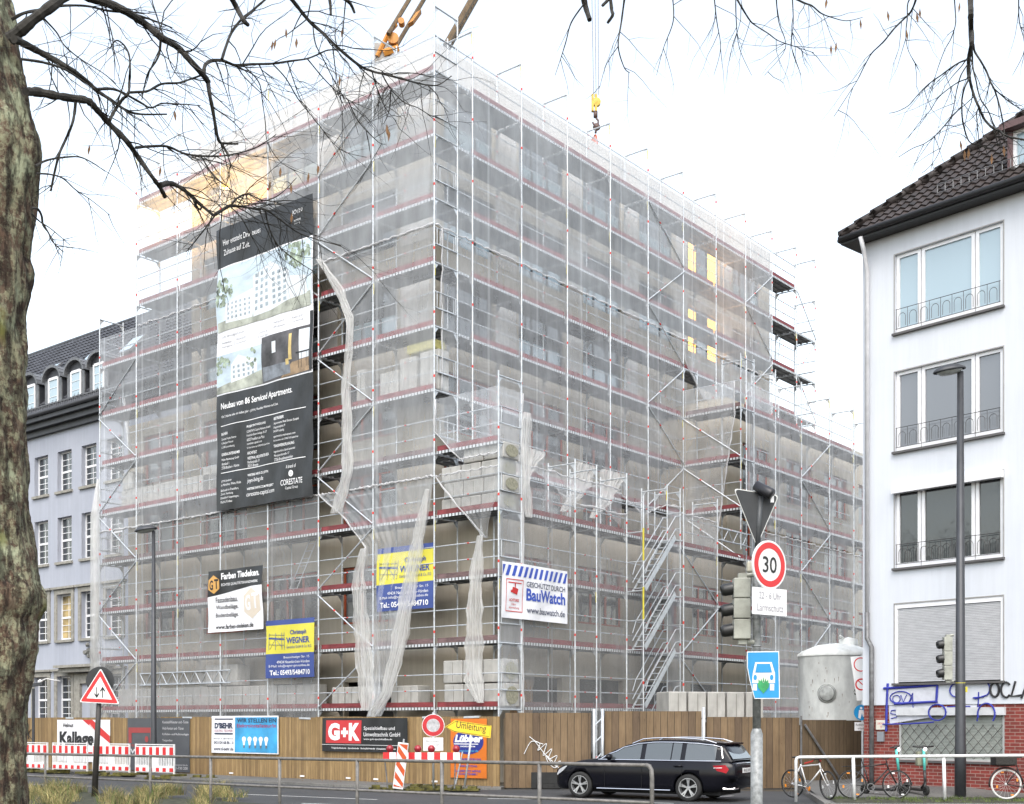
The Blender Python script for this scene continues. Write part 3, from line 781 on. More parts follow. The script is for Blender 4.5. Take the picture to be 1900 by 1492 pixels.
# the big project banner, 5.25 m wide
big = banner('huge black and white project banner with building pictures on the scaffold', LF(-10.62, -.2, 9.6), AL)
xf = billow(.05)
bpart(big, 'sheet', [vinyl_black], lambda b, y: cloth(b, .03, 5.2, 0, 4.2), 0, xf)
bpart(big, 'header', [vinyl_black], lambda b, y: cloth(b, .03, 5.2, 8.85, 10.25), 0, xf)
pic_sky = mat('printed_sky', (.52,.62,.7), .5, 0, .22, .5, (1,1,2.5)); pic_bld = mat('printed_pale_wall', (.66,.7,.74), .5, 0, .05)
pic_win = mat('printed_windows', (.3,.36,.4), .5, 0, .3, 4); pic_tree = mat('printed_foliage', (.28,.34,.26), .6, 0, .75, 3.5, (1,1,1))
pic_gr = mat('printed_ground', (.4,.42,.36), .6, 0, .4, 1.5); pic_dk = mat('printed_interior', (.09,.085,.09), .5, 0, .5, 1.2)
pic_wood = mat('printed_warm_floor', (.32,.22,.13), .5, 0, .4, 2); pic_yel = mat('printed_lamp_glow', (.6,.45,.18), .5, 0, .3, 2)
def f(b, y):
    cloth(b, .03, 5.2, 4.2, 8.85, 0)
bpart(big, 'picture_panel', [vinyl_white], f, 0, xf)
def f(b, y):
    y = -.012
    b.rect(.05,5.15,6.55,8.8,y,0)
    pr = lambda pts, yy, m: b.face([(x,yy,z) for x, z in pts], m)
    pr([(.1,6.5),(5.1,6.5),(5.1,7.0),(.1,6.85)], y-.002, 4)
    pr([(2.1,6.7),(3.05,6.75),(3.05,9.0-.55),(2.05,8.15)], y-.004, 1); pr([(3.05,6.75),(4.05,6.9),(4.05,7.9),(3.05,8.45)], y-.004, 1)
    pr([(.6,6.75),(2.05,6.72),(2.05,7.75),(.6,7.45)], y-.003, 1); pr([(4.05,6.9),(4.9,6.95),(4.9,7.55),(4.05,7.7)], y-.003, 1)
    for r in range(6):
        for c in range(3):
            x = 2.18+c*.29; z = 6.9+r*.235+c*.02; b.rect(x, x+.14, z, z+.13, y-.006, 2)
            x = 3.15+c*.3; z = 6.92+r*.2; b.rect(x, x+.15, z, z+.11, y-.006, 2)
    for r in range(4):
        for c in range(6): x = .72+c*.22; z = 6.86+r*.17; b.rect(x, x+.09, z, z+.09, y-.005, 2)
    rr = random.Random(5)
    for cx, cz, n, R_ in ((.35,7.9,60,.6), (4.5,8.35,60,.62)):
        for _ in range(n):
            a, q_ = rr.uniform(0,6.28), R_*math.sqrt(rr.random()); x = max(.15, min(5.05, cx+q_*math.cos(a))); z = max(6.7, min(8.72, cz+q_*.8*math.sin(a)))
            b.disc((x, y-.008-rr.random()*.002, z), (1,0,0), (0,0,1), rr.uniform(.04,.11), 6, 3)
    b.rect(.05,2.55,4.25,5.65,y,0); b.rect(2.55,5.15,4.25,5.85,y,5)
    pr([(.05,4.25),(2.55,4.25),(2.55,4.75),(.05,4.5)], y-.002, 4); pr([(.9,4.55),(1.7,4.65),(1.7,5.35),(1.3,5.5),(.9,5.2)], y-.003, 1); pr([(1.7,4.65),(2.3,4.75),(2.3,5.2),(1.7,5.35)], y-.003, 1)
    for r in range(3):
        for c in range(5): x = 1.0+c*.25; z = 4.7+r*.17; b.rect(x, x+.11, z, z+.1, y-.005, 2)
    for _ in range(40):
        x = rr.uniform(.1,.8) if rr.random() < .6 else rr.uniform(1.7,2.4); z = rr.uniform(5.0,5.6); b.disc((x,y-.007,z),(1,0,0),(0,0,1),rr.uniform(.04,.1),6,3)
    pr([(3.6,4.25),(5.15,4.3),(5.15,4.75),(4.2,4.7)], y-.002, 6); b.rect(4.05,4.2,4.8,5.7,y-.003,7); b.rect(3.15,3.35,5.2,5.6,y-.003,1); b.rect(4.55,5.1,4.75,5.75,y-.003,1)
    pr([(2.6,4.3),(4.1,4.35),(4.1,4.75),(2.6,4.8)], y-.004, 8); b.rect(3.9,4.05,4.65,4.85,y-.006,7)
    for x in (4.5,4.65,4.9,5.0): b.rect(x, x+.02, 4.45, 4.95, y-.006, 9)
    b.rect(4.4,5.1,4.95,5.0,y-.006,9); b.rect(5.05,5.2,4.3,6.3,y-.008,10)
bpart(big, 'picture', [pic_sky, pic_bld, pic_win, pic_tree, pic_gr, pic_dk, pic_wood, pic_yel, mat('printed_sofa', (.2,.22,.25), .6, 0, .3, 3), black_p, vinyl_black], f, 0, xf)
serif = dict(bold=.012)
def f(b, y):
    y = -.014
    b.text('Hier entsteht Dein neues', .45, 9.6, 2.05, .2, y); b.text('Zuhause auf Zeit.', .45, 9.25, 1.45, .2, y)
    b.text('JOYN', 4.2, 9.7, .5, .2, y); b.text('serviced', 4.3, 9.5, .3, .09, y); b.text('living', 4.32, 9.38, .25, .08, y)
    b.text('Neubau von 86 Serviced Apartments.', .33, 3.6, 3.85, .3, y, bold=.015)
    b.text('Ob 2 Nächte oder ein halbes Jahr - JOYN. Flexibles Wohnen auf Zeit.', .35, 3.33, 3.1, .11, y)
    b.rect(.3,4.85,3.05,3.075,y); b.rect(.3,4.85,1.35,1.375,y)
    cols = {.33: [('BAUHERR',2.72,.4,.1),('Corestate Projekte Bremen',2.52,.85,.1),('4, Rue Jean Monnet',2.38,.68,.1),('L-2180 Luxembourg',2.23,.72,.1),('GENERALUNTERNEHMER',1.98,1.0,.1),('Müller Bauleistung GmbH',1.78,.95,.1),('Amtshof 1',1.64,.4,.1),('27356 Bockhorn - Wümme',1.5,.98,.1),
                  ('JOYN Standorte',1.0,.6,.1),('in München, Wien, Köln',.86,1.1,.1),('Bald auch in Frankfurt,',.66,1.0,.1),('Zürich, Hamburg,',.52,.72,.1),('Düsseldorf, Kopenhagen,',.38,1.0,.1),('Madrid, Krakau',.24,.65,.1)],
            1.75: [('PROJEKTENTWICKLUNG',2.78,1.05,.1),('CORESTATE Capital Advisors GmbH',2.6,1.3,.1),('Friedrich-Ebert-Anlage 35-37',2.46,1.1,.1),('60327 Frankfurt am Main',2.32,.95,.1),('corestate-capital.com',2.17,.8,.1),('Ein Unternehmen der CORESTATE Capital Group',2.04,1.25,.08),('ARCHITEKT',1.85,.5,.1),('WESTPHAL ARCHITEKTEN BDA',1.67,1.2,.1),('Neckarstraße 19',1.53,.62,.1),('28215 Bremen',1.4,.56,.1),
                   ('WEITERE INFOS ZU JOYN',1.05,1.15,.11),('joyn-living.de',.8,.88,.2),('WEITERE INFOS ZUM PROJEKT',.55,1.45,.11),('corestate-capital.com',.3,1.5,.2)],
            3.25: [('BETREIBER',2.84,.55,.1),('Apartments Real Estate GmbH',2.66,1.25,.1),('Augustusplatz 9',2.52,.62,.1),('04109 Leipzig',2.38,.56,.1),('apartments-real-estate.com',2.2,1.1,.1),('Ein Unternehmen der CORESTATE Capital Group',2.07,1.25,.08),('TRAGWERKSPLANUNG',1.88,1.05,.1),('Ingenieurbüro Gerd Lawendel',1.68,1.1,.1),('Marquardtstraße 17',1.54,.8,.1),('27356 Bruttelinnenwürden',1.41,1.0,.1)]}
    for x, ls in cols.items():
        for st, z, w_, h in ls: b.text(st, x, z, w_, h, y, bold=.015 if st.isupper() else 0)
    b.text('A brand of', 3.9, 1.07, .5, .12, y); b.ring((4.15,y,.88),(1,0,0),(0,0,1),.05,.11); b.disc((4.15,y,.88),(1,0,0),(0,0,1),.035)
    b.text('CORESTATE', 3.62, .5, 1.08, .2, y, bold=.008); b.text('Capital Group', 3.85, .33, .62, .12, y)
bpart(big, 'lettering', [white_t], f, 0, xf)
def f(b, y):
    y = -.013
    b.text('JOYN SERVICELEISTUNGEN', .35, 6.22, 1.25, .1, y)
    for x, s1, s2 in ((.35,'Wöchentliche','Reinigung'),(1.15,'Wöchentliche','Apartmentreinigung'),(2.35,'Concierge','Lounge'),(3.2,'Highspeed','WiFi inklusive'),(4.15,'Fahrrad-','stellplätze')):
        b.text(s1, x, 6.03 if x < 3 else 6.2, .55, .09, y); b.text(s2, x, 5.88 if x < 3 else 6.05, .6, .09, y); b.rect(x-.12, x-.105, 5.85, 6.3, y)
bpart(big, 'small_print', [mat('grey_print', (.25,.26,.28), .6, 0, 0)], f, 0, xf)
# paint and flooring firm
xf = billow(.06, 2)
t = banner('black and white paint company banner with a gold cube mark, on the left scaffold', LF(-11.12, -.17, 5.2), AL)
def f(b, y): cloth(b, 0, 3.1, 1.55, 2.25, 0); b.face(((0,-.002,1.3),(3.1,-.002,1.62),(3.1,-.002,1.75),(0,-.002,1.75)), 0)
bpart(t, 'header', [vinyl_black], f, 0, xf)
bpart(t, 'sheet', [vinyl_white], lambda b, y: cloth(b, 0, 3.1, 0, 1.56, 0), 0, xf)
gold = mat('gold_print', (.6,.33,.09), .5, 0, .05)
def hexm(b, cx, cz, r, y, m): b.face([(cx+r*math.sin(a*math.pi/3), y, cz+r*math.cos(a*math.pi/3)) for a in range(6)], m)
def f(b, y):
    hexm(b, .34, 1.75, .34, -.012, 0); hexm(b, 2.5, .95, .55, -.006, 2)
    b.text('G', .12, 1.55, .2, .36, -.016, 1, .03); b.text('T', .38, 1.58, .22, .36, -.016, 1, .03)
    b.text('G', 2.12, .7, .34, .55, -.01, 3, .03); b.text('T', 2.55, .75, .36, .55, -.01, 3, .03)
bpart(t, 'cube_mark', [gold, black_p, mat('pale_gold_print', (.68,.6,.5), .5, 0, .03), vinyl_white], f, 0, xf)
def f(b, y):
    y = -.014; b.text('Farben Tiedeken.', .75, 1.9, 2.2, .24, y, 0, .03); b.text('ECHTES QUALITÄTSHANDWERK', .75, 1.65, 2.15, .13, y, 0, .01)
bpart(t, 'title', [white_t], f, 0, xf)
def f(b, y):
    y = -.014
    for i, st in enumerate(('Fassadenbau.', 'Wandbeläge.', 'Bodenbeläge.')): b.text(st, .42, 1.07-.29*i, 1.25, .2, y, 0, .01)
    b.text('www.farben-tiedeken.de', .45, .1, 2.1, .17, y, 0, .02)
bpart(t, 'lettering', [black_p], f, 0, xf)
# scaffolding firm, twice
yel_v = mat('yellow_vinyl', (.62,.56,.06), .5, 0, .05, 2); blu_v = mat('blue_vinyl', (.045,.075,.26), .5, 0, .08, 2)
def wegner(label, loc, w_, h_, s):
    t = banner(label, loc, AL); xf = billow(.05, s); k = h_/2.05
    def f(b, y): cloth(b, 0, w_, 0, .86*k, 1); cloth(b, 0, w_, .86*k, 1.87*k, 0); cloth(b, 0, w_, 1.87*k, h_, 1)
    bpart(t, 'sheet', [yel_v, blu_v], f, 0, xf)
    def f(b, y):
        y = -.012
        b.text('Christoph', .5*w_, 1.47*k, .35*w_, .2*k, y, 0, .03); b.text('WEGNER', .42*w_, 1.2*k, .5*w_, .22*k, y, 0, .03)
        b.text('Gerüstbau GmbH & Co. KG', .42*w_, 1.03*k, .53*w_, .1*k, y)
        for x in (.06,.2,.33,.38): b.tube([(x*w_,y,1.0*k),(x*w_,y,1.6*k)], .008, 4)
        for z in (1.55,1.45,1.2): b.tube([(.06*w_,y,z*k),(.38*w_,y,(z-.05)*k)], .006, 4)
        b.face(((.05*w_,y,1.4*k),(.39*w_,y,1.33*k),(.39*w_,y,1.37*k),(.05*w_,y,1.45*k))); b.tube([(.2*w_,y,1.4*k),(.08*w_,y,1.02*k)], .006, 4); b.tube([(.2*w_,y,1.4*k),(.33*w_,y,1.1*k)], .006, 4)
    bpart(t, 'logo', [blu_v], f, 0, xf)
    def f(b, y):
        y = -.012; b.text('Braunschweiger Str. 15', .36*w_, .66*k, .55*w_, .1*k, y); b.text('49434 Neuenkirchen-Vörden', .22*w_, .51*k, .69*w_, .1*k, y)
        b.text('E-Mail: info@wegner-geruestbau.de', .07*w_, .36*k, .84*w_, .11*k, y); b.text('Tel.: 05493/5484710', .08*w_, .1*k, .83*w_, .18*k, y, 0, .025)
    bpart(t, 'lettering', [white_t], f, 0, xf)
wegner('blue and yellow scaffolding banner, the upper right one near the corner', LF(-2.55, .02, 5.5), 2.5, 2.05, 0)
wegner('blue and yellow scaffolding banner, the lower left one above the fence', LF(-7.9, -.15, 3.45), 2.55, 2.02, 3)
# security firm banner round the corner
t = banner('white security banner with blue slanted stripes on the scaffold corner', E0 + -DL*.12 + V(.02,0,5.05) , AR); xf = billow(.05, 5)
bpart(t, 'sheet', [vinyl_white], lambda b, y: cloth(b, 0, 3.3, 0, 1.68), 0, xf)
bl_w = mat('royal_blue_print', (.035,.08,.42), .5, 0, 0)
def f(b, y):
    y = -.012
    for i in range(13): x = -.12+.265*i; b.face([(min(max(q_,.02),3.28),y,z) for q_, z in ((x,1.28),(x+.13,1.28),(x+.27,1.6),(x+.14,1.6))])
    b.text('BauWatch', 1.12, .58, 2.05, .38, y, 0, .03)
bpart(t, 'stripes', [bl_w], f, 0, xf)
def f(b, y): y = -.012; b.text('GESCHÜTZT DURCH', 1.12, 1.0, 2.05, .2, y, 0, .01); b.text('www.bauwatch.de', 1.14, .2, 2.0, .2, y, 0, .01)
bpart(t, 'lettering', [mat('slate_print', (.06,.07,.12), .5, 0, 0)], f, 0, xf)
def f(b, y):
    y = -.012
    for a in ((.18,.95,1.16,1.185),(.18,.95,.2,.225),(.18,.2,.2,1.185),(.93,.95,.2,1.185)): b.rect(a[0],a[1],a[2],a[3],y)
    b.rect(.27,.86,1.06,1.09,y); b.rect(.55,.59,.93,1.06,y); b.face(((.42,y,.78),(.68,y,.72),(.72,y,.9),(.46,y,.95))); b.rect(.38,.44,.78,.85,y)
    b.text('ACHTUNG!', .33, .51, .46, .09, y, 0, .02); b.text('Video-', .44, .4, .22, .07, y); b.text('überwachung', .34, .28, .46, .08, y)
bpart(t, 'warning_mark', [red_t], f, 0, xf)
# ------------------------------------------------------------------ packs of insulation on the decks and behind the fence
pack_m = mat('wrapped_insulation', (.41,.40,.375), .6, 0, .16, 4, (1,1,.4), .2); pack_end = mat('wool_end', (.29,.28,.21), .9, 0, .25, 14)
band = mat('pack_seam', (.2,.19,.17), .6, 0, 0)
def pack(label, loc, rz, w_=1.2, d=.6, h=.6, group='insulation packs', oval=0):
    t = thing('insulation_pack', label, 'insulation pack', loc, rz, group)
    b = MB(); b.box(0, w_-.02, 0, d, 0, h-.015); b.build('wrapper', [pack_m], t, bevel=.03)
    if not oval:
        b = MB(); rr = w_/2
        b.rect(rr-.012, rr+.012, .05, h-.07, -.004); b.build('seam', [band], t)
    if oval:
        b = MB(); b.disc((w_+.002, d*.5, h*.48), (0,1,0), (0,0,1), d*.4, 18, 0, h*.38); b.build('wool_end', [pack_end], t)
    return t
for r in range(4):
    z = L_(3) + .01 + r*.5
    n = 3
    for i in range(n):
        if r == 3 and i == 0: continue
        pack('whitish insulation pack in the wall of packs at the scaffold corner', LF(.12 + i*.82 + (.1 if r % 2 else 0), .2, z), AL, .8, .75, .49, 'packs stacked on the corner bay', 1 if i == n-1 else 0)
for r in range(2):
    for i in range(3 - (r == 9)):
        pack('grey insulation pack on the lowest deck of the corner bay', LF(.15 + i*.82 + (0 if r else .04), .25, L_(0)+.01 + r*.74), AL, .8, .75, .72, 'packs on the lowest deck at the corner', 1 if i == 2 else 0)
for i, u in enumerate((-5.0, -4.35, -3.6, -2.2, -1.6)): pack('insulation pack standing low in the open bay below the curtain of net', LF(u, .3, L_(0)+.01), AL, .62, .6, .72, 'packs in the open bay')
for u, w_, h in ((-3.75,.42,1.25), (-2.65,.85,.95), (-1.75,.75,1.25), (-.85,.82,1.3)): pack('big pale insulation pack leaning upright behind the net on the fifth deck', LF(u, .25, L_(5)+.01), AL, w_, .5, h, 'upright packs on the fifth deck')
o = MB(); o.box(0,1.25,0,.5,0,.32); o = o.build('insulation_roll', [mat('yellow_wool', (.46,.42,.16), .9, 0, .2, 8)], None, loc=LF(-1.5,.3,L_(5)+1.35), rotz=AL, bevel=.06); tag(o, 'yellow mineral wool slab lying on top of the upright packs', 'insulation')
for i in range(9): pack('white insulation pack in the long row at the left end of the scaffold', LF(-17.4 + i*.72, .3, L_(4)+.01), AL, .7, .6, .85, 'row of packs at the left end')
pack('white insulation pack on top of the row at the left end', LF(-17.4, .35, L_(4)+.88), AL, .7, .6, .7, 'row of packs at the left end')
pack('white insulation pack standing apart right of the long row', LF(-10.5-1.6, .3, L_(4)+.01), AL, .95, .6, 1.1, None)
for i in range(12): pack('grey insulation pack in the low row behind the net, lower left', LF(-17.6 + i*.98, .3, L_(0)+.01), AL, .95, .6, .85, 'low row of packs at the lower left')
for i in range(2): pack('grey insulation pack on top of the low row at the lower left', LF(-12.0 + i*1.0, .35, L_(0)+.88), AL, .9, .6, .8, 'low row of packs at the lower left')
for r in range(3):
    for i in range(5): pack('grey insulation pack stacked behind the fence by the low scaffold', V(4.75 + i*.62 , 37.2 + i*.18, .35 + r*.84), R(14), .6, 1.1, .83, 'packs stacked behind the fence', 0)
# ------------------------------------------------------------------ hoarding
hz = MB()
def hoarding(label, pts, h, m, z0=0.02, tops=True, group=None, name='hoarding', th=.05, hs=None, seg=2.6):
    t = thing(name, label, 'fence', V(*pts[0], 0), 0, group); o = V(*pts[0], 0); first = True
    for a, c in zip(pts, pts[1:]):
        A, C = V(*a, 0), V(*c, 0); L = (C-A).length; d = (C-A)/L; n = max(1, round(L/seg)); rz = math.atan2(d.y, d.x); w_ = L/n
        for i in range(n):
            b = MB(); hh = h + rnd.uniform(-.02, .02)
            b.box(0.004, w_-.004, 0, .035, z0, hh)
            q_ = b.build('board_panel', [m], t); q_.location = A + d*(w_*i) - o; q_.rotation_euler = (0,0,rz)
            b = MB(); b.box(-.04,.04,.04,.12,0,hh-.15); q_ = b.build('post', [hoard_c], t); q_.location = A + d*(w_*i) - o; q_.rotation_euler = (0,0,rz)
            if tops and rnd.random() < .8:
                b = MB(); x = rnd.uniform(.3, max(.4, w_-1)); b.obox((x,-.02,hh-.05),(.55,0,rnd.uniform(-.02,.02)),(0,.1,0),(0,0,.06)); q_ = b.build('coping_strip', [steel], t); q_.location = A + d*(w_*i) - o; q_.rotation_euler = (0,0,rz)
            if tops and rnd.random() < .7:
                b = MB(); x = rnd.uniform(.3, max(.4, w_-.6)); b.box(x, x+.2, -.02, -.002, .12, .17); q_ = b.build('name_plate', [white_p], t); q_.location = A + d*(w_*i) - o; q_.rotation_euler = (0,0,rz)
    return t
hoarding('long yellowish board fence along the pavement, hung with company banners', HL, 2.08, hoard_a)
hoarding('brown board fence panel with white scribble, right of the scaffold corner', [(-.2,35.5),(2.28,35.45)], 2.2, hoard_b, tops=False, seg=2.6)
hoarding('brown board fence panel behind the black estate car', [(2.68,35.45),(5.45,35.35)], 2.22, hoard_b, tops=False, seg=2.9)
hoarding('brown board fence right of the car, lower than its neighbours', [(5.6,35.35),(7.1,35.2),(8.3,35.5)], 2.05, hoard_b, tops=False, seg=1.5)
gt = hoarding('dull brown board gate with a diagonal brace, beside the silo', [(8.35,35.5),(9.8,36.0),(13.5,37.5)], 1.98, hoard_c, tops=False, seg=1.5)
b = MB(); b.tube([(.1,-.04,1.85),(1.3,.35,.15)], .035, 6); b.tube([(0,-.03,.05),(0,-.03,2.1)], .03, 6); b.build('gate_brace', [steel_dark], gt)
# steel tubes between the brown panels, clamped scaffold posts
def post(label, x, y, h, r=.045, m=steel):
    b = MB(); b.tube([(0,0,0),(0,0,h)], r, 8); b.box(-.1,.1,-.1,.1,0,.02); o = b.build('steel_post', [m], None, True, loc=(x,y,0)); return tag(o, label, 'post', 'steel posts in the gaps of the board fence')
for x, y, h, l_ in ((2.36,35.3,2.3,'left post'),(2.6,35.3,2.3,'right post'),(5.5,35.25,2.35,'post')): post('galvanised %s in the fence gap %s the car bonnet' % (l_, 'left of' if x < 3 else 'above'), x, y, h)
b = MB()
for z in (.3,.8,1.3,1.8): b.tube([(2.36,35.3,z),(2.6,35.3,z+.25)], .02, 5)
tag(b.build('tube_lacing', [steel]), 'diagonal tube lacing between two steel posts in the fence gap', 'bracing')
# graffiti on boards
def scribble(name, label, strokes, m, r, xf): # strokes in local x,z
    b = MB()
    for s in strokes:
        pts = smooth([xf(V(x,0,z)) for x, z in s], 5); b.tube(pts, r, 4)
    return tag(b.build(name, [m]), label, 'graffiti')
def on_line(a, c, off=.03):
    A, C = V(*a,0), V(*c,0); d = (C-A).normalized(); n = V(d.y,-d.x,0)
    return lambda p: A + d*p.x + n*off + V(0,0,p.z)
fx = on_line(HL[1], HL[2])
pen = mat('black_marker', (.02,.02,.02), .7, 0, 0)
sp = mat('white_spray', (.7,.7,.7), .7, 0, 0)
rr = random.Random(4)
scribble('graffiti', 'black marker tag scrawled on the yellowish fence left of the white banner',
 [[(.9,1.55),(.65,1.62),(.6,1.5),(.8,1.4),(.75,1.25),(.6,1.2)], [(.95,1.55),(1.0,1.25),(1.1,1.45),(1.2,1.25),(1.3,1.6)], [(1.35,1.6),(1.38,1.2)], [(1.6,1.6),(1.4,1.4),(1.65,1.2)], [(1.0,1.05),(1.15,1.1),(1.0,.9),(1.25,.9)], [(1.5,1.1),(1.7,1.05),(1.6,.9),(1.9,.85),(1.75,.7),(2.05,.65),(1.95,.5)]], pen, .018, fx)
fx2 = on_line((-.2,35.5),(2.28,35.45), .02)
st = [[(.55,1.0),(.75,1.35),(1.0,1.3),(.95,1.1),(1.2,1.3),(1.1,.95),(1.35,1.15),(1.25,.85),(1.5,.95),(1.4,.7),(1.6,.8),(1.45,.6),(1.25,.75),(1.2,.95),(1.6,.55),(1.7,.62),(1.62,.45)], [(.7,1.5),(.9,1.35),(1.1,1.28)], [(.85,1.38),(1.3,.8),(1.5,.62)]]
scribble('graffiti', 'white spray scribble on the brown fence panel left of the car', st, sp, .012, fx2)

# ------------------------------------------------------------------ banners on the hoarding
def fence_banner(label, a, c, s0, s1, z0, z1, fn, mats_sheet, off=.05, amp=.012):
    A, C = V(*a,0), V(*c,0); d = (C-A).normalized(); n = V(d.y,-d.x,0); rz = math.atan2(d.y,d.x)
    t = banner(label, A + d*s0 + n*off + V(0,0,z0), rz); fn(t, s1-s0, z1-z0, billow(amp, s0)); return t
def at_line(a, c, px):                      # distance along a ground line where a photograph column meets it
    r = (px-950)/F; A, C = V(*a,0), V(*c,0); d = (C-A).normalized()
    return (r*A.y - A.x)/(d.x - r*d.y)
a, c = HL[1], HL[2]
def f(t, w_, h, xf):
    bpart(t, 'sheet', [vinyl_white], lambda b, y: cloth(b, 0, w_, 0, h), 0, xf)
    def g(b, y): b.text('Helmut', .12*w_, .82*h, .2*w_, .1*h, -.01, 0, .02); b.text('Kallage', .05*w_, .3*h, .66*w_, .42*h, -.01, 0, .045)
    bpart(t, 'lettering', [black_p], g, 0, xf)
    def g(b, y): b.face(((.5*w_,-.01,h),(.68*w_,-.01,h),(w_,-.01,.62*h),(w_,-.01,.45*h))); b.rect(.05*w_,.7*w_,.2*h,.235*h,-.01)
    bpart(t, 'red_sash', [red_t], g, 0, xf)
    bpart(t, 'sash_lettering', [white_t], lambda b, y: b.text('jetzt auch innen', .62*w_, .86*h, .42*w_, .07*h, -.014, 0, .01, 0, -.62), 0, xf)
fence_banner('white banner reading Kallage with a red corner sash on the fence', a, c, at_line(a,c,108), at_line(a,c,206), .35, 2.0, f, None)
vg = mat('anthracite_vinyl', (.075,.08,.09), .45, 0, .08, 2)
def f(t, w_, h, xf):
    bpart(t, 'sheet', [vg], lambda b, y: cloth(b, 0, w_, 0, h), 0, xf)
    def g(b, y):
        y = -.01; b.rect(.02*w_,.43*w_,.72*h,.82*h,y); b.rect(.02*w_,.07*w_,.52*h,.72*h,y); b.rect(.38*w_,.43*w_,.42*h,.72*h,y); b.disc((.32*w_,y,.6*h),(1,0,0),(0,0,1),.03*w_,14,0,.06*h)
        b.text('FENSTERBAU', .05*w_, .45*h, .3*w_, .05*h, y)
    bpart(t, 'door_mark', [mat('dull_red_print', (.32,.05,.05), .5, 0, .06)], g, 0, xf)
    def g(b, y):
        y = -.01
        for i, s_ in enumerate(('Kunststoff-Fenster und -Türen','Holz-Fenster und -Türen','Rollladen- und Rolltoranlagen','Treppenbau','Wintergärten')): b.text(s_, .58*w_, (.9-.115*i)*h, (.4,.33,.41,.16,.17)[i]*w_, .05*h, y)
        b.text('WARNER', .05*w_, .32*h, .5*w_, .09*h, y, 0, .03); b.text('www.warner-bau.de', .75*w_, .12*h, .22*w_, .03*h, y); b.text('0421-730 200', .72*w_, .05*h, .25*w_, .05*h, y)
    bpart(t, 'lettering', [mat('light_grey_print', (.6,.6,.62), .6, 0, 0)], g, 0, xf)
fence_banner('dark grey window firm banner with a red door mark on the fence', a, c, at_line(a,c,239), at_line(a,c,354), .1, 2.06, f, None)
a, c = HL[2], HL[3]
a2 = (-11.2, 46.0)
def f(t, w_, h, xf):
    bpart(t, 'sheet', [vinyl_white], lambda b, y: cloth(b, 0, w_, 0, h), 0, xf)
    bpart(t, 'blue_field', [mat('bright_blue_print', (.05,.33,.62), .5, 0, .3, .9)], lambda b, y: b.rect(.36*w_, .985*w_, .03*h, .96*h, -.008), 0, xf)
    def g(b, y):
        y = -.012; b.text("D'BEHR", .05*w_, .66*h, .28*w_, .16*h, y, 0, .05); b.rect(.05*w_,.33*w_,.9*h,.93*h,y); b.rect(.05*w_,.33*w_,.5*h,.54*h,y)
        b.text('Bayernstr. 3 · 28217 Bremen', .04*w_, .36*h, .3*w_, .05*h, y); b.text('0421/24 68 86 - 0', .04*w_, .24*h, .3*w_, .08*h, y, 0, .01); b.text('www.d-behr.de', .04*w_, .07*h, .3*w_, .09*h, y, 0, .015)
        b.text('WIR STELLEN EIN', .39*w_, .82*h, .58*w_, .11*h, y, 0, .025)
    bpart(t, 'lettering', [mat('navy_print', (.02,.03,.07), .5, 0, 0)], g, 0, xf)
    def g(b, y): b.text('Elektroinstallateur/in', .39*w_, .69*h, .58*w_, .1*h, -.012, 0, .015); b.text('ELEKTRO TECHNIK', .05*w_, .57*h, .28*w_, .06*h, -.012)
    bpart(t, 'job_lettering', [mat('wine_print', (.3,.03,.09), .5, 0, 0)], g, 0, xf)
    for i in range(5):
        b = MB(); x = (.5+.082*i)*w_; b.disc((x,-.013,.38*h),(1,0,0),(0,0,1),.03*w_,14,0,.07*h); b.face(((x-.02*w_,-.0135,.34*h),(x-.01*w_,-.0135,.2*h),(x+.01*w_,-.0135,.2*h),(x+.02*w_,-.0135,.34*h))); b.rect(x-.011*w_,x+.011*w_,.15*h,.22*h,-.014,1)
        b.build('bulb_picture', [white_t, steel_dark], t, xf=lambda p: xf(p) - V(0,.004,0))
L1, L2 = at_line(a, c, 396), at_line(a, c, 520)
fence_banner('white and blue electrician banner with five bulbs on the fence', a, c, L1, min(L2, 4.3), .84, 2.13, f, None, .07)
a, c = HL[4], HL[5]
def f(t, w_, h, xf):
    bpart(t, 'sheet', [vinyl_black], lambda b, y: cloth(b, 0, w_, 0, h), 0, xf)
    bpart(t, 'red_field', [mat('signal_red_print', (.5,.035,.04), .5, 0, .05)], lambda b, y: b.rect(.05*w_, .47*w_, .25*h, .93*h, -.008), 0, xf)
    def g(b, y):
        y = -.012; b.text('G', .08*w_, .33*h, .14*w_, .52*h, y, 0, .06); b.text('+', .235*w_, .43*h, .08*w_, .28*h, y, 0, .08); b.text('K', .325*w_, .33*h, .13*w_, .52*h, y, 0, .06)
        b.text('Spezialtiefbau und', .5*w_, .62*h, .36*w_, .13*h, y); b.text('Umwelttechnik GmbH', .5*w_, .46*h, .42*w_, .12*h, y); b.text('www.guk-spezialtiefbau.de', .5*w_, .34*h, .33*w_, .07*h, y)
        b.text('Trägerbohlwände · Spundwände · Bohrpfahlwände · Komplette Baugruben', .12*w_, .07*h, .75*w_, .06*h, y, 0, .01); b.rect(0,w_,.2*h,.21*h,y)
    bpart(t, 'lettering', [white_t], g, 0, xf)
d0, d1 = at_line(a, c, 601), at_line(HL[5], HL[6], 760)
fence_banner('black and red banner reading G+K on the fence', a, c, d0, d0 + 3.8, .98, 2.05, f, None, .06, .02)
a, c = HL[6], HL[7]
orng = mat('orange_vinyl', (.62,.16,.015), .5, 0, .06, 2)
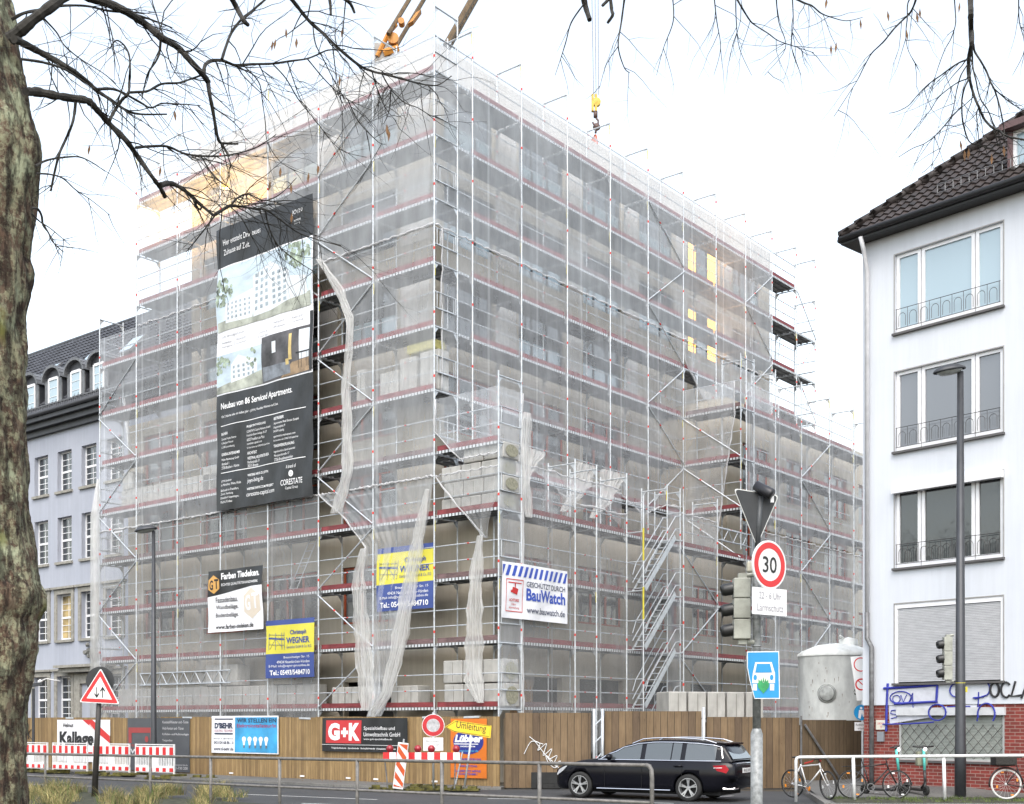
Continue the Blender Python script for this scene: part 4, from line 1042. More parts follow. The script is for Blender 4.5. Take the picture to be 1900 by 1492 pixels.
def f(t, w_, h, xf):
    bpart(t, 'sheet', [orng], lambda b, y: cloth(b, 0, w_, 0, h), 0, xf)
    bpart(t, 'blue_oval', [mat('deep_blue_print', (.02,.03,.22), .5, 0, 0)], lambda b, y: b.disc((.5*w_,-.008,.61*h),(1,0,0),(0,0,1),.42*w_,30,0,.21*h), 0, xf)
    def g(b, y): y = -.012; b.text('Lübber', .12*w_, .6*h, .78*w_, .13*h, y, 0, .05, .2); b.rect(.1*w_,.78*w_,.565*h,.58*h,y); b.text('04202/50696', .28*w_, .52*h, .42*w_, .025*h, y, 0, .03)
    bpart(t, 'title', [white_t], g, 0, xf)
    def g(b, y): y = -.012; b.text('80 JAHRE', .3*w_, .755*h, .4*w_, .045*h, y, 0, .02); b.text('www.luebber.de', .22*w_, .44*h, .56*w_, .04*h, y, 0, .03)
    bpart(t, 'blue_lettering', [mat('cyan_print', (.06,.25,.5), .5, 0, 0)], g, 0, xf)
    def g(b, y):
        y = -.012
        for s_, z, q_ in (('CONTAINER GESTELLUNG',.3,.7),('MUTTERBODEN FÜLLSAND',.245,.66),('ERDBAU RECYCLING',.185,.5),('LAGERPLATZ WEYHE',.1,.68),('SCHNELTDAMM 1',.05,.5)): b.text(s_, (1-q_)/2*w_, z*h, q_*w_, .035*h, y, 0, .02)
    bpart(t, 'lettering', [blue_t], g, 0, xf)
s0 = at_line(a, c, 838); fence_banner('orange banner with a blue oval reading Lübber on the fence end', a, c, s0, s0+1.3, .28, 2.02, f, None)

# ------------------------------------------------------------------ barrier fences, boards, beacons
refl_r = mat('red_reflective', (.6,.025,.03), .35, 0, .05); refl_w = mat('white_reflective', (.82,.82,.82), .35, 0, .04)
plas_w = mat('white_plastic', (.74,.74,.74), .5, 0, .08, 4); rubber = mat('mossy_rubber_foot', (.10,.09,.02), .9, 0, .6, 9); rubber_k = mat('black_rubber', (.02,.02,.02), .8, 0, .2)
def barrier(label, loc, rz):
    t = thing('barrier_fence', label, 'barrier', loc, rz, 'red and white barrier fences')
    b = MB(); L = 2.0
    for z in (1.0, .93, .62, .26, .22, .06): b.box(0,L,-.02,.02,z,z+.035)
    for x in (0, L-.05): b.box(x,x+.05,-.022,.022,0,1.04)
    b.build('frame', [plas_w], t)
    b = MB(); n = 22
    for i in range(n):
        x = .08+i*(L-.16)/n
        if n//2-2 < i < n//2+2: continue
        b.box(x,x+.035,-.012,.012,.28,.64)
    b.box(L/2-.14,L/2+.16,-.014,.014,.3,.62); b.build('bars', [plas_w], t)
    for nm, z0, z1 in (('upper_board',.66,.93),('lower_board',.09,.22)):
        b = MB(); m = 11
        for i in range(m): b.box(.06+i*(L-.12)/m, .06+(i+1)*(L-.12)/m, -.035, -.023, z0, z1, i % 2 == 1)
        b.build(nm, [refl_r, refl_w], t)
    b = MB(); b.box(-.15,.2,-.4,.4,-.06,.02); b.box(L-.2,L+.15,-.4,.4,-.06,.02); b.build('foot', [rubber], t)
    return t
A, Bp = V(-18.9,46.7,.12), V(-11.25,41.7,.12); d = (Bp-A); n_ = 4
lb = ('at the far left of the row','second from the left','right of the triangular sign post','at the right end of the row')
for i in range(n_):
    p = A + d*(i/n_); q_ = A + d*((i+1)/n_); dd = (q_-p).normalized(); barrier('red and white barrier fence ' + lb[i], p, math.atan2(dd.y,dd.x))
q_ = A - d/n_; barrier('red and white barrier fence half hidden by the tree trunk', q_, math.atan2(d.y,d.x))
# barrier board with lamps
D = 33.8
def px(x, y, D): return P(x, y, D)
p = px(711, 1402, D); e = px(853, 1402, D-.2)
t = thing('barrier_board', 'long red and white barrier board with red lamps before the fence', 'barrier', V(p.x, p.y, 0), math.atan2(e.y-p.y, e.x-p.x))
W_ = (V(e.x,e.y,0)-V(p.x,p.y,0)).length; zb = p.z - .17
b = MB()
for i in range(12): b.box(i*W_/12, (i+1)*W_/12, -.02, .005, zb, zb+.26, i % 2)
b.build('board', [refl_r, refl_w], t)
for x in (.18, .95, 1.32, 2.0):
    b = MB(); b.lathe([(0,-.09),(.06,-.08),(.1,-.03),(.1,.03),(.06,.08),(0,.09)], (x*W_/2.1, .03, zb+.36), 14, 0, (0,1,0)); b.box(x*W_/2.1-.07,x*W_/2.1+.07,-.0,.1,zb+.16,zb+.28)
    b.build('warning_lamp', [mat('red_lamp_lens', (.3,.02,.03), .25, 0, .1)], t, True)
for x in (.12, W_-.15): b = MB(); b.tube([(x,.04,.1),(x-.08 if x < 1 else x+.02,.04,zb+.02)], .02, 6); b.build('leg', [steel_dark], t)
def foot(label, x, y, rz, g='rubber ballast blocks'):
    b = MB(); b.prism([(-.42,-.2,0),(.42,-.2,0),(.42,.2,0),(-.42,.2,0)], (0,0,.05)); b.prism([(-.34,-.16,.05),(-.1,-.16,.05),(-.1,.16,.05),(-.34,.16,.05)], (0,0,.07)); b.prism([(.1,-.16,.05),(.34,-.16,.05),(.34,.16,.05),(.1,.16,.05)], (0,0,.07))
    o = b.build('ballast_block', [rubber], None, loc=(x,y,.03), rotz=rz, bevel=.02); return tag(o, label, 'ballast block', g)
for i, (x_, y_, D_, l_) in enumerate(((712,1466,34.6,'mossy rubber ballast block under the left leg of the barrier board'), (785,1459,35.0,'mossy rubber ballast block under the round sign, rear one'), (805,1461,34.2,'mossy rubber ballast block beside the round sign post'), (835,1464,34.4,'mossy rubber ballast block under the leaning yellow sign'), (862,1467,34.0,'mossy rubber ballast block nearest the orange banner'), (752,1469,33.9,'mossy rubber ballast block under the leaning beacon'))):
    q_ = px(x_, y_, D_); foot(l_, q_.x, q_.y, rnd.uniform(-.5,.5))
for i, (x_, D_) in enumerate(((120,46),(215,43.5),(300,41.4),(70,47),(385,41.5))): q_ = px(x_, 1440, D_); foot('mossy rubber ballast block at the barrier fences', q_.x, q_.y-.5, rnd.uniform(-1,1), 'ballast blocks at the barrier fences')
# leaning striped beacon
def beacon():
    t = thing('striped_beacon', 'leaning orange and white striped beacon before the barrier board', 'beacon', V(px(738,1460,33.4).x, 33.4, .1)); W_, H = .25, 1.28
    t.rotation_euler = (R(6), R(7.5), 0)
    b = MB(); b.box(-W_/2-.02, W_/2+.02, .0, .03, 0, H); b.build('plate', [plas_w], t, bevel=.012)
    b = MB()
    for k in range(-1, 5):
        z = k*.36; poly = [(-W_/2,z+.3),(W_/2,z),(W_/2,z+.18),(-W_/2,z+.48)]
        poly = [(x,-.004,min(max(zz,.06),H-.04)) for x, zz in poly]
        if poly[0][2] != poly[3][2] or poly[1][2] != poly[2][2]: b.face(poly)
    b.build('stripes', [mat('faded_orange_red', (.6,.1,.03), .4, 0, .15, 5)], t)
    b = MB(); b.tube([(0,.02,H),(0,.02,H+.1)], .025, 6); b.build('lamp_stub', [steel], t)
beacon()
# ------------------------------------------------------------------ traffic signs
sign_back = mat('dark_sign_back', (.035,.037,.04), .5, .2, .15, 4)
def pole_mb(h, r, n=12): b = MB(); b.tube([(0,0,0),(0,0,h)], r, n); return b
num = mat('sign_black', (.015,.015,.015), .4, 0, 0)
# oncoming traffic triangle, leaning post, round back plate behind
D = 29.6; g = px(175, 1472, D)
t = thing('warning_sign', 'white triangular sign with red rim and two arrows on a leaning dark post', 'sign', V(g.x, D, .08), 0)
top = px(187, 1240, D); dx, h = top.x - g.x, top.z - .08
b = MB(); b.tube([(0,0,0),(dx*.9,0,h*.93)], [.075,.055], 10); b.build('post', [mat('dark_post', (.05,.045,.042), .6, .1, .2, 8)], t, True)
c1, c2, c3 = [px(x,y,D-.07) - V(g.x,D,.08) for x, y in ((148,1303),(223,1307),(188,1240))]
cen = (c1+c2+c3)/3
def tri(k, y, rnd_=.08):
    pts = []
    P3 = [cen + (c-cen)*k for c in (c1,c2,c3)]
    for i in range(3):
        a, p_, c = P3[i-1], P3[i], P3[(i+1)%3]
        for s in range(5):
            f = s/4; u = p_ + (a-p_).normalized()*rnd_*k*(1-f); v = p_ + (c-p_).normalized()*rnd_*k*f
            q_ = u.lerp(v, f) if 0 < f < 1 else (u if f == 0 else v); q_ = q_.lerp(p_, .25 if 0 < f < 1 else 0); pts.append(V(q_.x, y, q_.z))
    return pts
b = MB(); b.prism(tri(1.0, -.12), (0,.025,0)); b.build('plate', [white_p], t)
b = MB(); b.face(tri(.93, -.124)); b.build('red_rim', [refl_r], t)
b = MB(); b.face(tri(.63, -.128, .02)); b.build('white_field', [refl_w], t)
b = MB(); s = (c2-c1).length
for x0, up in ((-.07, False), (.075, True)):
    cx, cz = cen.x + x0*s, cen.z - .02*s; hh = .13*s
    b.rect(cx-.012*s, cx+.012*s, cz-hh, cz+hh, -.132); zt = cz + (hh if up else -hh); dz = -.09*s if up else .09*s
    b.face(((cx,-.132,zt+.01*s*(1 if up else -1)),(cx-.065*s,-.132,zt+dz),(cx-.045*s,-.132,zt+dz*1.3),(cx,-.132,zt+dz*.45))); b.face(((cx,-.132,zt+.01*s*(1 if up else -1)),(cx+.065*s,-.132,zt+dz),(cx+.045*s,-.132,zt+dz*1.3),(cx,-.132,zt+dz*.45)))
b.build('arrows', [num], t)
b = MB(); q_ = px(184, 1263, D) - V(g.x,D,.08); b.lathe([(0,.06),(.34,.06),(.34,.08),(0,.08)], (q_.x, 0, q_.z), 28, 0, (0,1,0)); b.build('back_plate', [sign_back], t)
# no vehicles sign with extra plate
D = 34.3; g = px(804, 1462, D)
t = thing('no_vehicles_sign', 'round red rimmed sign with a white plate below, before the fence', 'sign', V(g.x, D, 0.05))
top = px(805, 1322, D).z - .05
b = pole_mb(top, .03); b.build('post', [steel], t, True)
z = px(0, 1346, D).z - .05
b = MB(); b.lathe([(0,-.05),(.315,-.05),(.315,-.03),(0,-.03)], (0,0,z), 32, 0, (0,1,0)); b.build('plate', [white_p], t)
b = MB(); b.ring((0,-.053,z), (1,0,0), (0,0,1), .185, .3); b.build('red_rim', [mat('worn_sign_red', (.48,.02,.03), .4, 0, .12, 5)], t)
b = MB(); b.disc((0,-.053,z), (1,0,0), (0,0,1), .18, 28); b.build('scuffed_field', [mat('scuffed_sign_white', (.5,.5,.52), .5, 0, .35, 6)], t)
z = px(0, 1382, D).z - .05
b = MB(); b.box(-.28,.28,-.05,-.03,z-.17,z+.2); b.build('extra_plate', [white_p], t, bevel=.02)
b = MB()
for i, s_ in enumerate(('Baustellen-','fahrzeuge','frei')): b.text(s_, (-.19,-.17,-.08)[i], z+.07-.1*i, (.38,.34,.15)[i], .065, -.055)
b.build('lettering', [mat('faded_lettering', (.25,.25,.25), .5, 0, 0)], t)
# detour arrow on a leaning post
D = 34.0; g = px(861, 1458, D)
t = thing('detour_sign', 'yellow arrow sign reading Umleitung on a leaning post', 'sign', V(g.x, D, .05))
o = V(g.x, D, .05); rel = lambda x, y, dy=0: px(x, y, D) - o + V(0, dy, 0)
b = MB(); b.tube([(0,0,0), rel(877,1352)], .028, 8); b.build('post', [steel], t, True)
b = MB(); b.tube([rel(845,1456,.1), rel(858,1395,.1)], .02, 8); b.build('strut', [steel], t)
ye = mat('sign_yellow', (.82,.58,.03), .35, 0, .06, 3)
pl = [(826,1351),(845,1336),(912,1346),(910,1370),(840,1357)]
pl = [(826,1349),(844,1336.5),(912,1346.5),(910,1369.5),(842,1358)]
b = MB(); b.prism([rel(x,y,-.03) for x,y in pl], (0,-.02,0)); b.build('plate', [ye], t)
b = MB(); pts = [rel(868 + (x-868)*.95, 1351 + (y-1351)*.85, -.055) for x,y in pl]; b.tube(pts + [pts[0]], .006, 4); 
q0 = rel(845.5, 1354.5, -.056); ang = math.atan2(-(1364-1351), 911-826)
b.text('Umleitung', q0.x, q0.z, .83, .26, q0.y, 0, .0, 0, -.15); b.build('lettering', [num], t)
# right sign post in the foreground
D = 15.4; X = (1404-950)/F*D
t = thing('sign_pole', 'tall grey signal pole with stacked signs in the right foreground', 'sign pole', V(X, D, .1))
zz = lambda y, D_=D: P(0, y, D_).z - .1
grey_pole = mat('speckled_galvanised_pole', (.27,.28,.28), .5, .15, .3, 14, (1,1,1), .15)
b = MB(); b.tube([(0,0,-.1),(0,0,zz(1362))], .077, 16); b.tube([(0,0,zz(1362)),(0,0,zz(1352))], [.077,.055], 16, cap=False); b.tube([(-.0,0,zz(1352)),(.0,0,zz(925))], .052, 16); b.tube([(0,0,zz(1200)),(0,0,zz(1202)+.03)], .06, 16); b.tube([(0,0,zz(1149)),(0,0,zz(1147))], .06, 16)
b.build('pole', [grey_pole], t, True)
def on_pole(x, y, dy=0): return P(x, y, D) - V(X, D, .1) + V(0, dy, 0)
# give way sign from behind
f3 = [on_pole(1356,911,-.1), on_pole(1442,922,-.02), on_pole(1400,1018,-.06)]
def rtri(pts, k, off, rr_=.05):
    c = (pts[0]+pts[1]+pts[2])/3; P3 = [c+(p-c)*k for p in pts]; out = []
    for i in range(3):
        a, p_, q_ = P3[i-1], P3[i], P3[(i+1)%3]
        u = p_+(a-p_).normalized()*rr_; v = p_+(q_-p_).normalized()*rr_
        for f in (0,.33,.66,1): out.append(u.lerp(p_,.75*f).lerp(p_.lerp(v,f*.9+.1*f), f) + V(0,off,0))
    return out
b = MB(); b.prism(rtri(f3,1,-.09), (0,.02,0)); b.build('give_way_rim', [mat('bare_aluminium_edge', (.6,.6,.58), .4, .5, .05)], t)
b = MB(); b.prism(rtri(f3,.95,-.094), (0,.002,0)); b.build('give_way_back', [sign_back], t)
b = MB(); b.tube([on_pole(1401,1020,-.14), on_pole(1407,925,-.14)], .035, 10); b.build('give_way_bracket', [mat('dark_bracket', (.08,.085,.09), .5, .3, .2, 5)], t, True)
b = MB(); p_, q_ = on_pole(1397,905,-.16), on_pole(1425,925,-.26); dv = (q_-p_); b.tube([p_, p_+dv*.9, q_], [.062,.07,.066], 16); b.build('spot_lamp', [mat('black_lamp_housing', (.03,.03,.035), .4, .2, .2, 6)], t, True)
b = MB(); b.box(*(lambda c:(c.x-.02,c.x+.02))(on_pole(1426,934)), -.22,-.21, zz(938),zz(926)); b.build('sticker', [white_t], t)
# 30 sign turned away: its plate stands at an angle on the pole
ang = R(36)
def plate(name, cx, cy, mats, fn):
    c = P(cx, cy, D-.30) - V(X, D, .1)
    b = MB(); fn(b); o = b.build(name, mats, t); o.location = c; o.rotation_euler = (0,0,ang); return o
r30 = .30
def fn(b): b.lathe([(0,0),(r30,0),(r30,.02),(0,.02)], (0,0,0), 36, 0, (0,1,0))
o30 = plate('speed_sign', 1428, 1048, [white_p], fn)
def sub(o, name, mats, fn): b = MB(); fn(b); q_ = b.build(name, mats, o); return q_
sub(o30, 'red_ring', [refl_r, mat('orange_ring', (.68,.25,.02), .35, 0, .05)], lambda b: b.ring((0,-.003,0),(1,0,0),(0,0,1),.2,.275,40))  # second slot holds an orange that no ring face uses
sub(o30, 'numeral', [num], lambda b: (b.text('30', -.125, -.1, .25, .2, -.004, 0, .01)))
def fn(b): b.box(-.3,.3,0,.02,-.165,.165)
pl2 = plate('time_plate', 1429, 1116.5, [refl_w], fn)
sub(pl2, 'lettering', [mat('pale_lettering', (.32,.3,.34), .5, 0, 0)], lambda b: (b.text('22 - 6 Uhr', -.2, .03, .4, .085, -.004), b.text('Lärmschutz', -.235, -.12, .47, .09, -.004)))
# green zone style car sign, bent
def fn(b): b.prism([(-.2,0,.295),(.2,0,.295),(.2,0,-.295),(-.12,0,-.295),(-.2,0,-.0)], (0,.012,0))
q_ = on_pole(1412, 1253.5); blue_s = mat('sign_blue', (.015,.27,.58), .35, 0, .1, 2)
b = MB(); b.prism([(-.2,0,.295),(.19,0,.295),(.2,0,-.295),(-.11,0,-.295),(-.17,0,-.06),(-.2,0,.1)], (0,.012,0)); o = b.build('car_sign', [white_p], t); o.location = q_ + V(0,-.15,0); o.rotation_euler = (0,0,R(-12))
sub(o, 'blue_field', [blue_s], lambda b: b.face([(x*.95,-.003,z*.96) for x, z in ((-.2,.295),(.19,.295),(.2,-.295),(-.11,-.295),(-.17,-.06),(-.2,.1))]))
def fn(b):
    y = -.006; b.face([(x,y,z) for x, z in ((-.13,.02),(-.1,.16),(.1,.16),(.14,.02),(.14,-.1),(-.14,-.1))]); b.rect(-.13,-.08,-.19,-.11,y); b.rect(.08,.13,-.19,-.11,y)
sub(o, 'car_mark', [mat('cream_print', (.75,.73,.68), .4, 0, 0)], fn)
sub(o, 'car_glass', [blue_s], lambda b: (b.face([(x,-.009,z) for x, z in ((-.1,.03),(-.08,.14),(.08,.14),(.105,.03))]), b.disc((-.1,-.009,-.03),(1,0,0),(0,0,1),.022,12,0,.035), b.disc((.1,-.009,-.03),(1,0,0),(0,0,1),.022,12,0,.035)))
def fn(b):
    y = -.012
    b.face([(x,y,z) for x, z in ((0,-.23),(-.065,-.15),(-.07,-.1),(-.035,-.075),(0,-.095),(.035,-.075),(.07,-.1),(.065,-.15))])
    for i in range(5): x = -.05+.025*i; b.face(((x-.012,y,-.085),(x+.012,y,-.085),(x+.004*(i-2),y,-.02-abs(i-2)*.012)))
sub(o, 'green_heart_sticker', [mat('green_sticker', (.03,.3,.1), .5, 0, .2, 8)], fn)
# traffic light seen from the side
ts = mat('grey_green_signal_case', (.34,.345,.30), .5, 0, .22, 5); ts_d = mat('signal_dark', (.02,.02,.02), .4, 0, 0)
def signal(par, c, w_, h, rz, vis=-1, case=ts):
    o = thing('traffic_light', '', '', c, rz); o.parent = par
    for k in ('label','category'):
        if k in o: del o[k]
    for i in range(3):
        z = h*(i/3); b = MB(); b.box(0,w_,-.1,.1,z+.004,z+h/3-.004); q_ = b.build('signal_case', [case], o, bevel=.012)
        b = MB(); r_ = h/3*.30; b.lathe([(r_*1.02,0),(r_,.11),(r_*.8,.15),(r_*.78,.15),(r_*.95,0)], (0 if vis < 0 else w_,0,z+h/6), 16, 0, (vis,0,-.18), 0, 360); b.build('visor', [ts_d], q_, True)
    b = MB(); b.box(w_*.3,w_*.8,-.05,.05,h,h+.06); b.tube([(w_*.6,0,h+.03),(w_*1.25,0,h+.05)], .03, 8); b.box(w_*.3,w_*.8,-.05,.05,-.06,0); b.tube([(w_*.6,0,-.03),(w_*1.25,0,-.03)], .03, 8); b.build('bracket', [case], o)
    return o
signal(t, on_pole(1360,1187,-.0), .21, zz(1073)-zz(1187), R(-4))
b = MB(); b.box(*(lambda c:(c.x-.05,c.x+.05))(on_pole(1393,1050)), -.05,.05, zz(1062), zz(1042)); b.build('junction_box', [mat('beige_box', (.5,.47,.38), .5, 0, .15)], t, bevel=.02)
# ------------------------------------------------------------------ street lamps
lampm = mat('dark_grey_lamp_post', (.055,.058,.065), .45, .3, .1, 5)
def street_lamp(label, x, y, h, r0, r1, hd=1.0, side=-1, z0=0.0):
    t = thing('street_lamp', label, 'street lamp', V(x, y, z0))
    b = MB(); b.tube([(0,0,-.05),(0,0,1.2),(0,0,1.25),(0,0,h)], [r0,r0,r0*.93,r1], 14); b.build('post', [lampm], t, True)
    b = MB(); a = hd
    prof = [(0,.16),(.12,.15),(.24,.11),(.32,.04),(.34,0),(.33,-.015)]
    b.lathe([(r_*a, z*a) for r_, z in prof], (0,0,0), 22)
    o = b.build('lamp_head', [lampm], t, True); o.location = (side*.28*a, 0, h+.03); o.scale = (1.25,.75,1); o.rotation_euler = (0, R(-9)*side*-1, 0)
    b = MB(); b.lathe([(.27*a,-.02),(.2*a,-.09*a),(.0,-.12*a)], (0,0,0), 20); q_ = b.build('lamp_glass', [mat('lamp_diffuser', (.3,.32,.3), .2, 0, .2, 6)], o, True)
    return t
x = px(285, 1325, 44.6).x
street_lamp('dark street lamp with a flat head before the left scaffold', x, 44.6, P(0,985,44.6).z, .115, .06, 1.0, -1)
t = street_lamp('tall dark street lamp before the white house on the right', 10.91, 29.9, P(0,690,29.9).z - .12, .135, .075, .95, -1, .12)
t.name = 'street_lamp'
lp = P(1782, 1478, 29.9)
signal(t, P(1750,1262,29.9) - V(10.91,29.9,.12), .2, (1262-1182)/F*29.9, R(-3))
b = MB(); b.tube([(0,0,P(0,1277,29.9).z),(0,0,P(0,1276,29.9).z-.0)], .12, 14); b.box(.1,.16,-.04,.04,P(0,1286,29.9).z-.1,P(0,1276,29.9).z-.1); b.build('clamp_plate', [yel_mark], t)
# floodlight at the far left
q_ = px(62, 1285, 50)
t = thing('floodlight', 'small dark floodlight on a post at the edge of the tree trunk', 'floodlight', V(q_.x, 50, 0))
b = MB(); b.tube([(0,0,0),(0,0,P(0,1278,50).z)], .06, 8); b.build('post', [lampm], t); z = P(0,1272,50).z; b = MB(); b.obox((-.22,-.2,z-.08),(.65,0,.1),(0,.3,0),(0,0,.12)); b.build('lamp_head', [lampm], t)
# ------------------------------------------------------------------ railings
a0, a1 = V(-12.9,32.5,0), V(2.08,19.05,0); dd = (a1-a0); Lr = dd.length; dd = dd/Lr
t = thing('pipe_railing', 'long grey two rail pipe railing across the foreground with a rounded end', 'railing', a0)
zt = lambda s: 1.085 + (1.265-1.085)*s/Lr
def rail(b, dz, ext=0):
    b.tube([dd*s + V(0,0,zt(s)+dz) for s in [-9] + [Lr*i/12 for i in range(13)]], .032 if dz == 0 else .027, 10)
b = MB(); rail(b, 0); e = dd*Lr + V(0,0,zt(Lr)); b.tube([e, e+dd*.06-V(0,0,.015), e+dd*.1-V(0,0,.07), e+dd*.11-V(0,0,.2), e+dd*.11-V(0,0,1.35)], .036, 10); b.build('top_rail', [rail_grey], t, True)
b = MB(); b.tube([dd*s + V(0,0,zt(s)-.58) for s in (-9,0,Lr/2,Lr+.1)], .026, 10); b.build('lower_rail', [rail_grey], t, True)
for xp in (30, 84, 180, 279, 391, 519, 663, 820, 1001):
    r_ = (xp-950)/F; s = (r_*a0.y - a0.x)/(dd.x - r_*dd.y); b = MB(); b.tube([dd*s+V(0,0,zt(s)-1.3), dd*s+V(0,0,zt(s))], .034, 8); b.build('post', [rail_grey], t, True)
worn_white = mat('chipped_white_paint', (.68,.68,.68), .5, 0, .12, 12)
# white bicycle rail on the right
t = thing('bicycle_rail', 'white painted tube rail with bicycles leaning on it', 'railing', V(0,0,.1))
D = 28.7; zr = 1.0
pts = [(1477,D+.2),(1600,D),(1760,D-.2),(1900,D-.45),(2100,D-.8)]
top = [V((x-950)/F*d, d, zr + .02*i) for i, (x, d) in enumerate(pts)]
b = MB(); b.tube([top[0]+V(0,0,-1.05), top[0]+V(0,0,-.08), top[0]+V(.02,0,-.02), top[0]+V(.08,0,0)] + top[1:], .037, 10); b.build('rail', [worn_white], t, True)
for xp, d in ((1583,D+.03),(1751,D-.18)):
    p_ = V((xp-950)/F*d, d, 0); b = MB(); b.tube([p_+V(.03,0,-.08), p_+V(0,0,zr)], .04, 10); b.build('post', [worn_white], t, True)
# black plastic foot plates leaning on the fence
b = MB()
for i in range(5):
    for k in range(3): b.box(i*.17, i*.17+.15, k*.02, k*.02+.06, .02+k*.15, .15+k*.15)
b.box(0,.85,.03,.09,.0,.48); tag(b.build('plastic_base', [rubber_k], None, loc=(.55,35.2,0), rotz=0), 'black plastic fence base leaning against the brown panel', 'fence base')
# ------------------------------------------------------------------ the lavender house on the left
lav = render_wall('lavender_render', (.40,.42,.48), (.35,.37,.43), .4, .12)
tile_d = None
def tile_mat(name, c, c2, sx, sz):
    m, t, b = nodes_of(name); b.inputs['Roughness'].default_value = .55
    br = N(t, 'ShaderNodeTexBrick'); t.links.new(coord(t, (1,1,1), 'UV'), br.inputs[0]); br.offset = 0; br.inputs['Scale'].default_value = 1
    br.inputs['Brick Width'].default_value = sx; br.inputs['Row Height'].default_value = sz; br.inputs['Mortar Size'].default_value = .02; br.inputs['Mortar Smooth'].default_value = 1; br.inputs['Bias'].default_value = 0
    br.inputs['Color1'].default_value = (*c,1); br.inputs['Color2'].default_value = (*c2,1); br.inputs['Mortar'].default_value = (*[q*.25 for q in c],1)
    t.links.new(br.outputs[0], b.inputs['Base Color']); bump(t, b, br.outputs[1], -.8, .05); return m
def tiles(name, o, ux, uv, w_, h, m, parent, cw=.3, rh=.36, lift=.05, clip=None):
    """pantiles modelled as a stepped, waved sheet with real relief"""
    o, ux, uv = Vector(o), Vector(ux).normalized(), Vector(uv).normalized(); n = ux.cross(uv).normalized()
    if n.z < 0: n = -n
    b = MB(); nc = int(w_/cw); nr = int(h/rh); K = 4
    for r in range(nr):
        for c in range(nc):
            if clip and not clip((c+.5)*cw, (r+.5)*rh): continue
            i0 = len(b.v)
            for k in range(K+1):
                u = (c + k/K)*cw; z = .03*math.sin(2*math.pi*k/K)*1.0
                for v, up in ((r*rh-.03, lift), ((r+1)*rh, 0.0)): b.v.append(tuple(o + ux*u + uv*v + n*(z+up)))
                b.v.append(tuple(o + ux*u + uv*(r*rh-.03) + n*(z)))
            for k in range(K):
                A = i0+k*3; b.f.append((A, A+3, A+4, A+1)); b.m.append(0); b.f.append((A+2, A+5, A+3, A)); b.m.append(0)
    return b.build(name, [m], parent)
slate = mat('dark_roof_tile', (.045,.047,.055), .5, 0, .35, 2)
stone = mat('sandstone_trim', (.30,.285,.25), .8, 0, .2, 6)
H0 = C0 + DR*1.9                                  # facade plane of the lavender house, u negative to the left
lh = thing('lavender_house', 'pale lavender old house with dark tiled roof and dormers on the left', 'house', H0, AL)
rows_h = ((12.29,14.09),(9.11,11.12),(5.6,7.65),(1.9,3.96)); cs = [-26.2-1.95*i for i in range(-3,8)]
holes = []
for (z0, z1) in rows_h:
    for c_ in cs:
        if c_ > -20 or (z0 < 2 and abs(c_+22.3) < .5): continue
        holes.append((c_-.58, c_+.58, z0, z1))
b = MB(); wall(b, (0,0,0), (1,0,0), -45, -14.3, 0, 15.2, holes, (0,1,0), .28)
b.face(((-14.3,0,0),(-14.3,9,0),(-14.3,9,15.2),(-14.3,0,15.2)))
b.build('wall', [lav], lh)
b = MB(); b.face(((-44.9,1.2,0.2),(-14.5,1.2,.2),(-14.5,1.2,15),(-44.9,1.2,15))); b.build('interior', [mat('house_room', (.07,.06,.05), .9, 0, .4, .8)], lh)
curtain = mat('warm_curtain', (.4,.3,.14), .7, 0, .5, 1.5)
for a, c_, z0, z1 in holes:
    if a > -19 or a < -33: continue
    f = MB(); g_ = MB(); y0 = .2; T = .07; h = z1-z0
    for x in (a, c_-T): f.box(x, x+T, y0, y0+.07, z0, z1)
    for z in (z0, z0+h*.47, z1-T): f.box(a+T, c_-T, y0+.003, y0+.065, z, z+T*1.3)
    for hz_ in (z0+.09, z0+h*.47+.09):
        ph = h*.47-.12
        for i in (1,2): f.box(a+T, c_-T, y0+.01, y0+.04, hz_+ph*i/3, hz_+ph*i/3+.025)
        f.box((a+c_)/2-.012, (a+c_)/2+.012, y0+.012, y0+.038, hz_, hz_+ph)
    g_.rect(a+T, c_-T, z0+.05, z1-.05, y0+.03)
    o = f.build('window', [white_frame], lh); g_.build('pane', [curtain if (z0 == 5.6 and -25 < a < -23) else glass], o)
    s_ = MB(); s_.box(a-.1, c_+.1, -.1, .2, z0-.12, z0-.003); s_.build('sill', [stone], o)
    if z0 < 6:
        s_ = MB(); s_.box(a-.22,a-.003,-.05,.01,z0-.1,z1+.2); s_.box(c_+.003,c_+.22,-.05,.01,z0-.1,z1+.2); s_.box(a-.003,c_+.003,-.05,.01,z1+.003,z1+.2); s_.box(a-.35,c_+.35,-.14,.0,z1+.23,z1+.33); s_.build('surround', [stone], o)
trim = mat('dark_cornice', (.04,.042,.048), .45, 0, .2, 4)
b = MB(); b.box(-45,-14.3,-.18,.0,15.0,15.25); b.box(-45,-14.3,-.4,.0,15.25,15.5); b.box(-45,-14.3,-.6,.0,15.5,15.68); b.build('cornice', [trim], lh)
b = MB(); b.tube([(-45,-.66,15.78),(-14.3,-.66,15.78)], .1, 8); b.build('gutter', [trim], lh, True)
tiles('roof', (-45,-.55,15.72), (1,0,0), (0,5.4,5.9), 30.4, 8.0, slate, lh)
b = MB(); b.face(((-45,-.5,15.6),(-14.6,-.5,15.6),(-14.6,4.9,21.55),(-45,4.9,21.55))); b.face(((-45,4.9,21.55),(-14.6,4.9,21.55),(-14.6,10,15.6),(-45,10,15.6))); b.face(((-14.6,-.5,15.6),(-14.6,10,15.6),(-14.6,4.9,21.55))); b.build('roof_deck', [slate], lh)
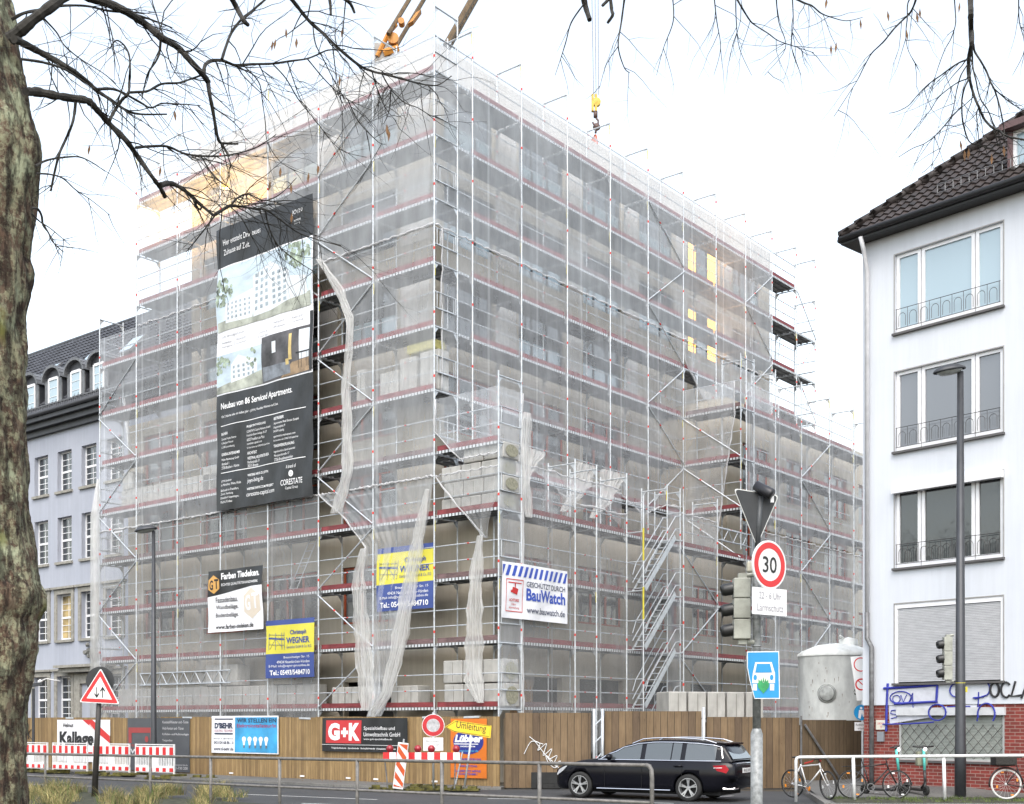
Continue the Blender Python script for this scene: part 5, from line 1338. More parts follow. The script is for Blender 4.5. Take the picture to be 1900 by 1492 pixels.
b = MB(); b.tube([(-45,4.9,21.62),(-14.6,4.9,21.62)], .13, 8); b.build('ridge', [slate], lh, True)
for c_ in (-21.7,-23.5,-25.35,-27.3,-29.2):
    t = MB(); w2 = .72
    arc = [(w2*math.cos(math.pi*k/10), .55*math.sin(math.pi*k/10)) for k in range(11)]
    z0, zs = 15.9, 17.45
    out = [(c_+x, zs+z) for x, z in arc] + [(c_-w2, z0), (c_+w2, z0)]
    t.prism([(x, .15, z) for x, z in out], (0, 3.2, 0)); dm = t.build('dormer', [slate], lh)
    hood = MB(); hp = [(c_+x*1.14, zs+.03+z*1.16) for x, z in arc]; ip = [(c_+x*1.0, zs+z*1.0) for x, z in arc]
    for k in range(10): hood.obox(V(ip[k][0],-.05,ip[k][1]), V(ip[k+1][0]-ip[k][0],0,ip[k+1][1]-ip[k][1]), V(0,2.6,0), V(hp[k][0]-ip[k][0],0,hp[k][1]-ip[k][1]))
    hood.build('hood', [mat('slate_hood', (.14,.145,.155), .5, 0, .2, 5)], dm)
    f = MB(); f.box(c_-.42,c_-.34,.08,.14,z0+.12,zs+.1); f.box(c_+.34,c_+.42,.08,.14,z0+.12,zs+.1); f.box(c_-.34,c_+.34,.08,.14,z0+.12,z0+.22); f.box(c_-.34,c_+.34,.08,.14,zs+.02,zs+.14)
    for z in (16.35,16.7,17.1): f.box(c_-.34,c_+.34,.1,.13,z,z+.02)
    f.build('frame', [white_frame], dm)
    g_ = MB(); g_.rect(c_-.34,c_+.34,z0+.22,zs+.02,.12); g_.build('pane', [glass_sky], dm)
    f = MB(); f.box(c_-.7,c_-.44,.1,.148,z0,zs+.05); f.box(c_+.44,c_+.7,.1,.148,z0,zs+.05); f.build('jamb', [mat('slate_hood', (.14,.145,.155))], dm)
for c_ in (-22.9,-26.3,-29.9):
    sk = MB(); v = V(0,5.4,5.9).normalized(); nn = V(0,-5.9,5.4).normalized(); o_ = V(c_,0,0) + V(0,-.55,15.72) + v*3.7 + nn*.12
    sk.obox(o_, V(1.0,0,0), v*1.25, nn*.08); q_ = sk.build('roof_window', [steel_dark], lh)
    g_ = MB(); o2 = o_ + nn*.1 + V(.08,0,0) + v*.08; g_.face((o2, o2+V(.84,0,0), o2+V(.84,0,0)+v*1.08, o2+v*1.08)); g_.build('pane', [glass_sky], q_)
b = MB()
for i in range(90): x = -33+i*.15; b.box(x,x+.02,-.5,-.48,15.9,16.15)
for z in (15.92,16.12): b.box(-33,-19.5,-.51,-.47,z,z+.025)
b.build('snow_guard', [steel_dark], lh)
# door with stone surround and carved crest
b = MB(); b.box(-23.3,-22.85,-.12,0,0,4.05); b.box(-21.2,-20.75,-.12,0,0,4.05); b.box(-22.85,-21.2,-.12,0,3.6,4.05); b.box(-24.2,-20.2,-.6,0,4.3,4.42); b.box(-24.0,-20.4,-.45,0,4.1,4.3); b.build('door_surround', [stone], lh)
b = MB(); b.rect(-22.85,-21.2,0,3.6,.05); b.build('door', [mat('grey_door', (.35,.36,.4), .5, 0, .1)], lh)
b = MB(); rr = random.Random(2)
for k in range(26):
    a_ = rr.uniform(0,6.28); q_ = rr.random(); b.lathe([(0,-.1),(.12,0),(0,.12)], (-21.9+.55*q_*math.cos(a_), -.1, 5.0+.5*q_*math.sin(a_)-.02), 6, 0, (rr.uniform(-1,1),-1,rr.uniform(-1,1)))
b.build('crest', [mat('grey_stone', (.17,.17,.16), .9, 0, .3, 9)], lh)
b = MB(); b.tube([(-18.9,-.15,0),(-18.9,-.15,13),(-18.9,-.5,15.6)], .09, 8); b.build('downpipe', [plas_w], lh, True)
b = MB(); b.tube([(-24.6,0,3.75),(-24.9,-.5,3.85),(-25.2,-.6,3.75)], .03, 6); b.lathe([(.1,-.1),(.12,.05),(0,.14)], (-25.25,-.6,3.7), 8); b.build('wall_lamp', [plas_w], lh)
# white tarred pillar at the scaffold's left end
b = MB(); b.tube([(0,0,0),(0,0,9.9),(.12,.0,11.4)], [.22,.19,.05], 10); o = b.build('net_bundle', [net_fold], None, True, loc=LF(-18.6,-.12,.4)); tag(o, 'long white bundle of rolled net standing at the left scaffold end', 'net bundle')

# ------------------------------------------------------------------ the white house on the right
RH0 = V(9.59, 33.6, 0); RU = V(.6594, -.7518, 0); RN = V(-.7518, -.6594, 0); RA = math.atan2(RU.y, RU.x)
pale = render_wall('white_render', (.66,.685,.735), (.61,.635,.685), .35, .08)
rh = thing('white_house', 'white rendered house with brick base and tiled hip roof on the right', 'house', RH0, RA)
brick = None
def brick_mat():
    m, t, b = nodes_of('red_brick'); b.inputs['Roughness'].default_value = .85
    mp = coord(t); rot = N(t, 'ShaderNodeSeparateXYZ'); t.links.new(mp, rot.inputs[0]); cb = N(t, 'ShaderNodeCombineXYZ'); t.links.new(rot.outputs[0], cb.inputs[0]); t.links.new(rot.outputs[2], cb.inputs[1])
    br = N(t, 'ShaderNodeTexBrick'); t.links.new(cb.outputs[0], br.inputs[0]); br.inputs['Scale'].default_value = 1; br.inputs['Brick Width'].default_value = .26; br.inputs['Row Height'].default_value = .088
    br.inputs['Mortar Size'].default_value = .007; br.inputs['Color1'].default_value = (.26,.045,.035,1); br.inputs['Color2'].default_value = (.17,.035,.028,1); br.inputs['Mortar'].default_value = (.34,.25,.22,1)
    v = noise(t, mp, 1.3, 5, .7); x = mixc(t, .5, br.outputs[0], ramp(t, v, [(.35,(.55,.5,.5)),(.65,(1.1,1.05,1.0))]), 'MULTIPLY')
    t.links.new(x, b.inputs['Base Color']); bump(t, b, br.outputs[1], -.4, .01); return m
brick = brick_mat()
BZ = 2.38
wr = [(.984,4.0,12.3,14.4),(.984,4.0,9.14,11.27),(.984,4.0,6.03,8.2),(.984,4.0,2.96,5.07)]
more = [(a+4.6, c_+4.6, z0, z1) for a, c_, z0, z1 in wr] + [(a+9.2, c_+9.2, z0, z1) for a, c_, z0, z1 in wr]
b = MB(); wall(b, (0,0,0), (1,0,0), 0, 14.5, BZ, 15.0, wr + more, (0,1,0), .16)
b.face(((0,0,BZ),(0,11,BZ),(0,11,15),(0,0,15))); b.face(((14.5,0,BZ),(14.5,11,BZ),(14.5,11,15),(14.5,0,15))); b.face(((0,11,BZ),(14.5,11,BZ),(14.5,11,15),(0,11,15))); b.build('wall', [pale], rh)
b = MB(); gw = (1.08,4.02,.92,2.1); wall(b, (0,.03,0), (1,0,0), .02, 14.5, -.1, BZ, [gw], (0,1,0), .14)
b.face(((.02,.03,-.1),(.02,11,-.1),(.02,11,BZ),(.02,.03,BZ))); b.build('brick_base', [brick], rh)
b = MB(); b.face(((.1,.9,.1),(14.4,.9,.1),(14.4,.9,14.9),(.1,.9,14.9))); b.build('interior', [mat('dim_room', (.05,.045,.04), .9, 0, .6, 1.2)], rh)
sillm = mat('dark_sill', (.10,.095,.095), .5, 0, .1)
net_c = mat('net_curtain', (.32,.33,.36), .7, 0, .45, 3, (5,5,.3)); iron = mat('wrought_iron', (.045,.04,.04), .5, .3, .1)
for k, (a, c_, z0, z1) in enumerate(wr + more):
    kk = k % 4; f = MB(); g_ = MB(); y0 = .06; T = .09; h = z1-z0
    if kk == 3:
        f.box(a, a+.07, y0-.05, y0+.03, z0, z1); f.box(c_-.07, c_, y0-.05, y0+.03, z0, z1); f.box(a+.07, c_-.07, y0-.05, y0+.03, z1-.12, z1)
        o = f.build('window', [white_frame], rh); s_ = MB(); n = 46
        for i in range(n): z = z0+.03+(h-.16)*i/n; s_.obox((a+.07,y0-.025,z),(c_-a-.14,0,0),(0,.012,0),(0,.006,(h-.16)/n*.9))
        s_.build('roller_shutter', [mat('grey_shutter', (.44,.44,.45), .5, .1, .1, 3, (1,1,4))], o)
    else:
        cuts = (a, a+(c_-a)*.245, a+(c_-a)*.745, c_)
        for i in range(3):
            x0, x1 = cuts[i]+.012, cuts[i+1]-.012
            f.box(x0, x0+T, y0, y0+.08, z0, z1); f.box(x1-T, x1, y0, y0+.08, z0, z1); f.box(x0+T, x1-T, y0, y0+.08, z0, z0+T+.04); f.box(x0+T, x1-T, y0, y0+.08, z1-T, z1)
            g_.rect(x0+T, x1-T, z0+T+.04, z1-T, y0+.045)
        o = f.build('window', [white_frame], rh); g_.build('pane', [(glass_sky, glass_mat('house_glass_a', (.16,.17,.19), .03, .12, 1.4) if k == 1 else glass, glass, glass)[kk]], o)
        if kk == 1:
            s_ = MB()
            for i in range(3): s_.rect(cuts[i]+.12, cuts[i+1]-.12, z0+.15, z1-.1, y0+.2)
            s_.build('curtain', [net_c], o)
        if kk == 2:
            s_ = MB(); s_.box(a-.02, c_+.02, -.16, .05, z1-.19, z1+.0); s_.build('shutter_box', [white_p], o)
            s_ = MB(); s_.rect(a+.15, a+.38, z0+.15, z1-.2, y0+.25); s_.rect(c_-.32, c_-.12, z0+.15, z1-.2, y0+.25); s_.build('curtain', [mat('ochre_curtain', (.24,.17,.05), .8, 0, .5, 3, (4,4,.4))], o)
        r_ = MB(); zr = z0+.1
        for z in (zr, zr+.52): r_.tube([(a+.05,-.04,z),(c_-.05,-.04,z)], .009, 5)
        n = 9
        for i in range(n+1):
            x = a+.08+(c_-a-.16)*i/n; r_.tube([(x,-.04,zr),(x,-.04,zr+.52)], .007, 4)
            if i < n:
                w_ = (c_-a-.16)/n; cx = x+w_/2; r_.tube([(cx-.1,-.04,zr+.05)] + [(cx+.1*math.cos(math.pi-math.pi*q_/6), -.04, zr+.3+.1*math.sin(math.pi*q_/6)) for q_ in range(7)] + [(cx+.1,-.04,zr+.05)], .007, 4)
        r_.build('window_guard', [iron], o)
    s_ = MB(); s_.box(a-.05, c_+.05, -.09, .06, z0-.06, z0-.003); s_.build('sill', [sillm], o)
    s_ = MB(); s_.box(a-.03,a-.002,-.012,.05,z0,z1+.03); s_.box(c_+.002,c_+.03,-.012,.05,z0,z1+.03); s_.box(a-.002,c_+.002,-.012,.05,z1+.002,z1+.03); s_.build('reveal_trim', [mat('grey_trim', (.33,.32,.31), .7, 0, .1)], o)
# ground floor shutter with lattice
a, c_, z0, z1 = gw
f = MB(); f.box(a, a+.06, .05, .13, z0, z1); f.box(c_-.06, c_, .05, .13, z0, z1); f.box(a+.06, c_-.06, .05, .13, z0, z0+.06); o = f.build('window', [mat('grey_frame_paint', (.42,.43,.42), .5, 0, .1)], rh)
s_ = MB(); n = 30
for i in range(n): z = z0+.06+(z1-z0-.06)*i/n; s_.obox((a+.06,.1,z),(c_-a-.12,0,0),(0,.012,0),(0,.006,(z1-z0-.06)/n*.9))
s_.build('roller_shutter', [mat('dull_green_shutter', (.3,.32,.29), .55, .1, .12, 3, (1,1,4))], o)
s_ = MB(); n = 11; W_ = c_-a-.12; Hh = z1-z0-.3
for i in range(-5, n+1):
    for sg in (1,-1):
        x = a+.06+W_*i/n; p_, q_ = (x, z0+.06), (x+Hh*.9, z0+.06+Hh)
        if p_[0] < a+.06: k_ = (a+.06-p_[0])/.9; p_ = (a+.06, z0+.06+k_)
        if q_[0] > c_-.06: k_ = (q_[0]-c_+.06)/.9; q_ = (c_-.06, z0+.06+Hh-k_)
        if q_[1] <= p_[1]: continue
        if sg < 0: p_, q_ = (a+c_-p_[0], p_[1]), (a+c_-q_[0], q_[1])
        s_.tube([(p_[0],.05,p_[1]),(q_[0],.05,q_[1])], .007, 4)
s_.build('lattice', [iron], o)
s_ = MB(); s_.box(a-.04, c_+.04, -.04, .05, z1, z1+.2); s_.build('shutter_box', [mat('pale_shutter_box', (.6,.61,.63), .5, 0, .1)], o)
s_ = MB(); s_.box(a-.05,c_+.05,-.03,.08,z0-.06,z0-.003); s_.build('sill', [sillm], o)
# downpipe, gutter, hip roof
b = MB(); b.tube([(.22,-.45,15.02),(.22,-.3,14.7),(.2,-.1,14.2),(.2,-.1,4.9)], .06, 10); b.build('downpipe', [mat('pale_pipe', (.6,.6,.62), .5, 0, .1, 3)], rh, True)
b = MB(); b.tube([(.2,-.1,4.9),(.2,-.1,4.2),(.34,-.1,3.95),(.34,-.1,0)], .065, 10); b.build('lower_downpipe', [steel_dark], rh, True)
eave = mat('dark_eave', (.012,.011,.011), .5, 0, .15)
rt = mat('brown_pantile', (.032,.023,.021), .65, 0, .45, 2.2)
ov = .42; ez = 15.12; k40 = math.tan(R(42.5))
b = MB(); b.prism([(-ov,-ov,14.98),(15,-ov,14.98),(15,11.5,14.98),(-ov,11.5,14.98)], (0,0,.1)); b.prism([(-ov,-ov,15.08),(15,-ov,15.08),(0,0.03,14.75),(0,.03,14.72)], (0,0,.005)) if 0 else None; b.build('soffit', [eave], rh)
b = MB(); b.tube([(-ov,-ov-.03,ez),(15,-ov-.03,ez)], .085, 10); b.tube([(-ov-.03,-ov,ez),(-ov-.03,11.5,ez)], .085, 10); b.build('gutter', [eave], rh, True)
hipw = 5.8
tiles('roof', (-ov,-ov,ez+.03), (1,0,0), (0,1,k40), 15.5, 5.8/math.cos(R(40)), rt, rh, .25, .34, .05, clip=lambda u, v: u > v*math.cos(R(40)) - .1)
tiles('hip_roof', (-ov,11.5,ez+.03), (0,-1,0), (1,0,k40), 12.0, 5.8/math.cos(R(40)), rt, rh, .25, .34, .05, clip=lambda u, v: 12.05-u > v*math.cos(R(40)) - .1)
b = MB(); rz_ = ez+hipw*k40; b.face(((-ov,-ov,ez),(15,-ov,ez),(15,-ov+hipw,rz_),(-ov+hipw,-ov+hipw,rz_))); b.face(((-ov,-ov,ez),(-ov+hipw,-ov+hipw,rz_),(-ov,11.5,ez))); b.face(((-ov,11.5,ez),(-ov+hipw,-ov+hipw,rz_),(15,-ov+hipw,rz_),(15,11.5,ez))); b.build('roof_deck', [eave], rh)
b = MB()
for i in range(19):
    t0 = i/19; p_ = V(-ov+hipw*t0, -ov+hipw*t0, ez+hipw*t0*k40+.1); q_ = p_ + V(hipw, hipw, hipw*k40)*(1/19*1.12); b.tube([p_, p_.lerp(q_,.92), q_], [.15,.11,.1], 8)
b.build('hip_tiles', [rt], rh, True)
# dormer at the right edge
dm = MB(); x0, x1, yf = 4.05, 7.6, .12; zb, zt_ = 15.62, 16.62
dm.box(x0, x0+.12, yf, 3.6, zb-.4, zt_); dm.box(x1-.28, x1, yf, 3.6, zb-.4, zt_); dm.box(x0+.12, x1-.28, yf, 3.6, zb-.4, zb)
dmo = dm.build('dormer', [mat('brown_cladding', (.15,.085,.085), .6, 0, .12)], rh)
f = MB(); f.box(x0-.12, x1+.12, yf-.22, 3.9, zt_, zt_+.16); f.build('dormer_roof', [mat('brown_fascia', (.12,.07,.07), .6, 0, .1)], dmo)
f = MB()
for xx0, xx1 in ((x0+.12,x0+1.25),(x0+1.25,x1-1.25),(x1-1.25,x1-.28)):
    f.box(xx0,xx0+.09,yf+.05,yf+.13,zb,zt_); f.box(xx1-.09,xx1,yf+.05,yf+.13,zb,zt_); f.box(xx0+.09,xx1-.09,yf+.05,yf+.13,zb,zb+.13); f.box(xx0+.09,xx1-.09,yf+.05,yf+.13,zt_-.1,zt_)
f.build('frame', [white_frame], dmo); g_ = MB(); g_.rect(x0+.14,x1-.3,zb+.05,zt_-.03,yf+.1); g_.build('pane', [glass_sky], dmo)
b = MB(); v = V(0,1,k40).normalized()
for i in range(40): x = 2.2+i*.22; p_ = V(x,-ov+.45,ez+.55); b.tube([p_, p_+V(0,0,.24)], .011, 4)
for z in (.56,.78): b.tube([(2.2,-ov+.45,ez+z),(11,-ov+.45,ez+z)], .012, 4)
b.build('snow_guard', [steel_dark], rh)
# house plates
b = MB(); b.box(.42,.72,-.02,.028,1.72,1.98); b.build('house_plate', [mat('cream_plate', (.65,.62,.55), .5, 0, .05)], rh)
b = MB(); b.text('28203', .47, 1.86, .2, .05, -.023); b.text('T', .54, 1.75, .08, .07, -.023); b.build('plate_lettering', [red_t], rh)
b = MB(); b.box(.46,.66,-.03,.028,1.4,1.66); b.build('door_bells', [mat('grey_box', (.28,.3,.33), .5, .2, .1)], rh)
# graffiti across plaster and brick
gb = mat('blue_spray', (.03,.04,.32), .7, 0, .1); gk = mat('black_spray', (.03,.03,.035), .8, 0, .3, 5); gw_ = mat('white_spray_fill', (.6,.61,.66), .8, 0, .1, 4)
gr = thing('graffiti', 'blue lorry graffiti with black letters sprayed across plaster and brick', 'graffiti', RH0, RA)
def hx(x): r_ = (x-950)/F; return (r_*RH0.y - RH0.x)/(RU.x - r_*RU.y)
def hp_(x, y, d=-.018): u = hx(x); q_ = RH0 + RU*u; return V(u, d, EYE - (y-HOR)/F*q_.y)
def stroke(b, pts, r=.034, m=0, close=False, d=-.02):
    pts = [hp_(x,y,d) for x, y in pts]
    b.tube(pts + ([pts[0]] if close else []), r, 5, m)
def circ(cx, cy, rx, ry, a0=0, a1=360, n=18): return [(cx+rx*math.cos(R(a0+(a1-a0)*k/n)), cy-ry*math.sin(R(a0+(a1-a0)*k/n))) for k in range(n+1)]
b = MB(); b.face([hp_(x,y,-.006) for x, y in ((1648,1277),(1740,1271),(1740,1303),(1648,1306))]); b.face([hp_(x,y,.022) for x, y in ((1648,1308),(1728,1305),(1728,1331),(1650,1343))]); b.face([hp_(x,y,.022) for x, y in ((1745,1312),(1812,1306),(1812,1327),(1745,1329))]); b.build('white_fill', [gw_], gr)
b = MB()
stroke(b, [(1640,1277.5),(1700,1274),(1740,1271)]); stroke(b, [(1648,1268),(1646,1310),(1645,1357)]); stroke(b, [(1740,1271),(1738,1304)]); stroke(b, [(1640,1344),(1690,1343),(1735,1340)], .02, 0, False, -.06); stroke(b, [(1660,1306),(1740,1302)])
stroke(b, circ(1672,1295,20,12), .016, 0, True); stroke(b, circ(1664,1297,7,7), .013, 0, True); stroke(b, [(1672,1290),(1677,1303),(1683,1289)], .013); stroke(b, [(1687,1303),(1694,1286),(1695,1320)], .013)
stroke(b, [(1666,1318),(1654,1318),(1652,1324),(1664,1326),(1663,1331),(1653,1333)], .013, 0, False, .005); stroke(b, circ(1741,1322,16,15), .022, 0, True, -.055); stroke(b, [(1734,1318),(1737,1315),(1739,1319),(1734,1325),(1740,1325)], .013, 0, False, -.01); stroke(b, circ(1746,1321,4,5), .013, 0, True, -.01)
stroke(b, [(1757,1312),(1770,1311),(1800,1311)], .016, 0, False, .005); stroke(b, [(1830,1267),(1810,1266),(1790,1267),(1775,1269)] + circ(1774,1281,11,12,90,270,10) + [(1780,1293)], .018); stroke(b, [(1790,1267),(1820,1266)] + circ(1828,1278,9,13,90,-90,10) + [(1810,1297)], .018)
stroke(b, [(1816,1284),(1815,1310),(1813,1338)], .018, 0, False, -.0); stroke(b, [(1806,1295),(1826,1293)], .018); stroke(b, circ(1832,1325,16,20,200,-40,14), .022, 0, False, -.055)
b.build('blue_lines', [gb], gr)
b = MB(); stroke(b, circ(1846,1280,8,13), .03, 0, True); stroke(b, circ(1867,1280,9,14,40,320,12), .028); stroke(b, [(1885,1264),(1877,1292),(1896,1290)], .028); stroke(b, [(1908,1264),(1896,1296)], .028); b.build('black_letters', [gk], gr)
# ------------------------------------------------------------------ silo
D = 40.0; xc = (1551-950)/F*D; r_ = (1551-1483)/F*D
t = thing('silo', 'weathered pale mortar silo with a domed top behind the board gate', 'silo', V(xc, D, 0))
sm = mat('rusty_silo_paint', (.78,.79,.76), .6, .0, .16, 2.5, (1,1,.5)); z1 = P(0,1216,D).z
b = MB(); b.lathe([(.35,.4),(r_*.98,1.55),(r_,1.7),(r_,z1),(r_*1.01,z1+.02)], (0,0,0), 40); b.build('barrel', [sm], t, True)
b = MB(); b.lathe([(r_*1.03,z1-.05),(r_*1.03,z1+.03),(r_*.9,z1+.14),(r_*.5,z1+.33),(0,z1+.4)], (0,0,0), 40); b.build('dome', [sm], t, True)
b = MB(); b.lathe([(.3,z1+.3),(.3,z1+.5),(0,z1+.58)], (.35,-.2,0), 16); b.tube([(.2,-.3,z1+.5),(.0,-.5,z1+.6)], .04, 6); b.build('hatch', [sm], t, True)
b = MB(); q_ = V(math.sin(R(-28))*r_, -math.cos(R(-28))*r_, P(0,1288,D).z); ax = V(q_.x,q_.y,0).normalized(); b.lathe([(.25,-.02),(.25,.05),(.2,.07),(0,.08)], q_, 20, 0, ax); b.lathe([(.28,.02),(.3,.03),(.28,.04)], q_, 20, 0, ax)
b.build('manhole', [mat('silo_manhole', (.43,.44,.42), .6, .1, .3, 6)], t, True)
rust = mat('rust', (.2,.09,.035), .9, 0, .3, 9)
b = MB(); rr = random.Random(8)
for k in range(26):
    a_ = R(rr.uniform(-60,25)); z = rr.uniform(1.9,z1-.2); h = rr.uniform(.03,.16); w_ = rr.uniform(.004,.011); c = V(math.sin(a_),-math.cos(a_),0)*(r_+.006); s_ = V(math.cos(a_),math.sin(a_),0)
    b.face((c-s_*w_+V(0,0,z), c+s_*w_+V(0,0,z), c+s_*w_*.4+V(0,0,z-h), c-s_*w_*.4+V(0,0,z-h)))
b.build('rust_streaks', [rust], t)
def cyl(p): a_ = p.x/r_; return V(math.sin(a_)*(r_+.008), -math.cos(a_)*(r_+.008), p.z)
b = MB(); b.text('sto', .28, P(0,1260,D).z, .62, .2, 0, 0, .06, xf=cyl); b.text('StoSilo', .27, P(0,1291,D).z, 1.2, .2, 0, 0, .02, xf=cyl); b.build('lettering', [num], t)
for a_ in (-40, 40, 140, 220): b = MB(); c = V(math.sin(R(a_)),-math.cos(R(a_)),0)*r_*.9; b.tube([c, c+V(0,0,1.9)], .06, 6); b.build('leg', [steel], t)
b = MB(); b.box(-1.9,-1.35,-.5,.0,1.2,1.95); q_ = b.build('control_box', [mat('blue_grey_box', (.2,.24,.28), .5, .1, .1)], t, bevel=.02)
# stack of white signs at the house corner
D = 34.4; t = thing('sign_pole', 'white sign stack half hidden behind the corner of the white house', 'sign pole', V((1601-950)/F*D, D, .15)); o = V((1601-950)/F*D, D, .15)
rel = lambda x, y: P(x,y,D) - o
b = MB(); b.tube([(0,.03,0),(0,.03,rel(0,1215).z)], .035, 8); b.build('post', [steel], t)
b = MB(); b.prism([rel(x,y) for x, y in ((1578,1219),(1622,1214),(1622,1300),(1590,1300))], (0,.01,0)); b.build('plate', [refl_w], t)
b = MB(); c = rel(1597,1233); b.ring(c+V(0,-.004,0),(1,0,0),(0,0,1),.17,.2); c = rel(1598,1270); b.ring(c+V(0,-.004,0),(1,0,0),(0,0,1),.13,.17); b.obox(c+V(-.1,-.005,.1),(.22,0,-.2),(0,.001,0),(.02,0,.02)); b.build('red_rings', [refl_r], t)
b = MB(); c = rel(1599,1322); b.lathe([(0,-.005),(.22,-.005),(.22,.01),(0,.01)], c, 24, 0, (0,1,0)); b.build('blue_disc', [blue_s], t)
b = MB(); b.disc(c+V(-.02,-.012,.12),(1,0,0),(0,0,1),.035,10); b.face([c+V(x,-.012,z) for x, z in ((-.08,.07),(.04,.07),(.08,-.12),(.03,-.12),(.0,-.02),(-.04,-.18),(-.1,-.15))]); b.build('pedestrian_mark', [white_t], t)
c = rel(1597,1348); b = MB(); b.box(c.x-.17,c.x+.19,-.005,.01,c.z-.12,c.z+.12); b.build('cycle_plate', [white_p], t)
b = MB(); b.text('Radfahrer', c.x-.14, c.z+.02, .3, .06, -.008); b.text('erlaubt', c.x-.08, c.z-.08, .2, .06, -.008); b.build('lettering', [num], t)
# ------------------------------------------------------------------ trees
bark_dark = mat('dark_bark', (.035,.032,.027), .9, 0, .35, 14, (1,1,1), .5)
def bark_mat():
    m, t, b = nodes_of('lichen_bark'); b.inputs['Roughness'].default_value = .95
    c = coord(t, (1,1,.32)); n1 = noise(t, c, 11, 8, .72); n2 = noise(t, coord(t), 3.0, 5, .75); n3 = noise(t, coord(t), 9, 6, .8); n4 = noise(t, coord(t), 1.1, 3, .6)
    base = ramp(t, n1, [(.32,(.03,.017,.011)),(.5,(.115,.07,.045)),(.66,(.20,.15,.10))])
    li = ramp(t, n3, [(.47,(0,0,0)),(.56,(1,1,1))]); x = mixc(t, li, base, (.27,.255,.16))
    gr = ramp(t, n2, [(.52,(0,0,0)),(.62,(1,1,1))]); x = mixc(t, gr, x, (.36,.38,.25))
    mo = ramp(t, n4, [(.60,(0,0,0)),(.68,(.8,.8,.8))]); x = mixc(t, mo, x, (.16,.16,.03))
    cr = ramp(t, noise(t, coord(t, (1,1,.22)), 16, 9, .8), [(.36,(.2,.16,.14)),(.5,(1,1,1))]); x = mixc(t, .85, x, cr, 'MULTIPLY')
    t.links.new(x, b.inputs['Base Color']); ad = N(t, 'ShaderNodeMath', operation='MULTIPLY_ADD'); t.links.new(n1, ad.inputs[0]); ad.inputs[1].default_value = .7; t.links.new(cr, ad.inputs[2]); bump(t, b, ad.outputs[0], 1.0, .05); return m
bark = bark_mat()
rt_ = random.Random(17)
def smooth(pts, n=6):
    out = []
    for i in range(len(pts)-1):
        p0, p1, p2, p3 = pts[max(i-1,0)], pts[i], pts[i+1], pts[min(i+2,len(pts)-1)]
        for k in range(n):
            t = k/n; out.append(0.5*((2*p1)+(p2-p0)*t+(2*p0-5*p1+4*p2-p3)*t*t+(3*p1-p0-3*p2+p3)*t**3))
    out.append(pts[-1]); return out
def twig(b, p, d, L, r, lvl, grav=.35):
    n = max(3, int(L/.09)); pts = [p.copy()]; d = d.normalized(); s = L/n; rs = [r]
    for i in range(n):
        d = (d + V(rt_.gauss(0,.16), rt_.gauss(0,.16), rt_.gauss(0,.14) - grav*s)).normalized()
        pts.append(pts[-1] + d*s); rs.append(r*(1-.75*(i+1)/n))
        if lvl > 0 and rt_.random() < .42*min(1, s/.09):
            e = (d + V(rt_.gauss(0,.8), rt_.gauss(0,.8), rt_.gauss(0,.7))).normalized(); twig(b, pts[-1], e, L*rt_.uniform(.25,.55), rs[-1]*.62, lvl-1, grav)
    b.tube(pts, rs, 5 if r > .012 else 3, 0, False)
BK = .95; TWF = 1.0
def branch(b, px_pts, d0, d1, w0, w1, tw=0, tl=.6, lvl=1, knob=.1, tdir=None):
    """a limb traced through points at real distances; w in metres radius"""
    k = len(px_pts); pts = []
    for i, (x, y) in enumerate(px_pts):
        d = d0 + (d1-d0)*i/(k-1) + (rt_.uniform(-.12,.12) if 0 < i < k-1 else 0); pts.append(P(x, y, d))
    pts = smooth(pts, 5); n = len(pts)
    rs = [BK*(w0 + (w1-w0)*i/(n-1)) * (1 + rt_.uniform(-knob,knob)) for i in range(n)]
    b.tube(pts, rs, 9 if w0 > .02 else 5, 0, True)
    for _ in range(int(tw*TWF)):
        f = rt_.uniform(.12,1); i = min(int(f*(n-1)), n-2); t = (pts[i+1]-pts[i]).normalized()
        e = (t*rt_.uniform(.3,.9) + V(rt_.gauss(0,.55), rt_.gauss(0,.55), rt_.gauss(-.25,.5)))
        twig(b, pts[i], e, tl*rt_.uniform(.5,1.3), min(.007, max(.0035, rs[i]*.5)), lvl)
lime = thing('tree', 'old tree with lichen covered trunk and bare drooping branches at the left edge', 'tree', (0,0,0))
edge = [(-60,-6),(0,20),(40,26),(100,37),(150,46),(190,54),(215,60),(240,68),(280,75),(320,70),(345,66),(380,61),(420,58),(470,52),(500,56),(540,52),(580,46),(700,46),(800,46),(880,48),(940,50),(1000,56),(1040,66),(1080,73),(1100,82),(1125,80),(1150,66),(1200,70),(1240,62),(1280,54),(1330,46),(1400,45),(1500,46),(1620,60),(1840,110),(1860,118)]
DT = 9.0
b = MB(); nA = 72; ringz = []
y = -60
ys = [-400] + list(range(-60, 1850, 7)); i0 = 0
def ex(y):
    if y < -60: return -6 + (y+60)*.05
    for (a, u), (c, v) in zip(edge, edge[1:]):
        if y <= c: return u + (v-u)*(y-a)/(c-a)
    return edge[-1][1]
for y in ys:
    r_px = 92 + (max(0, y-1500)*.12); xr = ex(y); c = P(xr - r_px, y, DT + .38)
    rr_ = r_px/F*DT
    for k in range(nA):
        a_ = 2*math.pi*k/nA
        w_ = 1 + .03*math.sin(a_*9+y*.011) + .022*math.sin(a_*17-y*.03) + .02*math.sin(a_*5+y*.05) + rt_.uniform(-.012,.012)
        b.v.append((c.x + rr_*w_*math.cos(a_), c.y + rr_*w_*math.sin(a_), c.z))
for j in range(len(ys)-1):
    for k in range(nA): A = j*nA+k; B = j*nA+(k+1) % nA; b.f.append((A, A+nA, B+nA, B)); b.m.append(0)
b.build('trunk', [bark], lime, True)
b = MB()
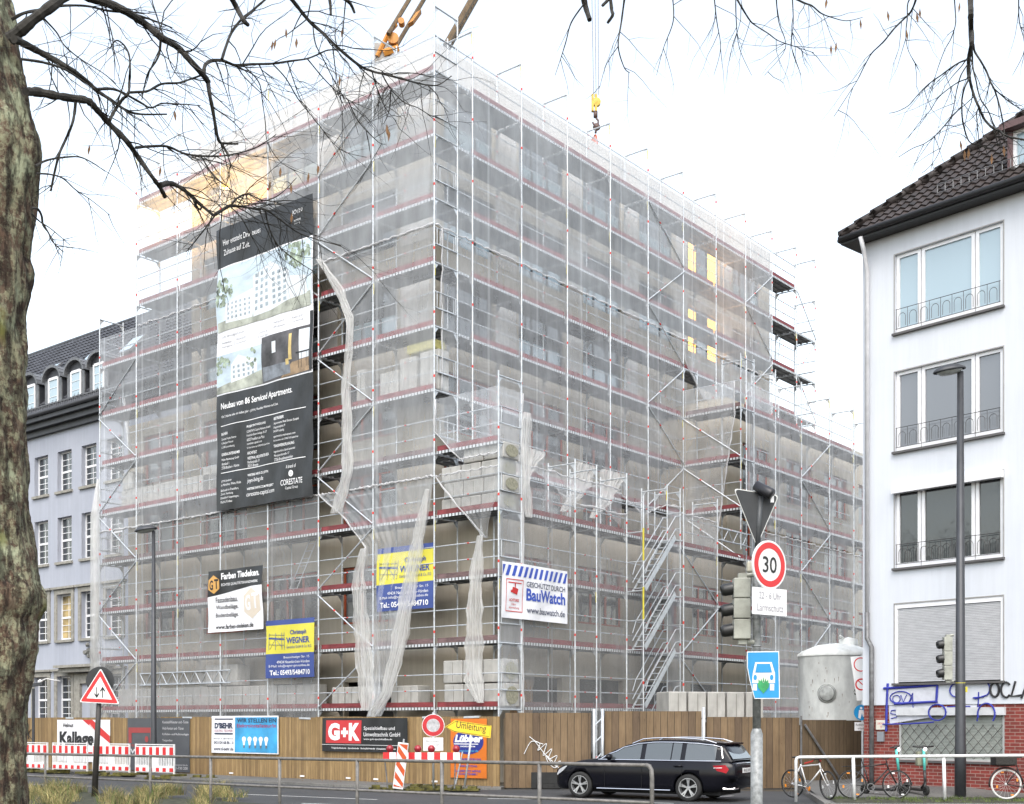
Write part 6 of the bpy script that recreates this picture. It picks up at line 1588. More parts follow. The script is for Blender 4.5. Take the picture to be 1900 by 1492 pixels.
m_ = DT/F/2
branch(b, [(18,72),(34,60),(60,38),(95,12),(140,-20),(200,-60)], DT+.2, DT+.3, 13*m_*1.9, 9*m_*1.8, 0)
branch(b, [(140,-20),(165,-4),(200,6),(235,22),(270,45),(300,70),(330,88),(355,115),(376,138),(386,152)], DT+.3, DT+1.2, 9*m_*2, 6*m_*2, 16, .7, 1)
branch(b, [(386,152),(389,175),(395,205),(404,255),(412,268),(425,290)], DT+1.2, DT+1.3, 5*m_*2, 2.6*m_*2, 7, .5, 1)
branch(b, [(413,266),(430,267),(442,267)], DT+1.3, DT+1.35, 3*m_*2, 2.2*m_*2)
branch(b, [(26,72),(50,84),(80,100),(125,125),(160,150),(180,168),(205,185),(235,205),(262,212),(310,212)], DT+.1, DT+1.0, 7.5*m_*2, 1.5*m_*2, 16, .6, 1)
branch(b, [(40,110),(80,116),(118,128),(150,148),(175,165)], DT, DT+.4, 3*m_*2, 1.5*m_*2, 6, .5)
branch(b, [(48,170),(70,171),(100,177),(130,182),(162,187),(180,204),(205,232),(235,262),(255,290),(280,325),(298,350),(306,366)], DT+.1, DT+1.1, 9*m_*2, 4*m_*2, 12, .6, 1, .16)
branch(b, [(297,344),(312,340),(325,343),(345,355),(370,378),(398,401)], DT+1.05, DT+1.4, 6*m_*2, 3.2*m_*2, 8, .5, 1, .16)
branch(b, [(360,372),(366,385),(372,388),(376,378)], DT+1.3, DT+1.4, 3*m_*2, 1.8*m_*2)
branch(b, [(396,400),(412,390),(428,382),(450,384),(475,388),(492,389),(520,408),(552,431),(590,445),(633,456)], DT+1.4, DT+2.2, 4*m_*2, 1*m_*2, 24, .75, 2)
branch(b, [(428,382),(440,368),(460,360),(490,372),(520,360),(550,330)], DT+1.4, DT+2, 2.6*m_*2, .8*m_*2, 18, .6, 2)
branch(b, [(492,389),(500,425),(520,460),(560,490),(585,505)], DT+1.7, DT+2, 2.2*m_*2, .8*m_*2, 12, .5, 1)
branch(b, [(428,384),(448,405),(470,445),(490,480)], DT+1.5, DT+1.6, 1.8*m_*2, .7*m_*2, 8, .5, 1)
branch(b, [(398,401),(380,425),(360,450),(345,468)], DT+1.4, DT+1.5, 2.2*m_*2, .8*m_*2, 8, .45, 1)
branch(b, [(203,224),(212,207),(226,186),(238,173),(240,150),(241,130),(240,105),(232,86),(216,75),(204,90)], DT+.5, DT+.8, 4*m_*2, 1.2*m_*2, 8, .45, 1, .18)
branch(b, [(238,172),(255,171),(275,169),(300,156),(330,154),(350,148),(378,138)], DT+.7, DT+1.1, 3*m_*2, 2*m_*2, 10, .5, 1)
branch(b, [(180,166),(205,165),(225,171),(260,190),(280,200),(300,192),(330,193),(372,196)], DT+.6, DT+1, 3.4*m_*2, 1*m_*2, 12, .5, 1)
branch(b, [(252,274),(275,272),(310,272),(345,286),(385,290),(425,288),(470,276),(495,262),(512,250)], DT+.8, DT+1.8, 3.2*m_*2, 1*m_*2, 26, .7, 2)
branch(b, [(372,288),(395,325),(420,345),(455,372)], DT+1.2, DT+1.6, 2*m_*2, .7*m_*2, 10, .5, 1)
branch(b, [(378,140),(380,122),(392,113),(411,112),(425,117),(438,121),(470,119),(505,118),(540,113),(569,109),(590,101),(609,93),(640,92)], DT+1.1, DT+2.2, 4.5*m_*2, 1.4*m_*2, 16, .7, 1)
branch(b, [(412,110),(420,85),(430,60),(448,36),(470,18),(496,-4)], DT+1.3, DT+1.7, 3.6*m_*2, 2.4*m_*2, 6, .6, 1)
branch(b, [(424,-14),(440,16),(452,38),(460,46)], DT+1, DT+1.1, 6*m_*2, 4.5*m_*2, 2, .4)
branch(b, [(535,-10),(552,12),(575,40),(600,62),(622,84),(665,120),(690,132),(715,138),(745,146),(770,153),(795,158),(815,157),(838,141)], DT+1.6, DT+3, 5*m_*2, 1.2*m_*2, 22, .8, 2)
branch(b, [(792,157),(810,175),(818,192),(832,208)], DT+2.8, DT+3, 1.6*m_*2, .6*m_*2, 4, .3, 1)
for pts in ([(505,118),(530,145),(552,182),(570,205),(592,232),(615,262),(640,282),(680,292)], [(533,113),(545,150),(558,185),(575,205)], [(580,40),(585,80),(600,110),(620,150),(640,185),(655,215),(665,250)], [(571,110),(600,145),(625,170),(645,185),(690,205)], [(645,184),(665,225),(700,262),(715,268)], [(708,136),(725,165),(750,190),(775,200),(800,215),(822,222)], [(725,165),(722,205),(712,230)], [(690,132),(700,165),(715,200),(735,225)], [(450,120),(480,152),(487,190),(492,225),(496,262),(520,300),(556,320)], [(480,118),(495,150),(505,170)], [(660,118),(690,145),(725,170)], [(625,84),(622,60),(640,35)]):
    branch(b, pts, DT+2, DT+2.6, 1.7*m_*2, .6*m_*2, 9, .45, 2)
branch(b, [(140,190),(138,210),(133,232),(122,258),(110,285),(101,320),(94,355)], DT+.4, DT+.4, 3.2*m_*2, 2.2*m_*2, 5, .4)
branch(b, [(66,308),(85,298),(110,293),(145,291),(170,301),(195,318)], DT+.1, DT+.7, 2.6*m_*2, .8*m_*2, 6, .4)
branch(b, [(68,322),(95,324),(118,332),(140,352),(170,372),(205,400)], DT+.1, DT+.7, 2*m_*2, .6*m_*2, 6, .4)
branch(b, [(58,386),(70,388),(77,400),(80,418),(90,432),(97,448),(118,468)], DT+.1, DT+.4, 3*m_*2, 1*m_*2, 8, .35, 1)
branch(b, [(58,396),(75,412),(95,425),(130,455)], DT+.1, DT+.4, 1.8*m_*2, .7*m_*2, 4, .3)
branch(b, [(22,36),(45,24),(75,18),(110,11),(160,11),(200,20),(245,25),(290,40),(320,52)], DT+.2, DT+.8, 3.4*m_*2, 1.4*m_*2, 14, .5, 1)
branch(b, [(82,35),(105,60),(120,85),(150,110),(190,135),(215,155)], DT+.2, DT+.6, 2*m_*2, .8*m_*2, 8, .5, 1)
branch(b, [(298,72),(296,95),(290,112),(275,135),(268,160),(263,185)], DT+.7, DT+.9, 3*m_*2, 1.2*m_*2, 6, .4, 1)
branch(b, [(610,-8),(613,8),(614,28)], DT+1.4, DT+1.4, 4*m_*2, 3*m_*2); branch(b, [(625,-10),(645,2),(653,12),(658,24)], DT+1.4, DT+1.5, 5*m_*2, 3*m_*2, 3, .4)
b.build('branches', [bark_dark], lime)
def leaves(b, spots, d):
    for x, y in spots:
        c = P(x, y, d); a = rt_.uniform(-.5,.5); u = V(math.cos(a), rt_.uniform(-.6,.6), .2)*.012; z = V(.25*a, .1, 1)*.05
        b.face((c-z-u*.2, c-u, c+z, c+u)); b.face((c-z, c+u, c+z*.9+V(.004,.01,0)))
leaf = mat('withered_leaf', (.16,.08,.03), .8, 0, .35, 20)
b = MB(); leaves(b, [(165,278),(520,320),(572,330),(540,350),(541,405),(500,345),(635,60),(531,62),(505,85),(510,82),(550,80),(630,150),(718,240),(720,247),(722,253),(325,215),(297,318),(590,315)], DT+1.6); b.build('withered_leaves', [leaf], lime)
# bare boughs reaching in at the top right
ol = thing('tree', 'bare drooping tree boughs hanging in from above at the upper right', 'tree', (0,0,0))
b = MB(); DQ = 10.0; q_ = DQ/F; BK = 1.45; TWF = .6
zc = lambda L: [(1500+x/4.6625, y/4.6625) for x, y in L]
branch(b, [(1800,-60)] + zc([(1400,0),(1405,120),(1408,260),(1412,370),(1400,440),(1385,520),(1385,640),(1392,680)]), DQ, DQ+.1, 4.2*q_, 2.4*q_, 4, .4)
branch(b, zc([(1392,680),(1415,770),(1440,850),(1475,930),(1520,1030),(1590,1105),(1650,1130),(1700,1170),(1780,1195),(1865,1210),(2000,1240)]), DQ+.1, DQ+.4, 1.8*q_, 1.2*q_, 16, .5, 1)
branch(b, zc([(1390,680),(1350,760),(1330,850),(1328,930),(1335,1050),(1370,1180),(1410,1240),(1500,1265),(1600,1290)]), DQ+.1, DQ+.3, 1.3*q_, .7*q_, 10, .45, 1)
branch(b, zc([(1375,515),(1310,540),(1230,590),(1150,650),(1070,705),(1000,765),(930,840),(870,910),(780,960),(700,980)]), DQ+.1, DQ+.5, 1.2*q_, .4*q_, 14, .5, 1)
branch(b, zc([(1330,920),(1240,1010),(1180,1085),(1090,1180),(1000,1245),(900,1285),(780,1360)]), DQ+.2, DQ+.5, 1*q_, .4*q_, 10, .4, 1)
branch(b, zc([(1425,380),(1440,450),(1490,530),(1540,620),(1575,710),(1610,780),(1640,870),(1665,970),(1685,1080),(1700,1190)]), DQ, DQ+.3, 1.5*q_, .8*q_, 14, .5, 1)
branch(b, zc([(1415,390),(1418,500),(1425,600),(1450,700),(1465,780),(1495,870),(1550,950),(1590,1050),(1610,1150),(1640,1260)]), DQ+.1, DQ+.4, 1.2*q_, .6*q_, 10, .45, 1)
branch(b, zc([(1480,920),(1455,980),(1462,1080),(1472,1190),(1480,1330)]), DQ+.2, DQ+.4, .9*q_, .4*q_, 6, .35, 1)
branch(b, zc([(1375,560),(1320,650),(1290,750),(1270,850),(1250,960),(1215,1060),(1180,1180),(1120,1340),(1050,1440),(980,1500)]), DQ+.1, DQ+.5, .9*q_, .35*q_, 8, .4, 1)
branch(b, zc([(1380,680),(1300,710),(1210,770),(1120,850),(1050,960),(960,1060),(860,1200)]), DQ+.1, DQ+.5, .9*q_, .3*q_, 8, .4, 1)
branch(b, zc([(1610,770),(1700,850),(1780,910),(1870,960)]), DQ+.2, DQ+.5, .9*q_, .4*q_, 8, .4, 1)
branch(b, zc([(1260,-40),(1270,100),(1272,210),(1235,330),(1180,430),(1130,560),(1090,680),(1040,800)]), DQ+.3, DQ+.6, .9*q_, .35*q_, 8, .4, 1)
branch(b, zc([(930,-60),(925,10),(880,110),(820,170),(740,250),(660,350),(610,400),(545,465),(480,580),(420,700),(330,840),(220,1010)]), DQ+.3, DQ+.8, 1.6*q_, .35*q_, 18, .5, 1)
branch(b, zc([(900,-40),(860,30),(855,160),(845,250),(845,350),(870,450),(950,600)]), DQ+.3, DQ+.5, 1*q_, .3*q_, 10, .4, 1)
branch(b, zc([(-200,-60),(-50,20),(30,50),(110,115),(200,150),(330,180),(470,150)]), DQ+.5, DQ+.7, 1.6*q_, .35*q_, 12, .5, 1)
b2 = [(1365,-6),(1375,12),(1390,36),(1400,46),(1425,62),(1445,76),(1480,88),(1510,98)]
branch(b, b2, DQ+.6, DQ+.9, 1.4*q_, .4*q_, 20, .55, 1)
branch(b, [(1082,-8),(1087,15),(1094,37)], DQ+.6, DQ+.6, 4.4*q_, 3.4*q_); branch(b, [(1083,8),(1060,42),(1050,78),(1040,110),(1030,140)], DQ+.6, DQ+.8, 1.2*q_, .35*q_, 7, .4, 1)
branch(b, [(1132,-8),(1135,20),(1137,28),(1127,43)], DQ+.6, DQ+.6, 2.6*q_, 2*q_); branch(b, [(1130,-2),(1117,11)], DQ+.6, DQ+.6, 2.4*q_, 2*q_); branch(b, [(1159,-5),(1153,40),(1147,86),(1158,125),(1168,135)], DQ+.6, DQ+.8, 1.5*q_, .5*q_, 9, .45, 1); branch(b, [(1147,86),(1125,120),(1112,165)], DQ+.7, DQ+.8, .7*q_, .3*q_, 4, .3)
for x in (1248, 1325, 1365, 1440, 1470, 1890): branch(b, [(x,-5),(x+rt_.uniform(-6,10),40),(x+rt_.uniform(-20,20),90),(x+rt_.uniform(-30,30),140)], DQ+.6, DQ+.9, .9*q_, .3*q_, 9, .45, 1)
b.build('branches', [bark_dark], ol)
b = MB(); leaves(b, [(1533,6),(1648,30),(1597,45),(1542,92),(1551,88),(1702,33),(1707,25),(1783,270),(1790,288),(1797,286),(1840,295),(1863,280),(1683,65),(1780,14)], DQ+.3); b.build('withered_leaves', [leaf], ol)
# bare avenue trees left of the view, seen only as reflections in windows and car paint
def bare_tree(label, x, y, h):
    t = thing('tree', label, 'tree', (x,y,0), 0, 'bare avenue trees beyond the left edge'); b = MB(); b.tube([(0,0,-.1),(.1,0,h*.3),(0,.1,h*.45)], [.32,.26,.2], 10); b.build('trunk', [bark], t, True)
    b = MB()
    for _ in range(26):
        a_ = rt_.uniform(0,6.28); z = h*rt_.uniform(.28,.5); d = V(math.cos(a_), math.sin(a_), rt_.uniform(.5,1.7)); L = h*rt_.uniform(.3,.5); n = 7; p = V(0,0,z); pts = [p]; d.normalize()
        for i in range(n): d = (d + V(rt_.gauss(0,.15),rt_.gauss(0,.15),rt_.gauss(0,.1))).normalized(); pts.append(pts[-1]+d*L/n)
        b.tube(pts, [.09*(1-.8*i/n) for i in range(n+1)], 5)
        for _ in range(9):
            q = pts[rt_.randrange(2,n+1)]; e = V(rt_.gauss(0,1),rt_.gauss(0,1),rt_.gauss(.2,.8)).normalized(); p2 = q+e*L*.25; p3 = p2 + (e+V(rt_.gauss(0,.4),rt_.gauss(0,.4),-.2))*L*.2; b.tube([q,p2,p3], [.03,.018,.006], 3, 0, False)
            for _ in range(3): e2 = V(rt_.gauss(0,1),rt_.gauss(0,1),rt_.gauss(0,.8)).normalized(); b.tube([p2,p2+e2*L*.18], [.012,.004], 3, 0, False)
    b.build('branches', [bark_dark], t)
for x, y, h in ((-17,24,14),(-27,30,15),(-38,26,14),(-24,19,15),(-50,30,16)): bare_tree('bare avenue tree standing left of the view', x, y, h)

# ------------------------------------------------------------------ grass tufts
gm = mat('dry_verge_grass', (.34,.28,.12), .8, 0, .6, 2.2)
gm2 = mat('green_verge_grass', (.10,.14,.035), .8, 0, .4, 3)
def grass(name, label, spots, mats, n, h, sp):
    b = MB()
    for (x, y, z, k) in spots:
        for _ in range(int(n*k)):
            a_, r_ = rt_.uniform(0,6.28), sp*math.sqrt(rt_.random())*k; p = V(x+r_*math.cos(a_), y+r_*math.sin(a_), z)
            H = h*k*rt_.uniform(.4,1.15); l_ = V(rt_.gauss(0,.45),rt_.gauss(0,.45),0)*H; w_ = V(math.cos(a_+1.3),math.sin(a_+1.3),0)*.006
            m = 0 if rt_.random() < .68 else 1
            p1 = p + l_*.35 + V(0,0,H*.65); p2 = p + l_ + V(0,0,H)
            b.face((p-w_, p+w_, p1+w_*.7, p1-w_*.7), m); b.face((p1-w_*.7, p1+w_*.7, p2), m)
    return tag(b.build(name, mats), label, 'grass', None, 'stuff')
sp_ = []
clumps = [(rt_.choice([rt_.uniform(46,175), rt_.uniform(195,335), rt_.uniform(215,320), rt_.uniform(370,455)]), rt_.uniform(1470,1500), rt_.uniform(.5,1.1)) for _ in range(30)]
for _ in range(100):
    ck = rt_.choice(clumps); x = ck[0] + rt_.gauss(0,9); y = min(1503, ck[1] + rt_.gauss(0,5)); d = F*1.85/(y-HOR); p = P(x, y, d); sp_.append((p.x, p.y, .08, ck[2]*rt_.uniform(.6,1.0)))
grass('grass', 'tufts of dry yellow grass along the foreground kerb', sp_, [gm, gm2], 120, .56, .36)
sp_ = []
for _ in range(70): x = rt_.uniform(7.4,13); sp_.append((x, rt_.uniform(27.75,29.3), .11, rt_.uniform(.4,.8)))
grass('grass', 'sparse short grass under the bicycles on the verge', sp_, [gm2, gm2], 40, .12, .3)
b = MB()
for _ in range(160):
    k = rt_.choice([(-9.5,43.2,-5.7,38.3),(-5.6,38.2,-.4,35.0),(-18,49,-11.5,44.2)]); f_ = rt_.random(); x, y = k[0]+(k[2]-k[0])*f_+rt_.gauss(0,.25), k[1]+(k[3]-k[1])*f_+rt_.gauss(0,.25); a_ = rt_.uniform(0,6.28); u = V(math.cos(a_),math.sin(a_),.25)*.04; v = V(-math.sin(a_),math.cos(a_),.15)*.025
    c = V(x,y,.085); b.face((c-u,c-v,c+u,c+v))
tag(b.build('leaf_litter', [leaf]), 'scattered brown leaves along the kerb by the fence', 'leaves', None, 'stuff')

# ------------------------------------------------------------------ crane behind the block
cy = mat('crane_orange', (.55,.22,.03), .5, 0, .15, 3); cg = mat('crane_brown_steel', (.13,.085,.04), .6, .2, .3, 3)
D = 62.0; t = thing('crane', 'yellow mobile crane boom rising behind the roof corner', 'crane', (0,0,0))
A_, B_ = P(742,88,D), P(990,-330,D+10)
dv = (B_-A_).normalized(); sd_ = V(1,0,0) - dv*dv.x; sd_.normalize(); up_ = dv.cross(sd_)
b = MB()
W_ = 1.15
cor = [sd_*sx*W_*.5 + up_*sz*W_*.5 for sx, sz in ((-1,-1),(1,-1),(1,1),(-1,1))]
b.tube([A_+cor[0], B_+cor[0]], .11, 6); b.tube([A_+cor[3], B_+cor[3]], .11, 6)
o2 = sd_*1.9
b.tube([A_+cor[1]+o2, B_+cor[1]+o2], .16, 6); b.tube([A_+cor[2]+o2*.75, B_+cor[2]+o2*.75], .16, 6)
n = 26
for i in range(n):
    p_, q2 = A_.lerp(B_, i/n), A_.lerp(B_, (i+1)/n)
    b.tube([p_+cor[1]+o2, q2+cor[2]+o2*.75], .05, 4); b.tube([p_+cor[2]+o2*.75, q2+cor[1]+o2], .05, 4)
b.build('boom', [cg], t)
b = MB(); p_ = P(722,80,D); b.tube([P(700,105,D), P(722,60,D), P(735,45,D)], .12, 6); b.tube([P(712,100,D), P(740,90,D)], .2, 6)
b.lathe([(0,-.2),(.28,-.2),(.28,.2),(0,.2)], P(730,74,D), 14, 0, (0,1,0)); b.lathe([(0,-.2),(.16,-.2),(.16,.2),(0,.2)], P(745,42,D), 12, 0, (0,1,0)); b.obox(P(757,44,D), P(772,23,D)-P(757,44,D), V(0,.4,0), V(.25,0,.15)); b.build('boom_head', [cy], t)
b = MB(); b.box(*(lambda c:(c.x-.5,c.x+.5,c.y,c.y+1,c.z-.6,c.z+.5))(P(713,98,D))); b.build('cab', [mat('crane_grey', (.3,.28,.26), .6, .1, .2)], t)
D = 60.0; b = MB(); hk = P(1106,176,D)
for dx in (-.12,.0,.12): b.tube([hk+V(dx,0,0), V(hk.x+dx*2.5, D+4, 60)], .014, 4)
b.build('hoist_rope', [steel_dark], t)
h_ = thing('crane_hook', 'yellow crane hook block hanging above the right roof edge', 'crane hook', hk)
b = MB(); rel = lambda x,y: P(x,y,D)-hk
for dx in (-.12,.04): b.obox(rel(1102,207)+V(dx,-.1,0), V(.11,0,0), V(0,.2,0), V(0,0,rel(0,176).z-rel(0,207).z))
b.lathe([(0,-.12),(.2,-.1),(.2,.1),(0,.12)], rel(1107,190), 18, 0, (0,1,0)); b.build('pulley_block', [mat('hook_yellow', (.62,.4,.05), .5, 0, .2, 8)], h_)
b = MB(); b.tube([rel(1105,207), rel(1105,218)], .1, 8); b.tube([rel(1105,216)+V(.02,0,0)] + [rel(1105,226)+V(.14*math.cos(a_),0,.16*math.sin(a_)) for a_ in (1.2,.4,-.4,-1.3,-2.2,-3.0)], .05, 6); b.lathe([(0,-.2),(.16,-.1),(.2,.0),(.12,.15),(0,.2)], rel(1107,236), 10); b.tube([rel(1106,240), rel(1105,247)], .06, 6); b.build('hook', [mat('dark_hook', (.12,.07,.06), .5, .2, .2)], h_, True)
sl = mat('orange_sling', (.6,.12,.04), .7, 0, .2, 6)
b = MB()
for x0, x1 in ((1098,1094),(1101,1100),(1104,1102),(1108,1110),(1096,1097)): b.tube([rel(1105,250), rel(x0,262), rel(x1,300), rel(x1+1,318)], .045, 5)
b.build('sling', [sl], h_)
# ------------------------------------------------------------------ the black estate car
paint = mat('black_car_paint', (.004,.004,.007), .18, 0, 0, spec=.28); chrome = mat('chrome', (.75,.75,.77), .12, 1, 0); tyre = mat('tyre', (.018,.018,.018), .85, 0, .2, 20)
alloy = mat('alloy', (.55,.56,.58), .28, .8, .05); cglass = glass_mat('car_glass', (.045,.055,.06), .03, 0); cabin = mat('cabin', (.012,.012,.013), .9, 0, .1)
lamp_r = mat('tail_lamp', (.35,.01,.02), .15, 0, .1); lamp_w = mat('head_lamp', (.6,.62,.65), .1, .2, .05)
fw = V(1.80,31.25,0); rw = V(4.27,29.8,0)      # near side wheels
hd = (fw-rw).normalized(); ca = math.atan2(-hd.y, -hd.x)   # local +x points to the rear
side = V(-hd.y, hd.x, 0)                       # towards the far side?
far = V(hd.y, -hd.x, 0) if V(hd.y,-hd.x,0).y > 0 else V(-hd.y, hd.x, 0)
TW = .80
org = (fw+rw)/2 + far*TW
car = thing('car', 'black estate car with roof rails and silver alloy wheels on the road', 'car', org, ca)
# local: x to the rear, y away from the viewer, z up ; near side is y = -w
WB = 2.94; xf_, xr_ = -WB/2, WB/2; X0, X1 = -WB/2-.84, WB/2+1.15
def lerp_t(tab, x):
    if x <= tab[0][0]: return tab[0][1]
    for (a, u), (c, v) in zip(tab, tab[1:]):
        if x <= c: t = (x-a)/(c-a); t = t*t*(3-2*t); return u+(v-u)*t
    return tab[-1][1]
top = [(X0,.62),(X0+.06,.74),(X0+.35,.86),(X0+1.0,.97),(X0+1.45,1.02),(X0+1.6,1.0),(X1-.55,1.0),(X1-.2,.98),(X1-.03,.93),(X1,.86)]
hwid = [(X0,.55),(X0+.1,.72),(X0+.35,.84),(X0+.8,.905),(X0+1.6,.925),(X1-1.3,.925),(X1-.6,.90),(X1-.2,.84),(X1-.05,.79),(X1,.72)]
bot = [(X0,.30),(X0+.15,.2),(X0+.5,.2),(X1-.6,.22),(X1-.12,.3),(X1,.38)]
xs = [X0,X0+.03,X0+.08,X0+.18,X0+.35] + [X0+.35+ (X1-.35-X0-.35)*i/34 for i in range(1,35)] + [X1-.18,X1-.08,X1-.03,X1]
b = MB(); M_ = 20
for x in xs:
    hwx, zt_, zb_ = lerp_t(hwid,x), lerp_t(top,x), lerp_t(bot,x); zs_ = zt_ - .02; zw = .62
    prof = [(0,zb_),(hwx*.6,zb_),(hwx*.9,zb_+.02),(hwx*.975,zb_+.1),(hwx*.985,zb_+.2),(hwx*.995,.5 if zt_>.7 else (zb_+zt_)/2),(hwx,min(.66,zt_-.08)),(hwx*.99,min(.78,zt_-.05)),(hwx*.955,zt_-.035),(hwx*.88,zt_+.0),(hwx*.5,zt_+.018),(0,zt_+.022)]
    full = [(y,z) for y,z in prof] + [(-y,z) for y,z in reversed(prof[1:-1])]
    for y, z in full: b.v.append((x,y,z))
K = len(full)
for j in range(len(xs)-1):
    for k in range(K): A = j*K+k; B = j*K+(k+1)%K; b.f.append((A,B,B+K,A+K)); b.m.append(0)
b.f.append(tuple(range(K))); b.m.append(0); b.f.append(tuple(reversed(range((len(xs)-1)*K, len(xs)*K)))); b.m.append(0)
body = b.build('body', [paint], car, True)
bm = bmesh.new(); bm.from_mesh(body.data); bmesh.ops.recalc_face_normals(bm, faces=bm.faces); bm.to_mesh(body.data); bm.free()
# wheel arches cut out of the shell
cut = MB()
for x in (xf_, xr_):
    for s in (-1,1): cut.lathe([(0,-.3),(.375,-.3),(.375,.35),(0,.35)], (x, s*.85, .335), 32, 0, (0,s,0))
co = cut.build('arch_cut', [cabin]); co.parent = car
bm = bmesh.new(); bm.from_mesh(co.data); bmesh.ops.remove_doubles(bm, verts=bm.verts, dist=1e-5); bmesh.ops.recalc_face_normals(bm, faces=bm.faces); bm.to_mesh(co.data); bm.free()
mo = body.modifiers.new('arches', 'BOOLEAN'); mo.operation = 'DIFFERENCE'; mo.object = co; mo.solver = 'EXACT'
bpy.context.view_layer.update(); dg = bpy.context.evaluated_depsgraph_get(); nm = bpy.data.meshes.new_from_object(body.evaluated_get(dg)); body.modifiers.clear(); old = body.data; body.data = nm
bpy.data.objects.remove(co)
# greenhouse
gx = [X0+1.32, X0+1.75, X0+2.1, X0+2.45, X0+2.9, X0+3.4, X0+3.9, X0+4.3, X0+4.62, X0+4.84]
gz = [1.0, 1.22, 1.365, 1.44, 1.475, 1.475, 1.455, 1.42, 1.36, .99]
gz[-1] = .98
def rw_(x, z): return lerp_t(hwid, x)*.93 - max(0, z-1.0)*.42
b = MB(); rows_ = []
for x, z in zip(gx, gz):
    row = []
    for f_ in (0, .33, .66, .9, 1.0):
        zz_ = .97 + (z-.97)*f_; wy = rw_(x, zz_) - (.03 if f_ == 1 else 0); row.append((x, -wy, zz_ if f_ < 1 else z))
    row += [(x, -rw_(x,z)*.5, z+.018), (x, 0, z+.024)]
    row = row + [(q[0], -q[1], q[2]) for q in reversed(row[:-1])]; rows_.append(row)
for r_ in rows_: b.v += r_
K = len(rows_[0])
for j in range(len(rows_)-1):
    for k in range(K-1): A = j*K+k; b.f.append((A,A+1,A+K+1,A+K)); b.m.append(0)
b.build('roof', [paint], car, True)
# glass panels set a little proud of the pillars
def gside(name, pts, s=-1, off=.006):
    b = MB(); b.face([(x, s*(rw_(x,z)+off), z) for x, z in pts]); return b.build(name, [cglass], car)
gt_ = lambda x: lerp_t(list(zip(gx, gz)), x)
def pane(x0, x1, n=10, zb=1.0, m0=.065):
    up = [(x0+(x1-x0)*i/n, max(zb+.02, gt_(x0+(x1-x0)*i/n)-m0)) for i in range(n+1)]; return [(x0,zb)] + up + [(x1,zb)]
for s in (-1,1):
    gside('side_window', pane(X0+1.62, X0+2.5), s); gside('side_window', pane(X0+2.62, X0+3.3), s); gside('side_window', pane(X0+3.33, X0+3.56), s); gside('side_window', pane(X0+3.68, X0+4.45), s)
b = MB(); b.face([(X0+1.38, y*.8, 1.03) for y in (-1,1)] + [(X0+2.36, y*.62, 1.415) for y in (1,-1)]); b.build('windscreen', [cglass], car)
b = MB(); b.face([(X1-.075-.02, y*.66, 1.04) for y in (-1,1)] + [(X1-.33, y*.58, 1.36) for y in (1,-1)]); rg = b.build('rear_window', [cglass], car)
b = MB(); b.prism([(X1-.62,-.62,1.405),(X1-.62,.62,1.405),(X1-.28,.58,1.385),(X1-.28,-.58,1.385)], (0,0,.035)); b.build('spoiler', [paint], car, bevel=.015)
for s in (-1,1):
    b = MB(); pts = [(X0+1.42+ i*(4.55-1.42)/16) for i in range(17)]
    b.tube([V(x, s*(rw_(x,max(1.0,gt_(x)-.045))+.012), max(1.0, gt_(x)-.045)) for x in pts] + [V(X0+4.62, s*(rw_(X0+4.6,1.06)+.012), 1.06)], .012, 5)
    b.tube([V(x, s*(rw_(x,.985)+.014), .988) for x in [X0+1.35+i*.36 for i in range(10)]], .012, 5); b.build('window_trim', [chrome], car)
    b = MB(); b.tube([V(x, s*(rw_(x,gt_(x))-.06), gt_(x)+.03+(.03 if 0 < i < 8 else -.02)) for i, x in enumerate([X0+2.2+i*.275 for i in range(9)])], .016, 6); b.build('roof_rail', [chrome], car)
    b = MB(); b.tube([V(xf_+.5, s*.935, .265), V(xr_-.45, s*.935, .265)], .014, 5); b.build('sill_trim', [chrome], car)
    b = MB(); b.lathe([(0,-.11),(.06,-.09),(.085,0),(.07,.08),(0,.1)], (X0+1.72, s*1.0, 1.06), 12, 0, (0,1,0)); b.build('mirror', [paint], car, True)
    for x in (X0+2.38, X0+3.42): b = MB(); b.tube([V(x, s*.945, .86), V(x+.22, s*.945, .865)], .017, 6); b.build('door_handle', [paint], car, True)
    b = MB()
    for x in (X0+1.55, X0+2.56, X0+3.62): b.obox((x, s*.927, .3),(.006,0,0),(0,s*.006,0),(0,0,.66))
    b.build('door_gap', [cabin], car)
    b = MB(); pts = [(X1-.52,.88),(X1-.22,.9),(X1-.14,.8),(X1-.2,.7),(X1-.42,.76)]
    b.face([(x, s*(lerp_t(hwid,x)*.99+.008), z) for x, z in pts]); b.face([(X1-.16, s*.80, .9),(X1-.02, s*.52, .88),(X1-.005, s*.5, .76),(X1-.14, s*.79, .72)]); b.build('tail_lamp', [lamp_r], car)
    b = MB(); b.tube([V(X1-.5, s*.885, .825), V(X1-.3, s*.855, .83)], .008, 4); b.build('lamp_strip', [white_t], car)
    b = MB(); pts = [(X0+.06,.66),(X0+.3,.76),(X0+.5,.84),(X0+.3,.66),(X0+.1,.56)]; b.face([(x, s*(lerp_t(hwid,x)*1.0+.006), z) for x, z in pts]); b.build('headlight', [lamp_w], car)
    b = MB(); b.tube([V(X1-.3, s*.8, .33), V(X1-.05, s*.66, .33)], .035, 8); b.tube([V(X1-.03, s*.72, .33), V(X1-.03, s*.5, .33)], .022, 8); b.build('exhaust_trim', [chrome], car)
b = MB(); b.tube([V(X1-.02,-.6,.93), V(X1+.005,0,.935), V(X1-.02,.6,.93)], .012, 5); b.build('tailgate_strip', [chrome], car)
b = MB(); b.box(X1-.01,X1+.012,-.26,.26,.7,.815); b.build('number_plate', [refl_w], car)
b = MB()
xfp = lambda p: V(X1+.014, p.x, p.z)
